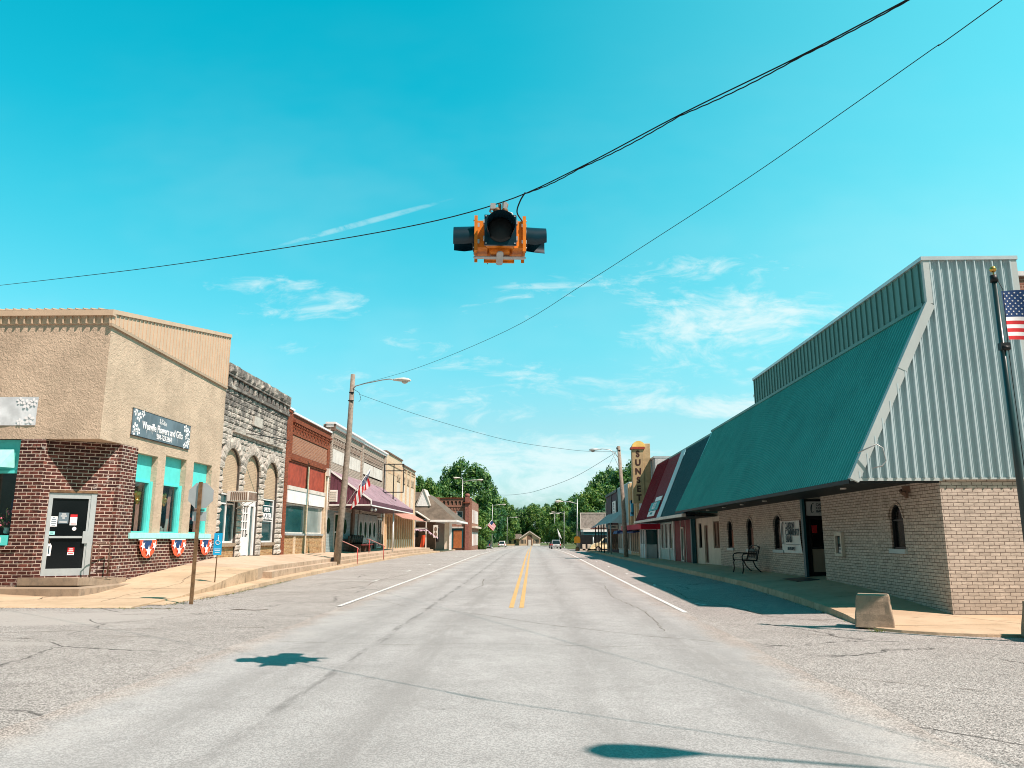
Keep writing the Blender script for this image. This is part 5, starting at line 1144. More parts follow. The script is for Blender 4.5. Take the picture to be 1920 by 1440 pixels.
q = MB(); q.box(8.20, 8.275, 24.0, 24.18, .3, 2.76); q.build('door_pillar', M_tealdark, B)
def clogo(F, mb, u, z, s, d, sg):
    n = 18; pr = None
    for i in range(n+1):
        a = R(50)+R(270)*i/n; w_ = .07+.20*math.sin(math.pi*i/n); p0 = (u+sg*s*(.42*math.cos(a)+.12*math.sin(a)), z+s*math.sin(a)); p1 = (u+sg*s*((.42-w_)*math.cos(a)+.12*math.sin(a)), z+s*(1-w_*.7)*math.sin(a))
        if pr: mb.poly(F.p(*pr[0], d), F.p(*p0, d), F.p(*p1, d), F.p(*pr[1], d))
        pr = (p0, p1)
b = thing('bank_banner', 'large white vinyl bank banner hung on the brick left of the recessed door', 'banner', (8.2, 25.3, 1.14))
q = MB(); q.grid([[(8.23-.015*math.sin(i*1.1+k*.8)-.01*k*(i == 0), 24.33+i*.195, 1.14+k*.2) for k in range(6)] for i in range(11)], True); q.build('cloth', paint('vinyl_white', (.66, .66, .62), .05, .6), b)
for k, (s_t, zz, sz) in enumerate((('CARSON', 1.98, .29), ('COMMUNITY', 1.77, .29), ('BANK', 1.56, .29))): text(s_t, 'lettering', (8.195, 25.72, zz), (0, -1, 0), sz, M_ink, b, bold=.015, sx=.76, align='LEFT')
text('870-775-0742', 'phone_lettering', (8.195, 25.25, 1.27), (0, -1, 0), .14, M_ink, b, bold=.02, sx=.85)
q = MB(); clogo(FR, q, 26.0, 1.76, .36, .068, -1); FR.ob(q, 24.4, 25.75, 1.395, 1.405, .06, .068); q.build('logo', M_ink, b)
b = thing('bank_door_sign', 'small white bank sign fixed above the recessed glass door', 'sign', (8.8, 24.1, 2.27))
q = MB(); FD.ob(q, 8.37, 9.2, 2.27, 2.70, .03, .06); q.build('board', paint('sign_white', (.66, .68, .66), .04, .5), b)
for s_t, zz in (('CARSON', 2.60), ('COMMUNITY', 2.50), ('BANK', 2.40)): text(s_t, 'lettering', (8.66, 24.12, zz), (1, 0, 0), .10, M_ink, b, bold=.02, align='LEFT')
q = MB(); clogo(FD, q, 8.56, 2.50, .15, .064, 1); q.build('logo', M_ink, b)
b = thing('cash_machine', 'beige framed cash machine set in the bank brick wall', 'cash machine', (8.2, 21.35, 1.14))
q = MB(); FR.ob(q, 21.10, 21.17, 1.12, 1.76, 0, .09); FR.ob(q, 21.52, 21.59, 1.12, 1.76, 0, .09); FR.ob(q, 21.17, 21.52, 1.66, 1.76, 0, .088); FR.ob(q, 21.17, 21.52, 1.12, 1.20, 0, .088); q.build('frame', M_beige, b, bevel=.008)
q = MB(); FR.ob(q, 21.17, 21.52, 1.20, 1.66, 0, .02); q.build('panel', M_soffit, b); q = MB(); FR.ob(q, 21.22, 21.47, 1.45, 1.62, .02, .03); q.build('screen', M_glasst, b); q = MB(); FR.ob(q, 21.22, 21.40, 1.33, 1.37, .02, .045); FR.ob(q, 21.25, 21.44, 1.22, 1.30, .02, .04); q.build('keypad', M_grey, b)
q = MB(); q.box(8.12, 8.26, 17.25, 17.33, 2.58, 2.72); q.cyl((8.10, 17.22, 2.55), (8.16, 17.45, 2.62), .045, n=10); q.box(8.15, 8.20, 17.22, 17.30, 2.45, 2.6); tag(q.build('security_camera', M_brown, loc=(8.2, 17.3, 2.72)), 'small brown security camera under the soffit near the bank corner', 'camera')
q = MB(); pts = [Vector((6.62, 15.86, 3.30)), Vector((6.95, 15.72, 3.46)), Vector((7.06, 15.70, 3.38)), Vector((7.10, 15.70, 3.12)), Vector((7.02, 15.71, 3.02)), Vector((6.82, 15.74, 2.98))]; q.tube(pts, .014, 6); tag(q.build('metal_bracket', M_galv, loc=(6.62, 15.9, 3.3)), 'curved wire bracket poking out of the ribbed bank end near the eave', 'bracket')
q = MB(); mz = lambda x, y: kz(y)+(interp(y, RW)-kz(y))*(x-6.4)/2.35+.012; q.poly((7.45, 22.7, mz(7.45, 22.7)), (8.1, 22.7, mz(8.1, 22.7)), (8.1, 24.0, mz(8.1, 24.0)), (7.45, 24.0, mz(7.45, 24)))
q.poly((7.45, 22.7, mz(7.45, 22.7)), (8.1, 22.7, mz(8.1, 22.7)), (8.1, 22.69, mz(8.1, 22.7)-.03), (7.45, 22.69, mz(7.45, 22.7)-.03)); tag(q.build('door_mat', M_black, loc=(7.8, 23.3, .45)), 'black door mat on the pavement outside the bank door', 'mat')
# cast-iron bench
b = thing('iron_bench', 'ornate black cast iron bench in the shade against the bank wall', 'bench', (7.75, 28.5, .45)); zb = .405
for y in (27.9, 29.15):
    q = MB(); q.tube([(7.32, y, zb-.02), (7.36, y, zb+.15), (7.34, y, zb+.34), (7.40, y, zb+.43), (7.62, y, zb+.42), (7.85, y, zb+.42)], .022, 6); q.tube([(7.70, y, zb+.42), (7.78, y, zb+.22), (7.93, y, zb+.06), (8.05, y, zb-.02)], .022, 6)
    q.tube([(7.34, y, zb+.40), (7.33, y, zb+.56), (7.38, y, zb+.65), (7.55, y, zb+.67), (7.84, y, zb+.66)], .022, 6); q.tube([(7.82, y, zb+.40), (7.88, y, zb+.62), (7.95, y, zb+.88), (7.93, y, zb+.92)], .024, 6); q.build('side_frame', M_black, b)
q = MB()
for k in range(7): q.box(7.36+k*.068, 7.40+k*.068, 27.9, 29.15, zb+.42, zb+.445)
q.build('seat', M_black, b); q = MB(); q.tube([(7.95, 27.9, zb+.86)]+[(7.95, 27.9+1.25*t, zb+.88+.07*math.sin(math.pi*t)) for t in (.2, .4, .5, .6, .8)]+[(7.95, 29.15, zb+.86)], .018, 6)
for k in range(6):
    yc = 28.01+k*.206; q.tube([(7.90+.02*math.sin(t), yc+.085*math.cos(t), zb+.66+.13*math.sin(t)) for t in [2*math.pi*j/14 for j in range(15)]], .009, 5, caps=False)
    q.tube([(7.88, yc-.1, zb+.5), (7.93, yc+.1, zb+.86)], .008, 4); q.tube([(7.88, yc+.1, zb+.5), (7.93, yc-.1, zb+.86)], .008, 4)
q.tube([(7.88, 27.9, zb+.5), (7.88, 29.15, zb+.5)], .014, 5); q.build('backrest', M_black, b)
# plain wing with the shop windows, still under the canopy
B = thing('plain_wing', 'plain cream stucco shop wing under the far end of the teal canopy', 'shop', (8.3, 37.6, 0))
q = MB(); FR.wall(q, 34.95, 40.35, .2, 2.8, [(35.15, 36.35, 1.16, 2.35, 0, .12), (37.45, 38.25, .45, 2.20, 0, .15), (38.8, 39.5, 1.12, 2.32, 0, .12)], d=-.04); q.box(8.5, 18, 34.95, 40.35, .2, 5.9); q.build('wall', M_bankbrick if False else M_beige, B)
FR.window(B, 35.15, 36.35, 1.16, 2.35, -.14, .07, M_brown, glassm('reflecting_glass', (.20, .13, .10), .15, .6), nv=1); FR.window(B, 37.45, 38.25, .45, 2.2, -.16, .09, M_brown, glassm('reflecting_glass2', (.28, .22, .20), .2, .6), name='door'); FR.window(B, 38.8, 39.5, 1.12, 2.32, -.14, .05, M_black, M_glassblack)
q = MB(); q.box(8.05, 8.25, 40.05, 40.35, .3, 2.75); q.build('corner_post', M_tealdark, B)
# ---- second canopy: dark teal, white strip, maroon
B = thing('maroon_canopy_store', 'shop with dark teal and maroon ribbed canopy split by a white strip', 'store', (8.3, 46, 0))
EX2, EZ2 = 6.82, 2.66; s2 = Vector((8.38-EX2, 0, 6.36-EZ2)); L2 = s2.length; s2n = s2.normalized(); n2 = Vector((-s2n.z, 0, s2n.x))
def slab(name, ya, yb, mat, rib, d=0.0, ribh=.03, za=0.0, zb_=1.0):
    q = MB(); a0 = Vector((EX2, 0, EZ2))+s2*za; b0 = Vector((EX2, 0, EZ2))+s2*zb_; q.poly(a0+Vector((0, ya, 0))+n2*d, b0+Vector((0, ya, 0))+n2*d, b0+Vector((0, yb, 0))+n2*d, a0+Vector((0, yb, 0))+n2*d)
    y = ya+.05
    while rib and y < yb-.04: q.ob(a0+Vector((0, y, 0)), s2n, (0, 1, 0), n2, (0, L2), (0, .03), (d, d+ribh)); y += rib
    return q.build(name, mat, B)
slab('dark_teal_roof', 35.4, 41.9, M_tealdark, .16, ribh=.015); slab('white_strip', 41.9, 43.2, M_sagemetal, 0, .03); slab('maroon_roof', 43.2, 47.4, paint('plain_maroon_metal', (.27, .026, .036), .1, .45), .155, ribh=.012); slab('ribbed_maroon_roof', 47.4, 52.0, M_maroon, .36, ribh=.06)
q = MB(); q.poly((EX2, 52, EZ2), (8.38, 52, 6.36), (8.38, 52, 2.66)); q.poly((EX, YT-.35, EZ_), (TX, YT-.35+.6, TZ), (TX, YT-.3, 2.7)); q.box(8.36, 8.45, YT+.2, 52, 6.32, 6.42); q.build('canopy_cap', M_tealwall, B)
q = MB(); q.box(EX2-.10, EX2+.06, 35.3, 52.1, 2.55, 2.68); q.build('white_gutter', M_offwhite, B)
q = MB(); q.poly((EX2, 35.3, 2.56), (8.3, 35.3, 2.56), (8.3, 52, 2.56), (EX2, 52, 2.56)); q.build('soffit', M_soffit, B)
q = MB(); q.box(8.42, 18, 40.4, 52.3, .2, 6.1); q.build('body_wall', M_greybrick, B)
q = MB(); FR.ob(q, 41.0, 45.9, .2, 2.56, -.3, -.0); q.build('maroon_wall', M_maroonpaint, B)
q = MB(); FR.ob(q, 40.4, 41.0, .25, 2.56, -.2, .03); FR.ob(q, 43.95, 44.05, .25, 2.56, 0, .03); FR.ob(q, 42.55, 42.62, .25, 2.56, 0, .03); q.build('cream_post', M_offwhite, B)
FR.window(B, 43.0, 43.75, .35, 2.2, .02, .08, M_offwhite, M_glasst, name='door')
q = MB(); FR.ob(q, 45.9, 51.2, .2, 2.56, -.3, 0); q.build('pale_wall', paint('pale_aqua_paint', (.36, .52, .50), .08, .6), B)
for a, b_ in ((46.6, 47.5), (48.2, 49.0), (49.6, 50.4)): FR.window(B, a, b_, .95, 2.5, .01, .05, M_white, M_glassblack)
q = MB(); FR.ob(q, 50.95, 51.35, .25, 2.56, 0, .10); FR.ob(q, 47.55, 47.75, .25, 2.5, 0, .08); FR.ob(q, 45.85, 46.1, .25, 2.56, 0, .08); q.build('white_post', M_white, B)
sgn = thing('canopy_sign', 'teal sign with white lettering and two white strips on the maroon canopy', 'sign', (7.1, 44.6, 3.0))
def onroof(y, t, d=.07): return Vector((EX2, y, EZ2))+s2*t+n2*d
def roofpatch(name, ya, yb, ta, tb, mat, d=.05):
    q = MB(); q.ob(onroof(ya, ta, d), (0, 1, 0), s2n, n2, (0, yb-ya), (0, L2*(tb-ta)), (0, .03)); return q.build(name, mat, sgn)
roofpatch('teal_panel', 43.8, 47.0, .13, .26, M_tealsign); roofpatch('white_panel', 43.7, 45.9, .27, .335, M_white); roofpatch('white_panel', 44.2, 46.8, .04, .12, M_white)
text('ADD', 'lettering', onroof(45.4, .195, .085), (0, -1, 0), .55, M_clothwhite, sgn, V=s2n, bold=.03); text('PINTURE', 'small_lettering', onroof(45.5, .08, .085), (0, -1, 0), .2, M_tealsign, sgn, V=s2n, bold=.01)
# ---- cinema: white side shop, blade sign, tan front, marquees
B = thing('corner_booth_shop', 'white painted shop with glazed ticket booth beyond the maroon canopy', 'shop', (8.3, 55, 0))
q = MB(); q.box(8.3, 18, 52.32, 60.9, .2, 6.9); q.build('wall', M_greybrick, B); q = MB(); q.box(8.2, 18, 52.3, 60.92, 6.9, 7.02); q.build('coping', M_grey, B)
q = MB(); FR.ob(q, 52.6, 54.8, .25, 1.2, .0, .75); q.build('booth_base', M_paleblue, B); q = MB(); FR.ob(q, 52.55, 54.85, 1.2, 2.15, .0, .73); q.build('booth_glass', M_glasst, B); q = MB(); FR.ob(q, 52.5, 54.9, 2.15, 2.35, .0, .8)
for a in (52.5, 53.6, 54.7): FR.ob(q, a, a+.15, .25, 2.2, .70, .80)
q.build('booth_frame', M_white, B)
for a, b_ in ((55.6, 56.9), (57.6, 58.8), (59.4, 60.4)): FR.window(B, a, b_, .9, 2.3, .02, .10, M_white, M_glassblack)
b = thing('sunset_sign', 'tall tan vertical SUNSET cinema blade sign with round yellow cap', 'sign', (7.5, 53.9, 3.6))
q = MB(); q.box(6.92, 7.72, 53.6, 54.2, 3.95, 7.65); q.box(7.72, 8.2, 53.7, 54.1, 4.4, 8.05); q.build('blade', paint('weathered_tan_metal', (.42, .31, .17), .15, .6, 3, dirt=.35), b, bevel=.03)
q = MB(); q.box(6.86, 7.80, 53.5, 54.3, 7.65, 7.80); q.build('red_band', M_red, b)
q = MB(); n = 14; q.extr([(7.40+.45*math.cos(math.pi*k/n), 53.6, 7.80+.42*math.sin(math.pi*k/n)) for k in range(n+1)], (0, .6, 0)); q.build('round_cap', M_signyellow if False else paint('cap_yellow', (.78, .56, .16), .1, .6), b)
for k, ch in enumerate('SUNSET'): text(ch, 'letter', (7.32, 53.59, 7.30-.60*k), (1, 0, 0), .58, M_brownletter, b, bold=.035, sx=.95)
q = MB(); q.tube([(6.95, 53.9, 3.9), (6.9, 53.9, 2.6)], .025, 5); q.tube([(7.7, 53.9, 3.9), (8.3, 53.9, 2.7)], .02, 5); q.build('brace', M_black, b)
B = thing('cinema_front', 'tan cinema front with stepped ribs and blue symbol on the wall', 'cinema', (8.3, 63.5, 0))
q = MB(); q.box(8.26, 18, 60.95, 66.3, .2, 5.95)
for a in (61.0, 62.2, 64.6, 65.9): FR.ob(q, a, a+.35, 2.6, 6.1, 0, .16)
q.build('wall', M_tan, B)
q = MB(); FR.ob(q, 63.0, 63.5, 3.5, 4.6, .1, .3); FR.ob(q, 63.0, 64.0, 3.35, 3.65, .1, .3); FR.ob(q, 63.0, 63.9, 4.35, 4.6, .1, .3); q.build('blue_symbol', M_bluesign, B)
for a in (61.2, 62.5, 63.8, 65.1): FR.window(B, a, a+.95, .45, 2.3, .02, .10, M_beige, M_glass)
q = MB(); q.box(7.0, 8.26, 50.9, 62.0, 2.18, 2.52); tag(q.build('red_marquee', M_awnred, loc=(7.5, 56, 2.2)), 'long flat crimson marquee below the blade sign', 'marquee')
q = MB(); q.extr([(7.15, 56.0, 1.96), (8.26, 56.0, 2.12), (8.26, 56.0, 2.17), (7.15, 56.0, 2.06)], (0, 12.5, 0)); q.extr([(6.9, 64.6, 1.96), (8.26, 64.6, 2.2), (8.26, 64.6, 2.35), (7.0, 64.6, 2.2)], (0, 3.0, 0)); tag(q.build('blue_awning', M_awnblue, loc=(7.6, 62, 2.0)), 'dark blue awning under the crimson marquee', 'awning')
B = thing('pale_metal_store', 'pale blue ribbed metal fronted store between the cinema and the dark building', 'store', (8.3, 71, 0))
q = MB(); q.box(8.26, 18, 66.35, 75.6, .2, 6.3); y = 66.5
while y < 75.5: FR.ob(q, y, y+.08, 2.9, 6.3, 0, .04); y += .45
q.build('wall', M_paleblue, B)
q = MB(); q.add([(8.28, 68.5, 4.1), (6.8, 68.5, 2.9), (6.8, 86, 2.9), (8.28, 86, 4.1)], [(0, 1, 2, 3)]); q.poly((8.28, 68.5, 4.1), (6.8, 68.5, 2.9), (8.28, 68.5, 2.9)); y = 68.6
while y < 86: q.ob((8.28, y, 4.1), (0, 1, 0), Vector((-1.48, 0, -1.2)).normalized(), Vector((-1.2, 0, 1.48)).normalized(), (0, .06), (0, 1.9), (0, .03)); y += .4
q.build('sloped_awning', M_paleblue, B)
q = MB(); q.add([(6.8, 82, 2.92), (6.5, 82, 2.65), (6.5, 88, 2.65), (6.8, 88, 2.92)], [(0, 1, 2, 3)]); q.box(6.5, 8.2, 84, 88, 2.6, 2.7); q.build('red_awning_edge', M_redtrim, B)
for y_ in (69.5, 72.5, 76, 79, 82, 86): q = MB(); q.cyl((6.9, y_, .2), (6.9, y_, 2.9), .055, n=8); q.build('awning_post', M_grey if y_ < 74 else M_black, B)
for a in (67.0, 68.6, 70.5, 72.6, 74.2): FR.window(B, a, a+1.1, .6, 2.4, .02, .10, M_offwhite, M_glass)
q = MB(); q.box(7.3, 8.2, 75.5, 75.6, 2.45, 2.85); o = q.build('hanging_sign', M_offwhite, B); text('OPEN', 'lettering', (7.75, 75.49, 2.65), (1, 0, 0), .22, M_ink, B, bold=.02)
B = thing('dark_maroon_building', 'dark maroon two panel building with a white wall sign beside the trees', 'building', (8.3, 80, 0))
q = MB(); q.box(8.26, 18, 75.65, 87.5, .2, 6.1); q.build('wall', paint('dark_plum_boards', (.055, .022, .035), .25, .7, 3), B)
q = MB(); FR.ob(q, 75.65, 75.9, 2.5, 6.2, 0, .08); FR.ob(q, 81.5, 81.9, 2.5, 6.2, 0, .08); FR.ob(q, 75.65, 87.5, 6.0, 6.25, 0, .12); q.build('dark_trim', M_black, B)
q = MB(); FR.ob(q, 87.3, 87.5, 2.8, 5.4, 0, .1); q.build('white_edge', M_offwhite, B)
sg = thing('wall_sign', 'white notice board with rows of text high on the dark maroon wall', 'sign', (8.2, 78, 4)); q = MB(); FR.ob(q, 76.7, 79.6, 3.9, 5.2, .05, .12); q.build('board', M_white, sg)
for k, zz in enumerate((4.95, 4.7, 4.45, 4.15)): text(('FARM', 'AND', 'HOME', 'STORE')[k], 'lettering', (8.13, 78.1, zz), (0, -1, 0), .26, M_ink, sg, bold=.02)
for a in (76.5, 78.5, 80.5, 83, 85): FR.window(B, a, a+1.2, .5, 2.4, .02, .1, M_brown, M_glass)
# ---- red brick building behind the bank
q = MB(); q.box(10.46, 26, 19.0, 36, .0, 8.10); 
b = thing('red_brick_block', 'red brick building with white coping rising behind the bank', 'building', (16, 18, 0)); q.build('wall', M_farbrick, b); q = MB(); q.box(10.44, 26.1, 18.93, 36.1, 8.10, 8.22); q.build('coping', M_white, b)
q = MB(); q.box(10.31, 26, 16.05, 18.98, -.1, 2.9); q.build('lower_wall', M_bankbrick, b)
# concrete blocks on the corner
def block(x, y, rot, lab):
    q = MB(); c, s = math.cos(rot), math.sin(rot)
    def P(a, b_, z): return (x+a*c-b_*s, y+a*s+b_*c, z)
    bt, tp, h = .325, .265, .56; z0 = .035; r_ = random.Random(int(x*10)); N = 5; rings = []
    for k in range(N+1):
        t = k/N; w_ = bt+(tp-bt)*t; ring = []
        for side in range(4):
            for j in range(5):
                e = -1+2*j/5; pa = {0: (e, -1), 1: (1, e), 2: (-e, 1), 3: (-1, -e)}[side]; jj = .012 if 0 < k else 0
                ring.append(P(pa[0]*w_+r_.uniform(-jj, jj), pa[1]*w_+r_.uniform(-jj, jj), z0+h*t+r_.uniform(-jj, jj)))
        rings.append(ring+[ring[0]]) if k < N else rings.append([(a_, b__, z0+h) for a_, b__, c_ in ring]+[(ring[0][0], ring[0][1], z0+h)])
    q.grid(rings); q.add(rings[-1][:-1], [tuple(range(20))])
    return tag(q.build('concrete_block', M_conc, loc=(x, y, .03), bevel=.02), lab, 'concrete block', 'tapered concrete blocks on the corner pavement')
block(6.22, 14.80, -.42, 'squat tapered concrete block on the sunlit corner pavement'); block(8.26, 13.05, -.1, 'second concrete block cut by the right picture edge')
# ------------------------------------------------------------------ far left: roofed hall, turreted building
B = thing('shingled_hall', 'low hall with brown-grey shingle roof, white eaves and pink streamers on its porch', 'hall', (-14, 95, .4))
q = MB(); q.box(-30, -11.0, 89, 99, .2, 3.6); q.build('wall', M_brown, B)
q = MB(); q.add([(-30, 88.4, 6.75), (-12.3, 88.4, 6.75), (-8.35, 86.0, 3.55), (-30, 86, 3.55), (-8.35, 101, 3.55), (-12.3, 98, 6.75), (-30, 98, 6.75), (-30, 101, 3.55)], [(0, 1, 2, 3), (1, 5, 4, 2), (5, 6, 7, 4), (0, 6, 5, 1)]); q.build('roof', M_shingle, B)
q = MB(); q.box(-30, -8.3, 85.95, 86.05, 3.36, 3.57); q.box(-8.38, -8.28, 86, 101, 3.36, 3.57); q.poly((-30, 86.05, 3.38), (-8.35, 86.05, 3.38), (-8.35, 101, 3.38), (-30, 101, 3.38)); q.build('eaves', M_white, B)
q = MB(); q.extr([(-12.9, 87.0, 5.1), (-11.4, 87.0, 5.1), (-12.15, 87.0, 6.9)], (0, 3.0, 0)); q.build('dormer', M_white, B); q = MB(); q.ob((-12.15, 86.9, 6.98), Vector((.75, 0, -1.8)).normalized(), (0, 1, 0), Vector((1.8, 0, .75)).normalized(), (0, 2.0), (0, 3), (0, .08)); q.ob((-12.15, 86.9, 6.98), Vector((-.75, 0, -1.8)).normalized(), (0, 1, 0), Vector((-1.8, 0, .75)).normalized(), (0, 2.0), (0, 3), (0, .08)); q.build('dormer_trim', M_offwhite, B)
q = MB()
for s in (-1, 1): q.ob((-12.75, 84.9, 4.45), Vector((s*1.5, 0, -.95)).normalized(), (0, 1, 0), Vector((s*.95, 0, 1.5)).normalized(), (0, 1.85), (0, 1.6), (0, .09))
q.build('porch_roof', M_offwhite, B)
q = MB()
for x_ in (-14.0, -12.75, -11.5): q.box(x_-.06, x_+.06, 85.0, 85.12, .5, 3.5 if x_ != -12.75 else 4.4)
q.box(-14.1, -11.4, 85.0, 85.1, 3.45, 3.58); q.box(-14.1, -11.4, 85.0, 85.1, 2.6, 2.7); q.build('porch_frame', M_offwhite, B)
q = MB(); q.box(-14.0, -12.9, 88.9, 88.98, 1.7, 3.0); q.box(-10.98, -10.9, 90, 92, 1.2, 2.8); q.build('window', M_glass, B); q = MB(); q.box(-9.75, -9.1, 87.3, 87.4, .4, 3.3); q.build('end_panel', M_beige, B)
q = MB(); q.box(-9.2, -8.95, 87.1, 87.3, .3, 3.4); q.build('corner_post', M_white, B)
r = random.Random(9); q = MB()
for i in range(90):
    t = i/90; x_ = -14.4+4.2*t; z_ = 3.0-.5*math.sin(t*2.4)-1.2*max(0, t-.72)**1.0*3; 
    for k in range(2): a = Vector((r.uniform(-.12, .12), r.uniform(-.1, .1), r.uniform(-.22, .02))); q.poly((x_, 84.8, z_), Vector((x_, 84.8, z_))+a, Vector((x_+.08, 84.85, z_-.06)))
tag(q.build('pink_streamers', paint('pale_pink_ribbon', (.75, .55, .66), .1, .8), loc=(-12.3, 84.8, 2.6)), 'pale pink ruffled streamers draped across the hall porch', 'streamers')
q = MB(); q.cyl((-13.2, 85.6, .62), (-13.2, 85.6, 1.30), .34, n=14); q.lathe((-13.2, 85.6, 1.30), [(.34, 0), (.22, .14), (.08, .2)], 14); tag(q.build('red_drum', M_redtrim, loc=(-13.2, 85.6, .6)), 'red rounded drum standing outside the shingled hall', 'drum')
q = MB(); q.ob((-12.2, 85.4, .6), (1, 0, .0), (0, 1, 0), Vector((.16, 0, 1)).normalized(), (0, .42), (0, .08), (0, 1.35)); tag(q.build('orange_board', M_clothorange, loc=(-12, 85.4, .6)), 'leaning orange-red board outside the shingled hall', 'board')
q = MB(); q.box(-10.75, -10.25, 85.3, 85.36, 1.65, 3.0); b = tag(q.build('standing_sign', M_offwhite, loc=(-10.5, 85.3, 1.6)), 'tall pale upright sign at the end of the streamers', 'sign')
q = MB(); q.poly(*[(-10.5+.15*math.cos(2*math.pi*k/14), 85.29, 2.55+.25*math.sin(2*math.pi*k/14)) for k in range(14)]); q.poly(*[(-10.5+.15*math.cos(2*math.pi*k/14), 85.29, 2.0+.25*math.sin(2*math.pi*k/14)) for k in range(14)]); q.box(-10.52, -10.48, 85.31, 85.35, .5, 1.65); q.build('figures', M_brown, b)
# turreted brick building
B = thing('turreted_building', 'two-storey red brick building with arcaded parapet and a round-topped corner pier', 'building', (-11, 105, .4))
FT = Face((0, 105, 0), (1, 0, 0), (0, -1, 0)); FE = Face((-8.1, 0, 0), (0, 1, 0), (1, 0, 0))
q = MB(); FT.wall(q, -26, -8.1, -.3, 6.85, [(-12.05+i*.53, -11.68+i*.53, 5.95, 6.52, .18, .15) for i in range(6)]+[(-11.9, -11.2, 3.6, 5.2, 0, .2), (-10.15, -9.3, 3.4, 5.2, 0, .2), (-9.3+.15, -8.6, .4, 2.6, 0, .2)])
q.box(-26, -8.12, 105.25, 118, -.3, 6.6); FE.wall(q, 105, 118, -.3, 6.4); q.poly((-26, 105, 6.85), (-8.1, 105, 6.85), (-8.1, 105.3, 6.85), (-26, 105.3, 6.85))
FT.ob(q, -12.95, -12.45, 2.5, 7.0, 0, .2); FT.ob(q, -26, -8.9, 5.72, 5.82, 0, .1)
for i in range(9): FT.ob(q, -12.3+i*.36, -12.1+i*.36, 5.35, 5.6, 0, .06)
q.build('wall', M_farbrick, B)
q = MB(); q.box(-8.98, -8.45, 104.7, 105.3, -.2, 7.05); q.lathe((-8.71, 105, 7.05), [(.30, 0), (.36, .10), (.34, .28), (.22, .42), (.05, .46)], 16); q.build('corner_pier', paint('red_pier_brick', (.25, .10, .075), .2, .8, 4), B)
q = MB(); FT.ob(q, -12.95, -9.2, 6.85, 6.95, -.2, .12); FT.ob(q, -26, -12.95, 6.4, 6.5, -.1, .12); q.box(-9.2, -8.3, 104.5, 105.3, 6.2, 6.3); q.build('brick_cap', M_redbrick2, B)
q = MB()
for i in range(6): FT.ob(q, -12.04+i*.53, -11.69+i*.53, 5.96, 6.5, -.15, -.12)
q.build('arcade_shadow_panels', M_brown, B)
FT.window(B, -11.9, -11.2, 3.6, 5.2, -.15, .08, M_white, M_glasst, nh=1); FT.window(B, -10.15, -9.3, 3.4, 5.2, -.15, .09, M_white, M_glasst, nh=1)
q = MB(); FT.ob(q, -11.2, -9.2, .3, 2.9, .02, .08); q.build('blue_green_panel', M_tealdark, B); q = MB(); FT.ob(q, -10.5, -9.4, .3, 2.6, .08, .12); q.build('rust_door', paint('rust_door_paint', (.36, .12, .04), .15, .7), B)
q = MB(); FT.ob(q, -11.3, -9.2, 2.9, 3.1, 0, .3); q.build('ledge', M_offwhite, B)
for i in range(5):
    for za in (.6, 3.6): q = MB(); FE.ob(q, 106+i*2.3, 106.9+i*2.3, za, za+1.8, -.05, .05); q.build('side_window', M_white, B)
q = MB(); q.box(-8.1, -7.6, 105.4, 117.5, 2.95, 3.2); q.build('side_cornice', M_beige, B)
# ---- distance: gabled house closing the street
hz = gz(0, 352)
B = thing('gabled_house', 'small tan gabled building with dark arched porch closing the end of the street', 'house', (-1, 352, hz))
FH = Face((0, 350, 0), (1, 0, 0), (0, -1, 0)); q = MB(); zb = hz-.3; q.extr([(-5.9, 350, zb), (3.5, 350, zb), (3.5, 350, 1.4), (-1.15, 350, 4.55), (-5.9, 350, 1.4)], (0, 12, 0)); q.build('wall', paint('sand_siding', (.60, .44, .30), .08, .8), B)
q = MB()
for s, L in ((-1, 5.9), (1, 5.7)): q.ob((-1.15, 349.4, 4.75), Vector((s*4.75, 0, -3.15)).normalized(), (0, 1, 0), Vector((s*3.15, 0, 4.75)).normalized(), (0, L), (0, 13), (-.05, .16))
q.build('roof', M_shingle, B); q = MB()
for s in (-1, 1): q.ob((-1.15, 349.35, 4.72), Vector((s*4.75, 0, -3.15)).normalized(), (0, 1, 0), Vector((s*3.15, 0, 4.75)).normalized(), (0, 5.9), (-.02, .06), (-.3, .02))
q.build('barge_board', M_offwhite, B)
q = MB(); FH.ob(q, -2.3, .0, zb, 2.3, -.0, .04); q.poly(*[FH.p(-1.15+1.15*math.cos(math.pi*k/14), 2.3+.9*math.sin(math.pi*k/14), .04) for k in range(15)]); q.build('porch_arch', M_brown, B)
q = MB(); FH.ob(q, -1.75, -.55, zb, .9, .05, .1); q.build('door', M_offwhite, B)
for k in range(5):
    for x0 in (-5.6, .5): q = MB(); FH.ob(q, x0+k*.58, x0+.36+k*.58, -.75, 1.0, .0, .05); q.build('window', M_glass, B)
q = MB(); FH.ob(q, .4, 3.5, zb, -.85, 0, .06); q.build('white_skirting', M_white, B)
B = thing('low_wing_house', 'low tan house with long grey roof left of the gabled building', 'house', (-8, 356, hz))
q = MB(); q.box(-12.0, -5.95, 354, 364, zb, 1.4); q.build('wall', M_tan, B); q = MB(); q.add([(-12.8, 353, 1.3), (-4.5, 353, 1.3), (-5.0, 359, 3.5), (-11.2, 359, 3.5), (-12.8, 365, 1.3), (-4.5, 365, 1.3)], [(0, 1, 2, 3), (3, 2, 5, 4), (0, 3, 4), (1, 5, 2)]); q.build('roof', M_shingle, B)
q = MB(); q.box(-10.5, -9.4, 353.9, 354, -.8, .8); q.box(-8.3, -7.2, 353.9, 354, -.8, .8); q.build('window', M_glass, B)
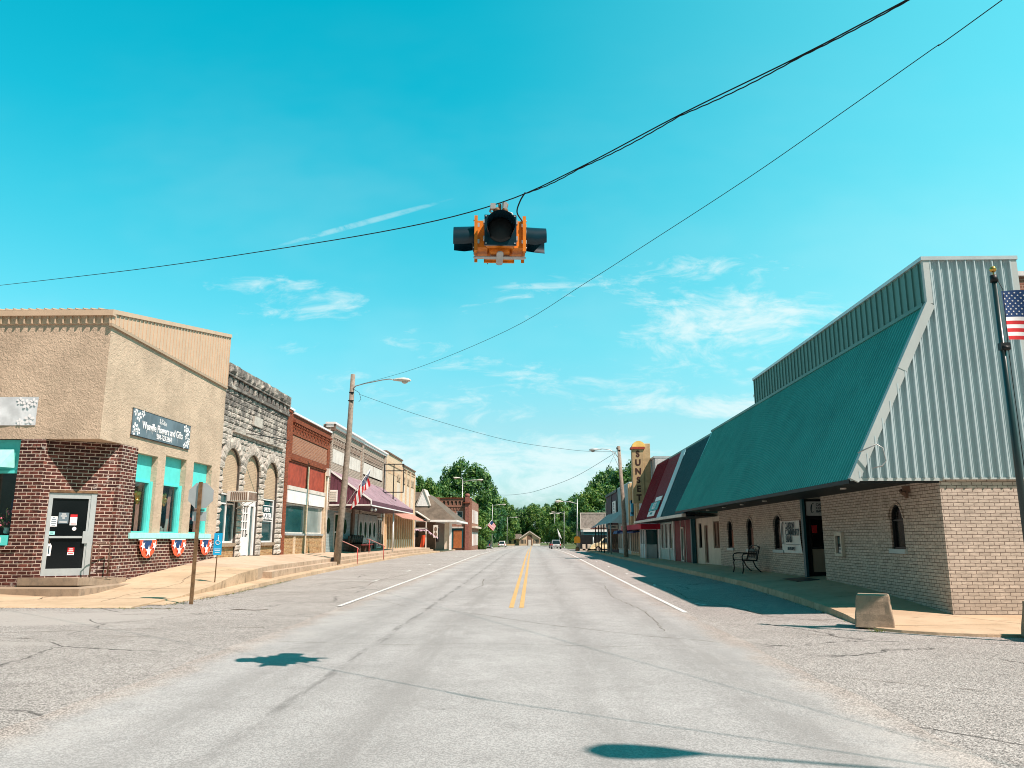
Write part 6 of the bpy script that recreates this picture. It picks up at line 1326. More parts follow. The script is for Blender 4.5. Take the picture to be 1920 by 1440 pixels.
# ---- right distance: billboard frame, shed, steel posts
B = thing('store_canopy', 'old store canopy with a big blank grey signboard and white band on steel posts', 'canopy', (8, 96, 0))
q = MB(); q.box(5.95, 8.9, 95.9, 96.1, 2.75, 4.55); q.build('signboard', paint('mottled_grey_board', (.30, .27, .24), .25, .8, 5), B)
q = MB(); q.box(5.85, 9.0, 95.85, 96.15, 4.55, 4.65); q.box(5.85, 9.0, 95.85, 96.15, 2.65, 2.75); q.box(5.85, 5.95, 95.85, 96.15, 2.75, 4.55); q.box(8.9, 9.0, 95.85, 96.15, 2.75, 4.55); q.build('board_frame', M_offwhite, B)
q = MB(); q.box(6.2, 12, 95.7, 101, 2.35, 2.62); q.build('white_band', M_white, B); q = MB(); q.box(6.25, 12, 95.8, 101, 2.0, 2.34); q.build('teal_band', M_tealdark, B)
for x_ in (7.4, 11.5): q = MB(); q.cyl((x_, 96, .0), (x_, 96, 2.0), .08, n=8); q.build('post', M_grey, B)
q = MB(); q.box(6.3, 20, 104, 112, -.2, 2.5); tag(q.build('dark_shed', M_black, loc=(12, 108, 0)), 'dark shed in the shade of the trees behind the old canopy', 'shed')
# vehicles
def car(name, lab, x, y, rot, prof, W, mat, glass=M_glass, wheels=(0.78, 3.35), roofW=.78, beltz=.9, kind='car', lights=True, group=None):
    root = thing(name, lab, kind, (0, 0, 0), group); L = prof[-1][0] if False else max(p[0] for p in prof)
    q = MB(); rows = []
    for s in (-1, -.86, 0, .86, 1):
        rows.append([(px_-L/2, s*W/2*(1.0 if pz_ <= beltz+.02 else 1-(1-roofW)*min(1, (pz_-beltz)/.45)), (pz_ if abs(s) < 1 or pz_ <= beltz else pz_-.06) if abs(s) < .9 else pz_-(.0 if pz_ <= .35 else .03)) for px_, pz_ in prof])
    q.grid(rows, True)
    for rr_ in (rows[0], rows[-1]): q.add(rr_, [tuple(range(len(rr_)))])
    q.build('body', mat, root)
    top = [p for p in prof if p[1] > beltz+.02]; x0, x1 = min(p[0] for p in top), max(p[0] for p in top); zt = max(p[1] for p in top)
    for s in (-1, 1):
        g_ = MB(); yw = s*W/2*.93; g_.poly((x0+.05-L/2, s*(W/2+.004), beltz+.03), (x1-.10-L/2, s*(W/2+.004), beltz+.03), (x1-.5-L/2, s*(W/2*roofW+.03), zt-.10), (x0+.45-L/2, s*(W/2*roofW+.03), zt-.10)); g_.build('side_window', glass, root)
    g_ = MB(); g_.poly((x0+.00-L/2-.02, -W*.40, beltz+.06), (x0-.02-L/2, W*.40, beltz+.06), (x0+.33-L/2, W*.33, zt-.10), (x0+.33-L/2, -W*.33, zt-.10)); g_.build('rear_window', glass, root)
    for wx in wheels:
        for s in (-1, 1):
            t_ = MB(); t_.cyl((wx-L/2, s*(W/2-.2), .33), (wx-L/2, s*(W/2+.01), .33), .33, n=16); tt = t_.build('tyre', M_black, root); t_ = MB(); t_.cyl((wx-L/2, s*(W/2+.01), .33), (wx-L/2, s*(W/2+.02), .33), .19, n=12); t_.build('rim', M_galv, tt)
    if lights:
        for s in (-1, 1): t_ = MB(); t_.box(-L/2-.015, -L/2+.05, s*W*.36, s*W*.48, .68, .95); t_.build('tail_light', M_clothred, root)
        t_ = MB(); t_.box(-L/2-.06, -L/2+.05, -W*.47, W*.47, .40, .60); t_.build('bumper', M_galv, root); t_ = MB(); t_.box(-L/2-.02, -L/2, -.22, .22, .66, .80); t_.build('number_plate', M_offwhite, root)
    root.location = (x, y, gz(x, y)); root.rotation_euler = (0, 0, rot); return root
suv = [(0, .35), (0.02, .95), (0.12, 1.0), (.42, 1.62), (2.9, 1.70), (3.55, 1.05), (4.5, .92), (4.6, .35)]
sedan = [(0, .35), (0, .92), (.75, .98), (1.35, 1.40), (2.7, 1.42), (3.45, .98), (4.5, .85), (4.6, .35)]
pick = [(0, .45), (0, 1.02), (2.0, 1.05), (2.25, 1.75), (3.5, 1.78), (4.0, 1.15), (5.2, 1.05), (5.3, .45)]
vint = [(0, .35), (.05, .75), (.35, 1.15), (.9, 1.5), (1.7, 1.66), (2.5, 1.55), (2.95, 1.05), (3.5, .98), (4.0, .75), (4.15, .35)]
car('silver_suv', 'silver SUV parked at the right roadside near the end of the street', 4.55, 152, R(90), suv, 1.85, M_grey)
car('dark_sedan', 'dark car parked beyond the silver SUV', 4.6, 172, R(90), sedan, 1.8, M_black)
car('dark_pickup', 'dark pickup parked on the left under the trees', -9.6, 165, R(90), pick, 1.95, M_ink)
car('white_van', 'small white vehicle standing on the left beyond the dark pickup', -8.2, 215, R(90), suv, 1.9, M_white)
car('vintage_car', 'cream rounded vintage car half hidden behind the awning posts', 8.7, 92, R(180), vint, 1.75, M_cream, lights=False, beltz=1.0, wheels=(.85, 3.2))
q = MB(); 
for x_ in (5.9, 6.5): q.ob((x_, 93, gz(6, 93)+.14), (1, 0, 0), (0, 1, 0), (0, 0, 1), (0, .35), (0, .3), (0, .7)); 
q.box(5.6, 7.4, 93, 93.4, gz(6, 93)+.1, gz(6, 93)+.3); tag(q.build('stacked_pots', M_beige, loc=(6.4, 93, .1)), 'cluster of pale planters in front of the cream vintage car', 'planters')
# fence line and light poles on the right lawn
q = MB(); y_ = 135.
for i in range(12): q.box(8+i*2.2, 8.1+i*2.2, 135, 135.1, gz(8, 135), gz(8, 135)+1.3)
q.box(8, 32.3, 135.03, 135.07, gz(8, 135)+1.2, gz(8, 135)+1.28); q.box(8, 32.3, 135.03, 135.07, gz(8, 135)+.5, gz(8, 135)+.56); tag(q.build('rail_fence', M_galv, loc=(8, 135, gz(8, 135))), 'pale rail fence across the lawn right of the road', 'fence')
# ------------------------------------------------------------------ trees
def crown_mesh(seed, Rx, Rz, nclump, nleaf, ls, flat=.85):
    r_ = random.Random(seed); vs = []; fs = []
    cl_ = []
    for i in range(nclump):
        while True:
            d = Vector((r_.gauss(0, 1), r_.gauss(0, 1), r_.gauss(0, 1))).normalized(); k = r_.uniform(.35, 1.0)**.5
            p = Vector((d.x*Rx*k, d.y*Rx*k, d.z*Rz*k))
            if p.z > -Rz*flat: break
        w_ = 1.0-.25*max(0, p.z/Rz)
        cl_.append((Vector((p.x*w_, p.y*w_, p.z)), r_.uniform(.13, .25)*Rx))
    for c, cr in cl_:
        for k in range(nleaf):
            d = Vector((r_.gauss(0, 1), r_.gauss(0, 1), r_.gauss(0, .8))).normalized(); p = c+d*cr*r_.uniform(.45, 1.0)
            n_ = (d+Vector((r_.uniform(-.7, .7), r_.uniform(-.7, .7), r_.uniform(-.3, .9)))).normalized(); a = n_.orthogonal().normalized(); b_ = n_.cross(a); t = r_.uniform(0, 6.28); a, b_ = a*math.cos(t)+b_*math.sin(t), b_*math.cos(t)-a*math.sin(t)
            s = ls*r_.uniform(.6, 1.3); o = len(vs); vs += [p+a*s, p+b_*s*.55, p-a*s*.9, p-b_*s*.55]; fs.append((o, o+1, o+2, o+3))
    me = bpy.data.meshes.new('crown'); me.from_pydata(vs, [], fs); return me
def trunk_mb(h, r0, seed):
    r_ = random.Random(seed); q = MB(); q.tube([(0, 0, -.3), (.1*r_.uniform(-1, 1), .1, h*.35), (.2*r_.uniform(-1, 1), 0, h*.7), (0, 0, h)], [r0*1.2, r0, r0*.75, r0*.3], 8)
    for k in range(6):
        a = 2*math.pi*k/6+r_.uniform(-.4, .4); z0 = h*r_.uniform(.35, .65); L = h*.45; q.tube([(0, 0, z0), (math.cos(a)*L*.4, math.sin(a)*L*.4, z0+L*.35), (math.cos(a)*L*.8, math.sin(a)*L*.8, z0+L*.8)], [r0*.5, r0*.3, r0*.08], 6)
    return q
CR = {}
def tree(x, y, h, rx, mat, lab, seed, kind=0, ls=.42, group=None, low=.18):
    key = (kind, mat.name)
    if key not in CR:
        me = crown_mesh(kind*7+3, 1.0, 1.0, (150, 170, 130)[kind], (115, 105, 120)[kind], (.048, .046, .052)[kind]); me.materials.append(mat)
        tm = trunk_mb(1.0, .035, kind); CR[key] = (me, tm)
    me, tm = CR[key]; z0 = gz(x, y); t = thing('tree', lab, 'tree', (x, y, z0), group)
    if 'o' not in CR.setdefault((key, 't'), {}):
        o = tm.build('trunk', M_bark, t); CR[(key, 't')]['o'] = o.data
    else: o = bpy.data.objects.new('trunk', CR[(key, 't')]['o']); C.objects.link(o); o.parent = t
    ch = h*(1-low)/2; o.location = (0, 0, 0); o.scale = (h*.9, h*.9, h*.72)
    c = bpy.data.objects.new('crown', me); C.objects.link(c); c.parent = t; c.location = (0, 0, h*low+ch); c.scale = (rx, rx, ch); c.rotation_euler = (0, 0, seed*1.7)
    return t
tree(-14.2, 172, 19.0, 7.6, M_leafA, 'huge round-crowned tree behind the turreted brick building', 1, 0, low=.06)
tree(-23.2, 160, 14.8, 5.0, M_leafB, 'bright green tree filling the gap between the hall roof and the huge tree', 23, 1, low=.05)
tree(-19.5, 168, 15, 6.0, M_leafA, 'mid-green tree left of the huge round-crowned tree', 2, 1, low=.1)
tree(-27.5, 160, 14, 6.0, M_leafB, 'bright tree seen above the shingle roof of the hall', 3, 2, low=.1)
tree(-35, 165, 15, 6.5, M_leafA, 'tree at the far left behind the cream building', 4, 0, low=.1)
tree(-10.6, 150, 7.5, 3.2, M_leafB, 'low bright green tree at the foot of the huge tree', 5, 1, low=.05)
tree(-13.0, 215, 15, 5.5, M_leafC, 'blue-green tree to the right of the huge round tree', 6, 1, low=.05)
tree(-9.0, 255, 14.5, 5.0, M_leafB, 'slim tree on the left edge near the far lamp post', 7, 2, low=.05)
tree(-15, 280, 20, 7, M_leafA, 'dark tree behind the slim roadside tree on the left', 8, 0, low=.05)
tree(18.5, 140, 15.0, 6.2, M_leafA, 'big tree right of the road behind the dark maroon building', 9, 0, low=.06)
tree(14.6, 150, 15.0, 5.6, M_leafA, 'tall dark tree filling the gap left of the SUNSET sign', 22, 0, low=.04)
tree(12.2, 138, 11.2, 4.8, M_leafB, 'rounded tree behind the blank grey signboard', 10, 1, low=.08)
tree(21, 152, 14.0, 5.5, M_leafC, 'tall dark tree behind the SUNSET sign', 11, 2, low=.06)
tree(31, 150, 10, 6, M_leafA, 'tree farther right behind the cinema row', 12, 1, low=.06)
tree(13.5, 185, 12.5, 5.2, M_leafC, 'shaded tree behind the small orchard tree', 13, 0, low=.05)
tree(7.6, 195, 6.4, 3.4, M_leafB, 'small yellow-green tree behind the silver SUV', 14, 1, low=.12)
tree(8.8, 255, 14.5, 5.8, M_leafB, 'bright tree right of the road near the T-shaped lamp', 15, 2, low=.05)
tree(16, 265, 17, 7.0, M_leafA, 'dark tree behind the bright roadside tree on the right', 16, 0, low=.05)
tree(12, 118, 6.5, 3.5, M_leafC, 'dark shrubby tree over the shed', 17, 2, low=.02)
r = random.Random(77)
k = 0
for row, (yy_, n, x0, x1, h0) in enumerate(((376, 15, -62, 66, 19.0), (398, 14, -78, 84, 21.5), (330, 5, -60, -18, 15), (330, 6, 20, 66, 15))):
    for i in range(n):
        x_ = x0+(x1-x0)*(i+.5)/n+r.uniform(-2, 2); h = h0*r.uniform(.86, 1.10)
        tree(x_, yy_+r.uniform(-6, 6), h, r.uniform(5.2, 7.6), (M_leafA, M_leafC, M_leafB)[(i*2+row) % 3 if i % 4 else 0], 'tall tree in the belt of woodland closing the view behind the gabled building', k, k % 3, group='trees of the woodland belt at the end of the street', low=.02); k += 1
def bush(x, y, h, rx, mat, lab, seed):
    z0 = gz(x, y); t = thing('bush', lab, 'bush', (x, y, z0)); me = CR[(0, 'leaves_deep_green')][0] if mat is M_leafA else CR[(1, 'leaves_bright_green')][0]
    c = bpy.data.objects.new('foliage', me); C.objects.link(c); c.parent = t; c.location = (0, 0, h*.45); c.scale = (rx, rx, h*.55); c.rotation_euler = (0, 0, seed)
bush(-7.6, 118, 1.5, .9, M_leafB, 'yellow-green bush beside the turreted building', 1); bush(-9.8, 128, 2.6, 2.2, M_leafA, 'dark bush at the roadside below the huge tree', 2); bush(10.5, 150, 2.0, 2.0, M_leafA, 'dark bush on the lawn right of the silver SUV', 3); bush(-12, 185, 3.5, 3.0, M_leafA, 'dark bush behind the parked pickup', 4); bush(12, 165, 3, 3, M_leafB, 'light bush on the right lawn behind the rail fence', 5)
bush(14.5, 126, 5, 4.5, M_leafA, 'broad dark bush closing the gap behind the shed', 6)
# ------------------------------------------------------------------ hanging signal
SG = thing('traffic_signal', 'four-way yellow flasher signal with dark visors hanging on the span wire', 'traffic light', (-.368, 8.65, 5.10))
sc_ = Vector((-.368, 8.65, 5.07)); YAW = R(4)
def rotz(v, a): return Vector((v[0]*math.cos(a)-v[1]*math.sin(a), v[0]*math.sin(a)+v[1]*math.cos(a), v[2]))
for k, lab in enumerate(('dark-faced signal head towards the camera', 'left signal head', 'rear signal head', 'right signal head')):
    W = rotz((0, -1, 0), YAW-k*math.pi/2); U = Z.cross(W); O = sc_
    q = MB()
    # housing tapering to the hub, open rectangular door plate
    a = .175; pts = []
    for (d, s) in ((.07, .10), (.15, .165), (.27, .165)): pts.append([O+W*d+U*(s*x)+Z*(s*z) for x, z in ((-1, -1), (1, -1), (1, 1), (-1, 1), (-1, -1))])
    q.grid(pts); q.add(pts[0][:4], [(0, 1, 2, 3)]); 
    h = q.build('signal_head', M_orange, SG); h['label'] = lab
    q = MB(); q.ob(O, U, Z, W, (-.185, .185), (-.185, .185), (.27, .30)); q.build('door', M_visor if k in (0,) else M_orange, h, bevel=.004)
    q = MB(); n = 26; rows = []
    for d in (.30, .42, .545):
        row = []
        for i in range(n+1):
            t = R(-128)+R(256)*i/n if d < .5 else R(-112)+R(236)*i/n
            row.append(O+W*d+U*((.150+.05*(d-.3))*math.sin(t))+Z*((.150+.05*(d-.3))*math.cos(t)-.10*(d-.3)))
        rows.append(row)
    q.grid(rows, True); q.grid([[p+(O-p).normalized()*.006 for p in row] for row in rows], True); q.build('visor', M_visor, h)
    q = MB(); q.lathe(O+W*.30, [(.150, 0), (.152, .012), (.12, .02), (.05, .032), (.002, .036)], 24, W); q.build('lens', M_black, h)
    if k % 2: q = MB(); q.ob(O, U, Z, W, (-.20, -.185), (-.215, .215), (.262, .30)); q.ob(O, U, Z, W, (.185, .20), (-.215, .215), (.262, .30)); q.build('door_edge', M_orange, h)
for k in range(4):
    W = rotz((0, -1, 0), YAW-k*math.pi/2); U = Z.cross(W)
    q = MB()
    for a_, b_ in ((-.165, -.165), (.165, -.165), (-.165, .165), (.165, .165)): q.cyl(sc_+U*a_+Z*b_+W*.30, sc_+U*a_+Z*b_+W*.312, .009, n=8)
    for b_ in (-.10, .10): q.ob(sc_, U, Z, W, (.183, .197), (b_-.025, b_+.025), (.24, .30)); q.ob(sc_, U, Z, W, (-.197, -.183), (b_-.02, b_+.02), (.25, .31))
    q.build('hinges_and_screws', M_galv, SG)
q = MB(); q.box(sc_.x-.12, sc_.x+.12, sc_.y-.12, sc_.y+.12, sc_.z-.20, sc_.z+.16); q.build('centre_box', M_orange, SG, bevel=.02)
q = MB()
for U, L in ((rotz((1, 0, 0), YAW), .26), (rotz((0, 1, 0), YAW), .17)):
    V = Z.cross(U); n = 10; pts = [(L+.05*math.sin(math.pi*i/n), .05*math.cos(math.pi*i/n)) for i in range(n+1)]+[(-L-.05*math.sin(math.pi*i/n), -.05*math.cos(math.pi*i/n)) for i in range(n+1)]
    q.extr([sc_+U*a+V*b_*.8+Z*(-.232 if L > .2 else -.24) for a, b_ in pts], (0, 0, .012))
q.build('bottom_bracket', M_galv, SG)
q = MB(); q.cyl(sc_+Z*.14, sc_+Z*.30, .035, n=10); q.lathe(sc_+Z*.22, [(.07, 0), (.075, .05), (.05, .09)], 12)
for dx_, r_ in ((-.05, .016), (.0, .02), (.05, .016)): q.tube([sc_+Vector((dx_, 0, .30)), sc_+Vector((dx_*1.6, .01, .42)), sc_+Vector((dx_*1.8, 0, .455))], r_, 7)
q.box(sc_.x-.09, sc_.x+.09, sc_.y-.03, sc_.y+.03, sc_.z+.29, sc_.z+.34); q.build('hanger_clamp', M_rust, SG)
q = MB(); q.box(sc_.x-.11, sc_.x-.05, sc_.y-.035, sc_.y+.02, sc_.z+.38, sc_.z+.45); q.box(sc_.x+.03, sc_.x+.09, sc_.y-.035, sc_.y+.02, sc_.z+.38, sc_.z+.46); q.tube([sc_+Vector((.08, 0, .36)), sc_+Vector((.15, .0, .33)), sc_+Vector((.17, .02, .24)), sc_+Vector((.13, .03, .18))], .008, 5); q.tube([sc_+Vector((-.10, 0, .42)), sc_+Vector((-.12, 0, .36)), sc_+Vector((-.06, -.02, .30))], .012, 6); q.build('clamp_bolts', M_galv, SG)
q = MB(); q.sphere(sc_+Vector((.06, -.01, .36)), .04, 8, 6); q.sphere(sc_+Vector((-.03, -.02, .37)), .03, 8, 6); q.build('rusty_swivel', M_rust, SG)
# ------------------------------------------------------------------ wires
def wire(name, lab, pts, rad, cat='wire', mat=M_rope):
    q = MB(); P = [Vector(p) for p in pts]; out = []
    for i in range(len(P)-1):
        a, b_, c, d = P[max(0, i-1)], P[i], P[i+1], P[min(len(P)-1, i+2)]
        for k in range(6):
            t = k/6; out.append(.5*((2*b_)+(-a+c)*t+(2*a-5*b_+4*c-d)*t*t+(-a+3*b_-3*c+d)*t**3))
    out.append(P[-1]); q.tube(out, rad, 6, smooth=True); return tag(q.build(name, mat, loc=P[0]), lab, cat)
wire('span_wire', 'span wire holding the signal, running from upper right down to the left', [(-16.118, 22.037, 9.128), (-8.533, 15.589, 7.248), (-4.391, 12.068, 6.288), (-1.775, 9.845, 5.727), (-.369, 8.65, 5.535), (.53, 7.886, 5.588), (1.492, 7.068, 5.735), (2.418, 6.281, 5.834), (3.1, 5.701, 5.94), (5.8, 3.9, 6.6), (8.8, 1.8, 7.5)], .0075)
sp = [Vector(p) for p in ((-.08, 8.40, 5.54), (.53, 7.886, 5.588), (1.492, 7.068, 5.735), (2.418, 6.281, 5.834), (3.1, 5.701, 5.94), (5.8, 3.9, 6.6), (8.8, 1.8, 7.5))]
tw = []; n = 0
for a, b_ in zip(sp, sp[1:]):
    m_ = max(8, int((b_-a).length/.03))
    for k in range(m_):
        t = k/m_; n += 1; ph = n*1.5; sag = .05*math.sin(math.pi*t) if b_.x < 2.5 else .02*math.sin(math.pi*t)
        tw.append(a+(b_-a)*t+Vector((0, .002*math.cos(ph), .002*math.sin(ph)-.012-sag*.5)))
q = MB(); q.tube(tw, .0065, 5); tag(q.build('power_cable', M_rope, loc=tw[0]), 'thick black cable lashed round the span wire on the right of the signal', 'cable')
wire('signal_lead', 'short looped cable dropping from the span wire into the signal', [(-.06, 8.39, 5.545), (-.12, 8.45, 5.47), (-.16, 8.52, 5.36), (-.10, 8.56, 5.26), (-.07, 8.58, 5.18)], .009, 'cable')
wire('service_wire', 'thin wire from the left lamp pole sweeping to the upper right', [(-9.3, 41.0, 9.80), (-4.72, 31.0, 8.47), (-.73, 22.2, 7.64), (1.33, 17.7, 7.60), (2.31, 15.6, 7.63), (3.73, 12.5, 7.68), (4.71, 10.4, 7.80), (5.26, 9.2, 7.87), (5.65, 8.35, 7.92), (8.8, 1.8, 8.6)], .0065)
wire('service_wire', 'thin sagging wire between the left lamp pole and the right lamp pole', [(-9.35, 41.05, 9.26), (-6.109, 44.38, 8.48), (-1.6, 49.006, 7.733), (2.3, 53.006, 7.595), (4.282, 55.04, 7.65), (6.2, 57.0, 7.85)], .010)
wire('service_wire', 'wire from the right lamp pole sagging to the far left poles', [(6.2, 57.1, 7.8), (3.712, 65.579, 6.715), (1.144, 74.459, 6.247), (-.695, 80.82, 6.153), (-3.576, 90.783, 6.534), (-6.817, 101.991, 7.701), (-9.9, 113, 9.4)], .014)
wire('guy_wire', 'short stay wire near the top of the right lamp pole', [(6.3, 57, 8.0), (5.7, 57, 6.9), (5.55, 57.2, 6.3)], .008)
wire('service_wire', 'faint wire crossing the woodland at the end of the street', [(-8.0, 159, 6.2), (-2, 160, 5.9), (5, 162, 5.9), (14, 165, 6.6)], .02)
# ------------------------------------------------------------------ lamp poles
def cobra(root, p, d, s=1.0, mat=M_grey):
    """cobra head lamp at p pointing along d"""
    d = Vector(d).normalized(); side = Z.cross(d).normalized(); up = d.cross(side)*-1 if d.cross(side).z < 0 else d.cross(side); q = MB(); rows = []
    for t, w_, h_ in ((0, .04, .05), (.10, .08, .07), (.30, .17, .11), (.55, .22, .13), (.74, .20, .11), (.86, .08, .04)):
        rows.append([p+d*t*s+side*(w_*math.cos(a))*s+Z*(h_*math.sin(a)*(1 if math.sin(a) > 0 else .45))*s for a in [2*math.pi*k/12 for k in range(13)]])
    q.grid(rows, True); q.add(rows[0][:-1], [tuple(range(12))]); q.add(rows[-1][:-1], [tuple(range(12))]); h = q.build('lamp_head', mat, root)
    q = MB(); q.sphere(p+d*.58*s-Z*.06*s, .13*s, 12, 8, (1.15, 1.0, .75)); q.build('lamp_globe', M_offwhite, h)
b = thing('wooden_lamp_pole', 'leaning weathered wooden pole with curved lamp arm on the left steps', 'lamp post', (-10.15, 41.0, .35))
q = MB(); q.tube([(-10.18, 41.0, .3), (-9.98, 41.0, 3.5), (-9.8, 41.0, 7), (-9.72, 41.0, 10.35)], [.19, .17, .145, .12], 12); q.build('pole', M_wood, b)
q = MB(); q.tube([(-9.66, 40.9, 9.55), (-9.5, 40.85, 9.68), (-9.0, 40.7, 9.78), (-8.0, 40.45, 9.92), (-7.6, 40.35, 9.95), (-7.35, 40.3, 9.90)], .03, 7); q.build('lamp_arm', M_galv, b); cobra(b, Vector((-7.4, 40.3, 9.88)), (1, -.15, -.06), 1.15, M_offwhite)
q = MB(); q.tube([(-9.6, 40.9, 9.5), (-9.3, 40.85, 9.3), (-9.2, 40.85, 8.95), (-9.32, 40.85, 8.8)], .012, 5); q.box(-9.86, -9.62, 40.84, 40.92, 9.3, 9.36); q.box(-9.9, -9.6, 40.84, 40.9, 8.85, 8.9); q.build('pole_hardware', M_black, b)
q = MB(); q.box(-10.42, -10.30, 40.85, 41.15, .3, .62); q.build('base_box', M_black, b)
b = thing('wooden_lamp_pole', 'wooden pole with curved lamp arm on the shaded right pavement', 'lamp post', (6.72, 57, .2))
q = MB(); q.tube([(6.74, 57, .15), (6.62, 57, 4), (6.40, 57, 8.25)], [.17, .15, .12], 12); q.build('pole', M_wood, b)
q = MB(); q.tube([(6.36, 56.9, 7.35), (6.1, 56.88, 7.75), (5.7, 56.85, 7.98), (5.2, 56.8, 8.03), (5.0, 56.8, 8.0)], .028, 7); q.tube([(6.36, 56.9, 6.7), (6.15, 56.88, 7.2), (5.9, 56.86, 7.8)], .015, 6); q.build('lamp_arm', M_galv, b); cobra(b, Vector((5.05, 56.8, 7.98)), (-1, -.1, -.06), 1.0)
q = MB(); q.box(6.32, 6.5, 56.85, 56.92, 7.9, 7.96); q.cyl((6.25, 56.9, 8.0), (6.25, 56.9, 8.15), .04, n=8); q.build('insulator', M_black, b)
def steel(x, y, h, arms, lab, rr=.09):
    z0 = gz(x, y); b = thing('street_lamp', lab, 'lamp post', (x, y, z0), 'steel street lamps along the road'); q = MB(); q.tube([(x, y, z0-.1), (x+.05, y, z0+h*.5), (x+.1, y, z0+h)], [rr, rr*.8, rr*.55], 8); q.build('pole', M_galv, b); q = MB(); q.cyl((x, y, z0), (x, y, z0+.35), rr*2.2, rr*1.7, 8); q.build('base', M_galv, b)
    for sx_, L, dz_ in arms:
        q = MB(); q.tube([(x+.1, y, z0+h-.35+dz_), (x+.1+sx_*L*.5, y-.1, z0+h-.1+dz_), (x+.1+sx_*L, y-.15, z0+h-.05+dz_)], .05, 6); q.build('lamp_arm', M_galv, b); cobra(b, Vector((x+.1+sx_*L, y-.15, z0+h-.07+dz_)), (sx_, -.1, 0), 1.15, M_offwhite)
    return b
steel(-10.1, 112, 10.0, ((1, 2.0, -.1), (-1, .35, .2)), 'tall steel lamp with a long and a short arm beside the turreted building', .11)
steel(-8.1, 158, 8.8, ((1, 1.7, 0),), 'steel lamp with one arm on the left in front of the dark pickup')
steel(-7.4, 230, 8.6, ((1, 2.0, 0),), 'most distant steel lamp on the left of the road')
steel(5.5, 97, 6.3, ((-1, 1.8, -.25),), 'steel lamp carrying a small yellow sign on the right roadside', .10)
steel(6.9, 172, 8.0, ((-1, 1.9, -.2),), 'steel lamp on the right lawn beside the silver SUV')
steel(6.0, 212, 9.0, ((-1, .5, 0), (1, .3, 0)), 'steel lamp with a short T head on the right beyond the SUV')
z0 = gz(5.4, 96.8); q = MB(); q.extr([(5.12, 96.82, z0+.95), (5.12, 96.82, z0+1.55), (5.28, 96.82, z0+1.75), (5.72, 96.82, z0+1.75), (5.88, 96.82, z0+1.55), (5.88, 96.82, z0+.95)], (0, .05, 0)); tag(q.build('yellow_sign', M_signyellow, loc=(5.5, 96.8, z0+.9)), 'small yellow sign strapped low on the right roadside lamp post', 'sign')
q = MB(); q.cyl((5.5, 97, z0), (5.5, 97, z0+.5), .25, .2, 10); tag(q.build('post_stub', M_rust, loc=(5.5, 97, z0)), 'rusty collar round the foot of the yellow-signed lamp post', 'post base')
# off-frame poles that carry the wires and the lamp whose shadow falls in the foreground
b = thing('roadside_lamp_pole', 'tall wooden lamp pole on the near right corner carrying the span wire', 'lamp post', (8.9, 1.7, 0))
q = MB(); q.tube([(8.9, 1.7, -.1), (8.9, 1.7, 9.6)], [.17, .12], 10); q.build('pole', M_wood, b); LH = 9.0; q = MB(); q.tube([(8.9, 1.7, LH-.5), (8.2, 2.05, LH), (6.57, 2.50, LH+.05)], .03, 7); q.build('lamp_arm', M_galv, b); cobra(b, Vector((6.62, 2.50, LH+.03)), (-1, .1, 0), 1.02)
q = MB(); q.cyl((8.35, 1.6, 8.1), (8.35, 1.6, 8.9), .2, n=14); q.box(8.4, 8.9, 1.6, 1.7, 8.4, 8.5); q.build('transformer', M_grey, b)
b = thing('roadside_pole', 'wooden pole at the near left corner holding the far end of the span wire', 'pole', (-16.2, 21.0, 0)); q = MB(); q.tube([(-16.3, 20.9, -.1), (-16.2, 21.4, 9.4)], [.17, .12], 10); q.tube([(-16.2, 21.4, 9.2), (-16.118, 22.037, 9.128)], .01, 4); q.build('pole', M_wood, b)
# ------------------------------------------------------------------ flags
FM = {}
def flag(S, parent, nu=26, stars=True, nn='flag_cloth'):
    vs = []; fs = []; mi = []; n0 = 13*2
    for i in range(nu+1):
        for j in range(n0+1): vs.append(S(i/nu, j/n0))
    for i in range(nu):
        for j in range(n0):
            o = i*(n0+1)+j; fs.append((o, o+n0+1, o+n0+2, o+1)); stripe = j//2
            mi.append(2 if (i/nu < .40 and stripe >= 6) else (0 if stripe % 2 == 0 else 1))
    if stars:
        for rr_ in range(9):
            for cc in range(6 if rr_ % 2 == 0 else 5):
                u0 = .40*((cc*2+1+(rr_ % 2))/12); v0 = 6/13+(7/13)*((rr_+1)/10)
                for sgn in (-1, 1):
                    e = 1e-3; c0 = S(u0, v0); du = (S(u0+e, v0)-c0)/e; dv = (S(u0, v0+e)-c0)/e; nrm = du.cross(dv).normalized()*.004*sgn; pu = du.normalized(); pv = dv.normalized(); s = dv.length*.022; o = len(vs)
                    for k in range(10): a = math.pi/2+math.pi*k/5; rr2 = s if k % 2 == 0 else s*.4; vs.append(c0+nrm+pu*rr2*math.cos(a)+pv*rr2*math.sin(a))
                    vs.append(c0+nrm)
                    for k in range(10): fs.append((o+10, o+k, o+(k+1) % 10)); mi.append(1)
    me = bpy.data.meshes.new(nn); off = Vector((0, 0, 0)); q_ = parent
    while q_ is not None: off += q_.location; q_ = q_.parent
    me.from_pydata([v_-off for v_ in vs], [], fs)
    for m_ in (M_clothred, M_clothwhite, M_navy): me.materials.append(m_)
    me.polygons.foreach_set('material_index', mi); me.polygons.foreach_set('use_smooth', [True]*len(fs)); o = bpy.data.objects.new(nn, me); C.objects.link(o); o.parent = parent; return o
b = thing('flagpole', 'dark green flagpole with gold ball in front of the ribbed bank end', 'flagpole', (7.9, 12.8, .05))
q = MB(); q.tube([(7.9, 12.8, .0), (7.9, 12.8, 3.0), (7.9, 12.8, 5.95)], [.060, .054, .042], 12); q.build('pole', paint('dark_green_pole', (.012, .03, .03), .1, .3, 4, spec=.6), b)
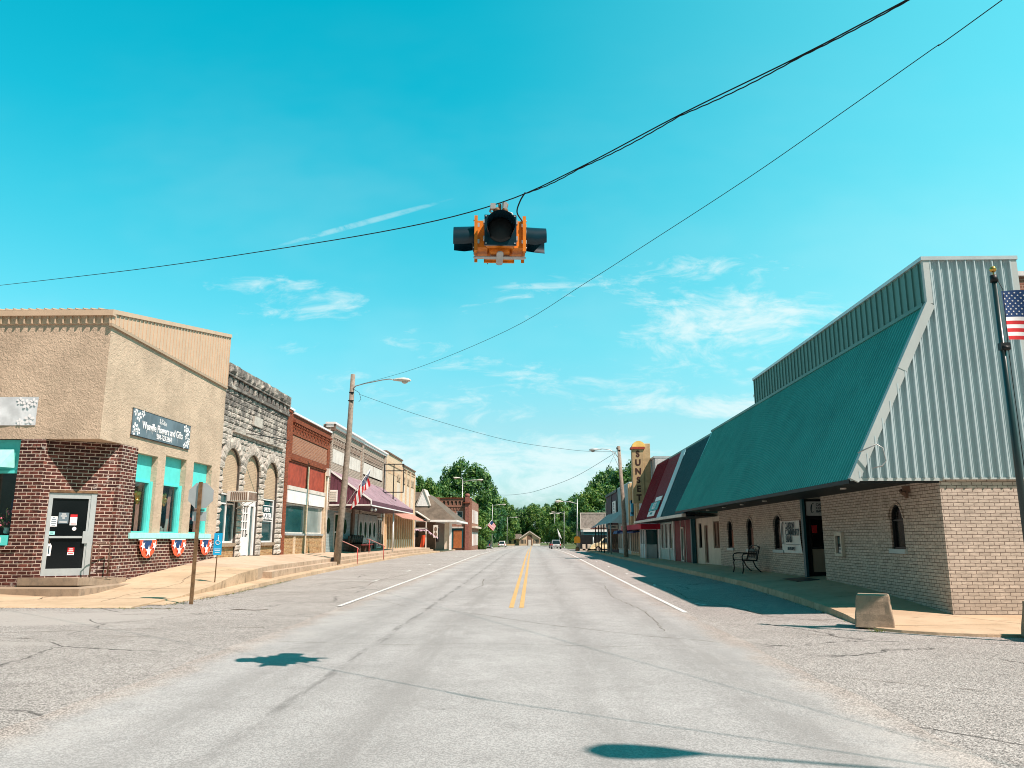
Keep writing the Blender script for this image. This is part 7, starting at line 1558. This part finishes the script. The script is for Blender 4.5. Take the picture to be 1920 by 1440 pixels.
q = MB(); q.sphere((7.9, 12.8, 6.11), .055, 14, 10); q.cyl((7.9, 12.8, 6.0), (7.9, 12.8, 6.06), .012, n=8); q.build('ball_finial', M_gold, b); q = MB(); q.cyl((7.9, 12.8, 5.88), (7.9, 12.8, 6.0), .062, n=10); q.build('truck_cap', M_black, b)
q = MB(); q.tube([(7.94, 12.77, 5.9), (8.0, 12.76, 5.74), (7.985, 12.76, 5.2), (7.96, 12.75, 4.75), (7.97, 12.75, 1.2)], .006, 5); q.build('halyard', M_rope, b); q = MB(); q.box(7.82, 7.98, 12.71, 12.80, 4.68, 4.80); q.cyl((7.85, 12.74, 4.72), (7.95, 12.70, 4.70), .04, n=10); q.build('cleat', M_black, b)
b = thing('united_states_flag', 'stars and stripes flag flying from the dark green flagpole', 'flag', (8.0, 12.76, 4.9)); flag(lambda u, v: Vector((7.995+1.25*u, 12.76+.05*math.sin(u*9+v), 4.86+.86*v-.10*u+.03*math.sin(u*8)*1.0)), b)
b = thing('united_states_flag', 'stars and stripes flag hanging on a slanted staff from the left wooden pole', 'flag', (-9.8, 41, 3.3)); q = MB(); q.tube([(-9.83, 40.9, 3.25), (-8.52, 40.6, 5.15)], .018, 6); q.build('staff', M_white, b)
H0 = Vector((-8.55, 40.6, 5.10)); H1 = Vector((-9.10, 40.72, 4.30))
flag(lambda u, v: H1+(H0-H1)*v+Vector((-.35*u*(1-v)+.02*v, .10*math.sin(u*7+v*3), -1.25*u*(1-.35*v)))+Vector((.07*math.sin(u*5+v*9), 0, 0)), b, stars=True)
for (x, y, z, lab) in ((-9.6, 112, 3.6, 'striped flag hung on the tall lamp by the turreted building'), (-6.9, 118, 3.4, 'striped flag farther along beyond the turreted building')):
    b = thing('united_states_flag', lab, 'flag', (x, y, z)); q = MB(); q.tube([(x-.4, y, z-.5), (x+.9, y, z+.9)], .03, 5); q.build('staff', M_white, b); a = Vector((x+.85, y, z+.85)); c = Vector((x+.15, y, z+.1)); flag(lambda u, v: c+(a-c)*v+Vector((.9*u*(1-.3*v), .05*math.sin(u*6), -.85*u)), b, stars=False)
b = thing('small_pennant', 'pale pennant flag on a thin staff behind the silver SUV', 'flag', (5.6, 160, 0)); z0 = gz(5.6, 160); q = MB(); q.tube([(5.9, 160, z0), (5.1, 160, z0+4.0)], .04, 5); q.build('staff', M_grey, b); q = MB(); q.poly((5.1, 160, z0+4.0), (5.35, 160, z0+2.6), (6.0, 160, z0+1.9), (5.6, 160.1, z0+3.0)); q.build('cloth', M_clothwhite, b)
# ------------------------------------------------------------------ road signs
b = thing('stop_sign', 'back of an octagonal stop sign on a rusty steel post at the left kerb', 'road sign', (-8.4, 19.55, 0))
top = Vector((-8.42, 19.55, 3.0)); q = MB(); q.ob((-8.42, 19.55, -.05), (1, 0, 0), (0, 1, 0), (0.003, 0, 1), (-.028, .028), (-.012, .012), (0, 3.05)); q.ob((-8.42, 19.55, -.05), (1, 0, 0), (0, 1, 0), (0.003, 0, 1), (-.045, -.028), (-.012, .02), (0, 3.05)); q.ob((-8.42, 19.55, -.05), (1, 0, 0), (0, 1, 0), (0.003, 0, 1), (.028, .045), (-.012, .02), (0, 3.05)); q.build('post', M_rust, b)
SF = Face((0, 19.59, 0), (1, 0, 0), (0, -1, 0)); oc = [(-8.40+.345*math.cos(R(22.5+45*k)), 2.66+.345*math.sin(R(22.5+45*k))) for k in range(8)]
q = MB(); q.extr([SF.p(u_, z_, 0) for u_, z_ in oc], (0, .008, 0)); q.build('octagon_plate', M_alum, b); q = MB(); q.extr([SF.p(u_, z_, -.010) for u_, z_ in oc], (0, .003, 0)); q.build('red_face', M_clothred, b)
q = MB(); SF.ob(q, -8.58, -8.22, 2.02, 2.26, -.006, 0); q.build('street_plate', M_alum, b, bevel=.002); q = MB(); SF.ob(q, -8.54, -8.28, 2.28, 2.31, -.004, .05); q.build('bracket', M_black, b)
b = thing('parking_sign', 'narrow blue disabled parking sign with white wheelchair symbol on a thin post', 'road sign', (-9.55, 23.7, .28))
PX, PY = -9.56, 23.75; pz = .30; q = MB(); q.cyl((PX, PY, pz-.05), (PX+.02, PY, pz+1.30), .018, n=8); q.build('post', M_rust, b)
SF = Face((PX, PY-.025, 0), (1, .22, 0), (.22, -1, 0)); q = MB(); SF.ob(q, -.10, .14, pz+.80, pz+1.45, 0, .006); q.build('plate', M_bluesign, b)
q = MB(); c0 = (.02, pz+1.22)
pts = [(c0[0]+.065*math.cos(t), c0[1]-.05+.065*math.sin(t)) for t in [R(100+26*k) for k in range(10)]]
for (a, b2), (c, d) in zip(pts, pts[1:]): q.tube([SF.p(a, b2, .012), SF.p(c, d, .012)], .008, 5)
q.tube([SF.p(.02, pz+1.33, .012), SF.p(.02, pz+1.21, .012), SF.p(.07, pz+1.21, .012), SF.p(.09, pz+1.14, .012)], .009, 5); q.sphere(SF.p(.02, pz+1.36, .012), .017, 8, 6); SF.ob(q, -.07, .11, pz+.97, pz+.985, .006, .010); SF.ob(q, -.06, .10, pz+.92, pz+.935, .006, .010); SF.ob(q, -.05, .09, pz+.87, pz+.885, .006, .010); q.build('wheelchair_symbol', M_clothwhite, b)
# ------------------------------------------------------------------ red hand rails on the steps
def rail(y, x0, x1, z0, z1, lab):
    b = thing('hand_rail', lab, 'hand rail', (x0, y, z0)); a = Vector((x0, y, z0-.03)); c = Vector((x1, y-.1, z1-.03)); q = MB()
    q.tube([a, a+Z*.92], .022, 8); q.tube([c, c+Z*.88], .022, 8); q.build('posts', M_redtrim, b); q = MB(); q.tube([a+Vector((-.25, 0, .97)), a+Vector((-.02, 0, .96)), c+Z*.90, c+Vector((.08, 0, .80))], .024, 8); q.build('grip', paint('pinkish_rail', (.42, .20, .18), .1, .5), b)
rail(43.9, -10.75, -9.72, .57, .20, 'nearer red steel hand rail on the left steps'); rail(52.3, -10.85, -9.85, .60, .24, 'farther red steel hand rail on the left steps')
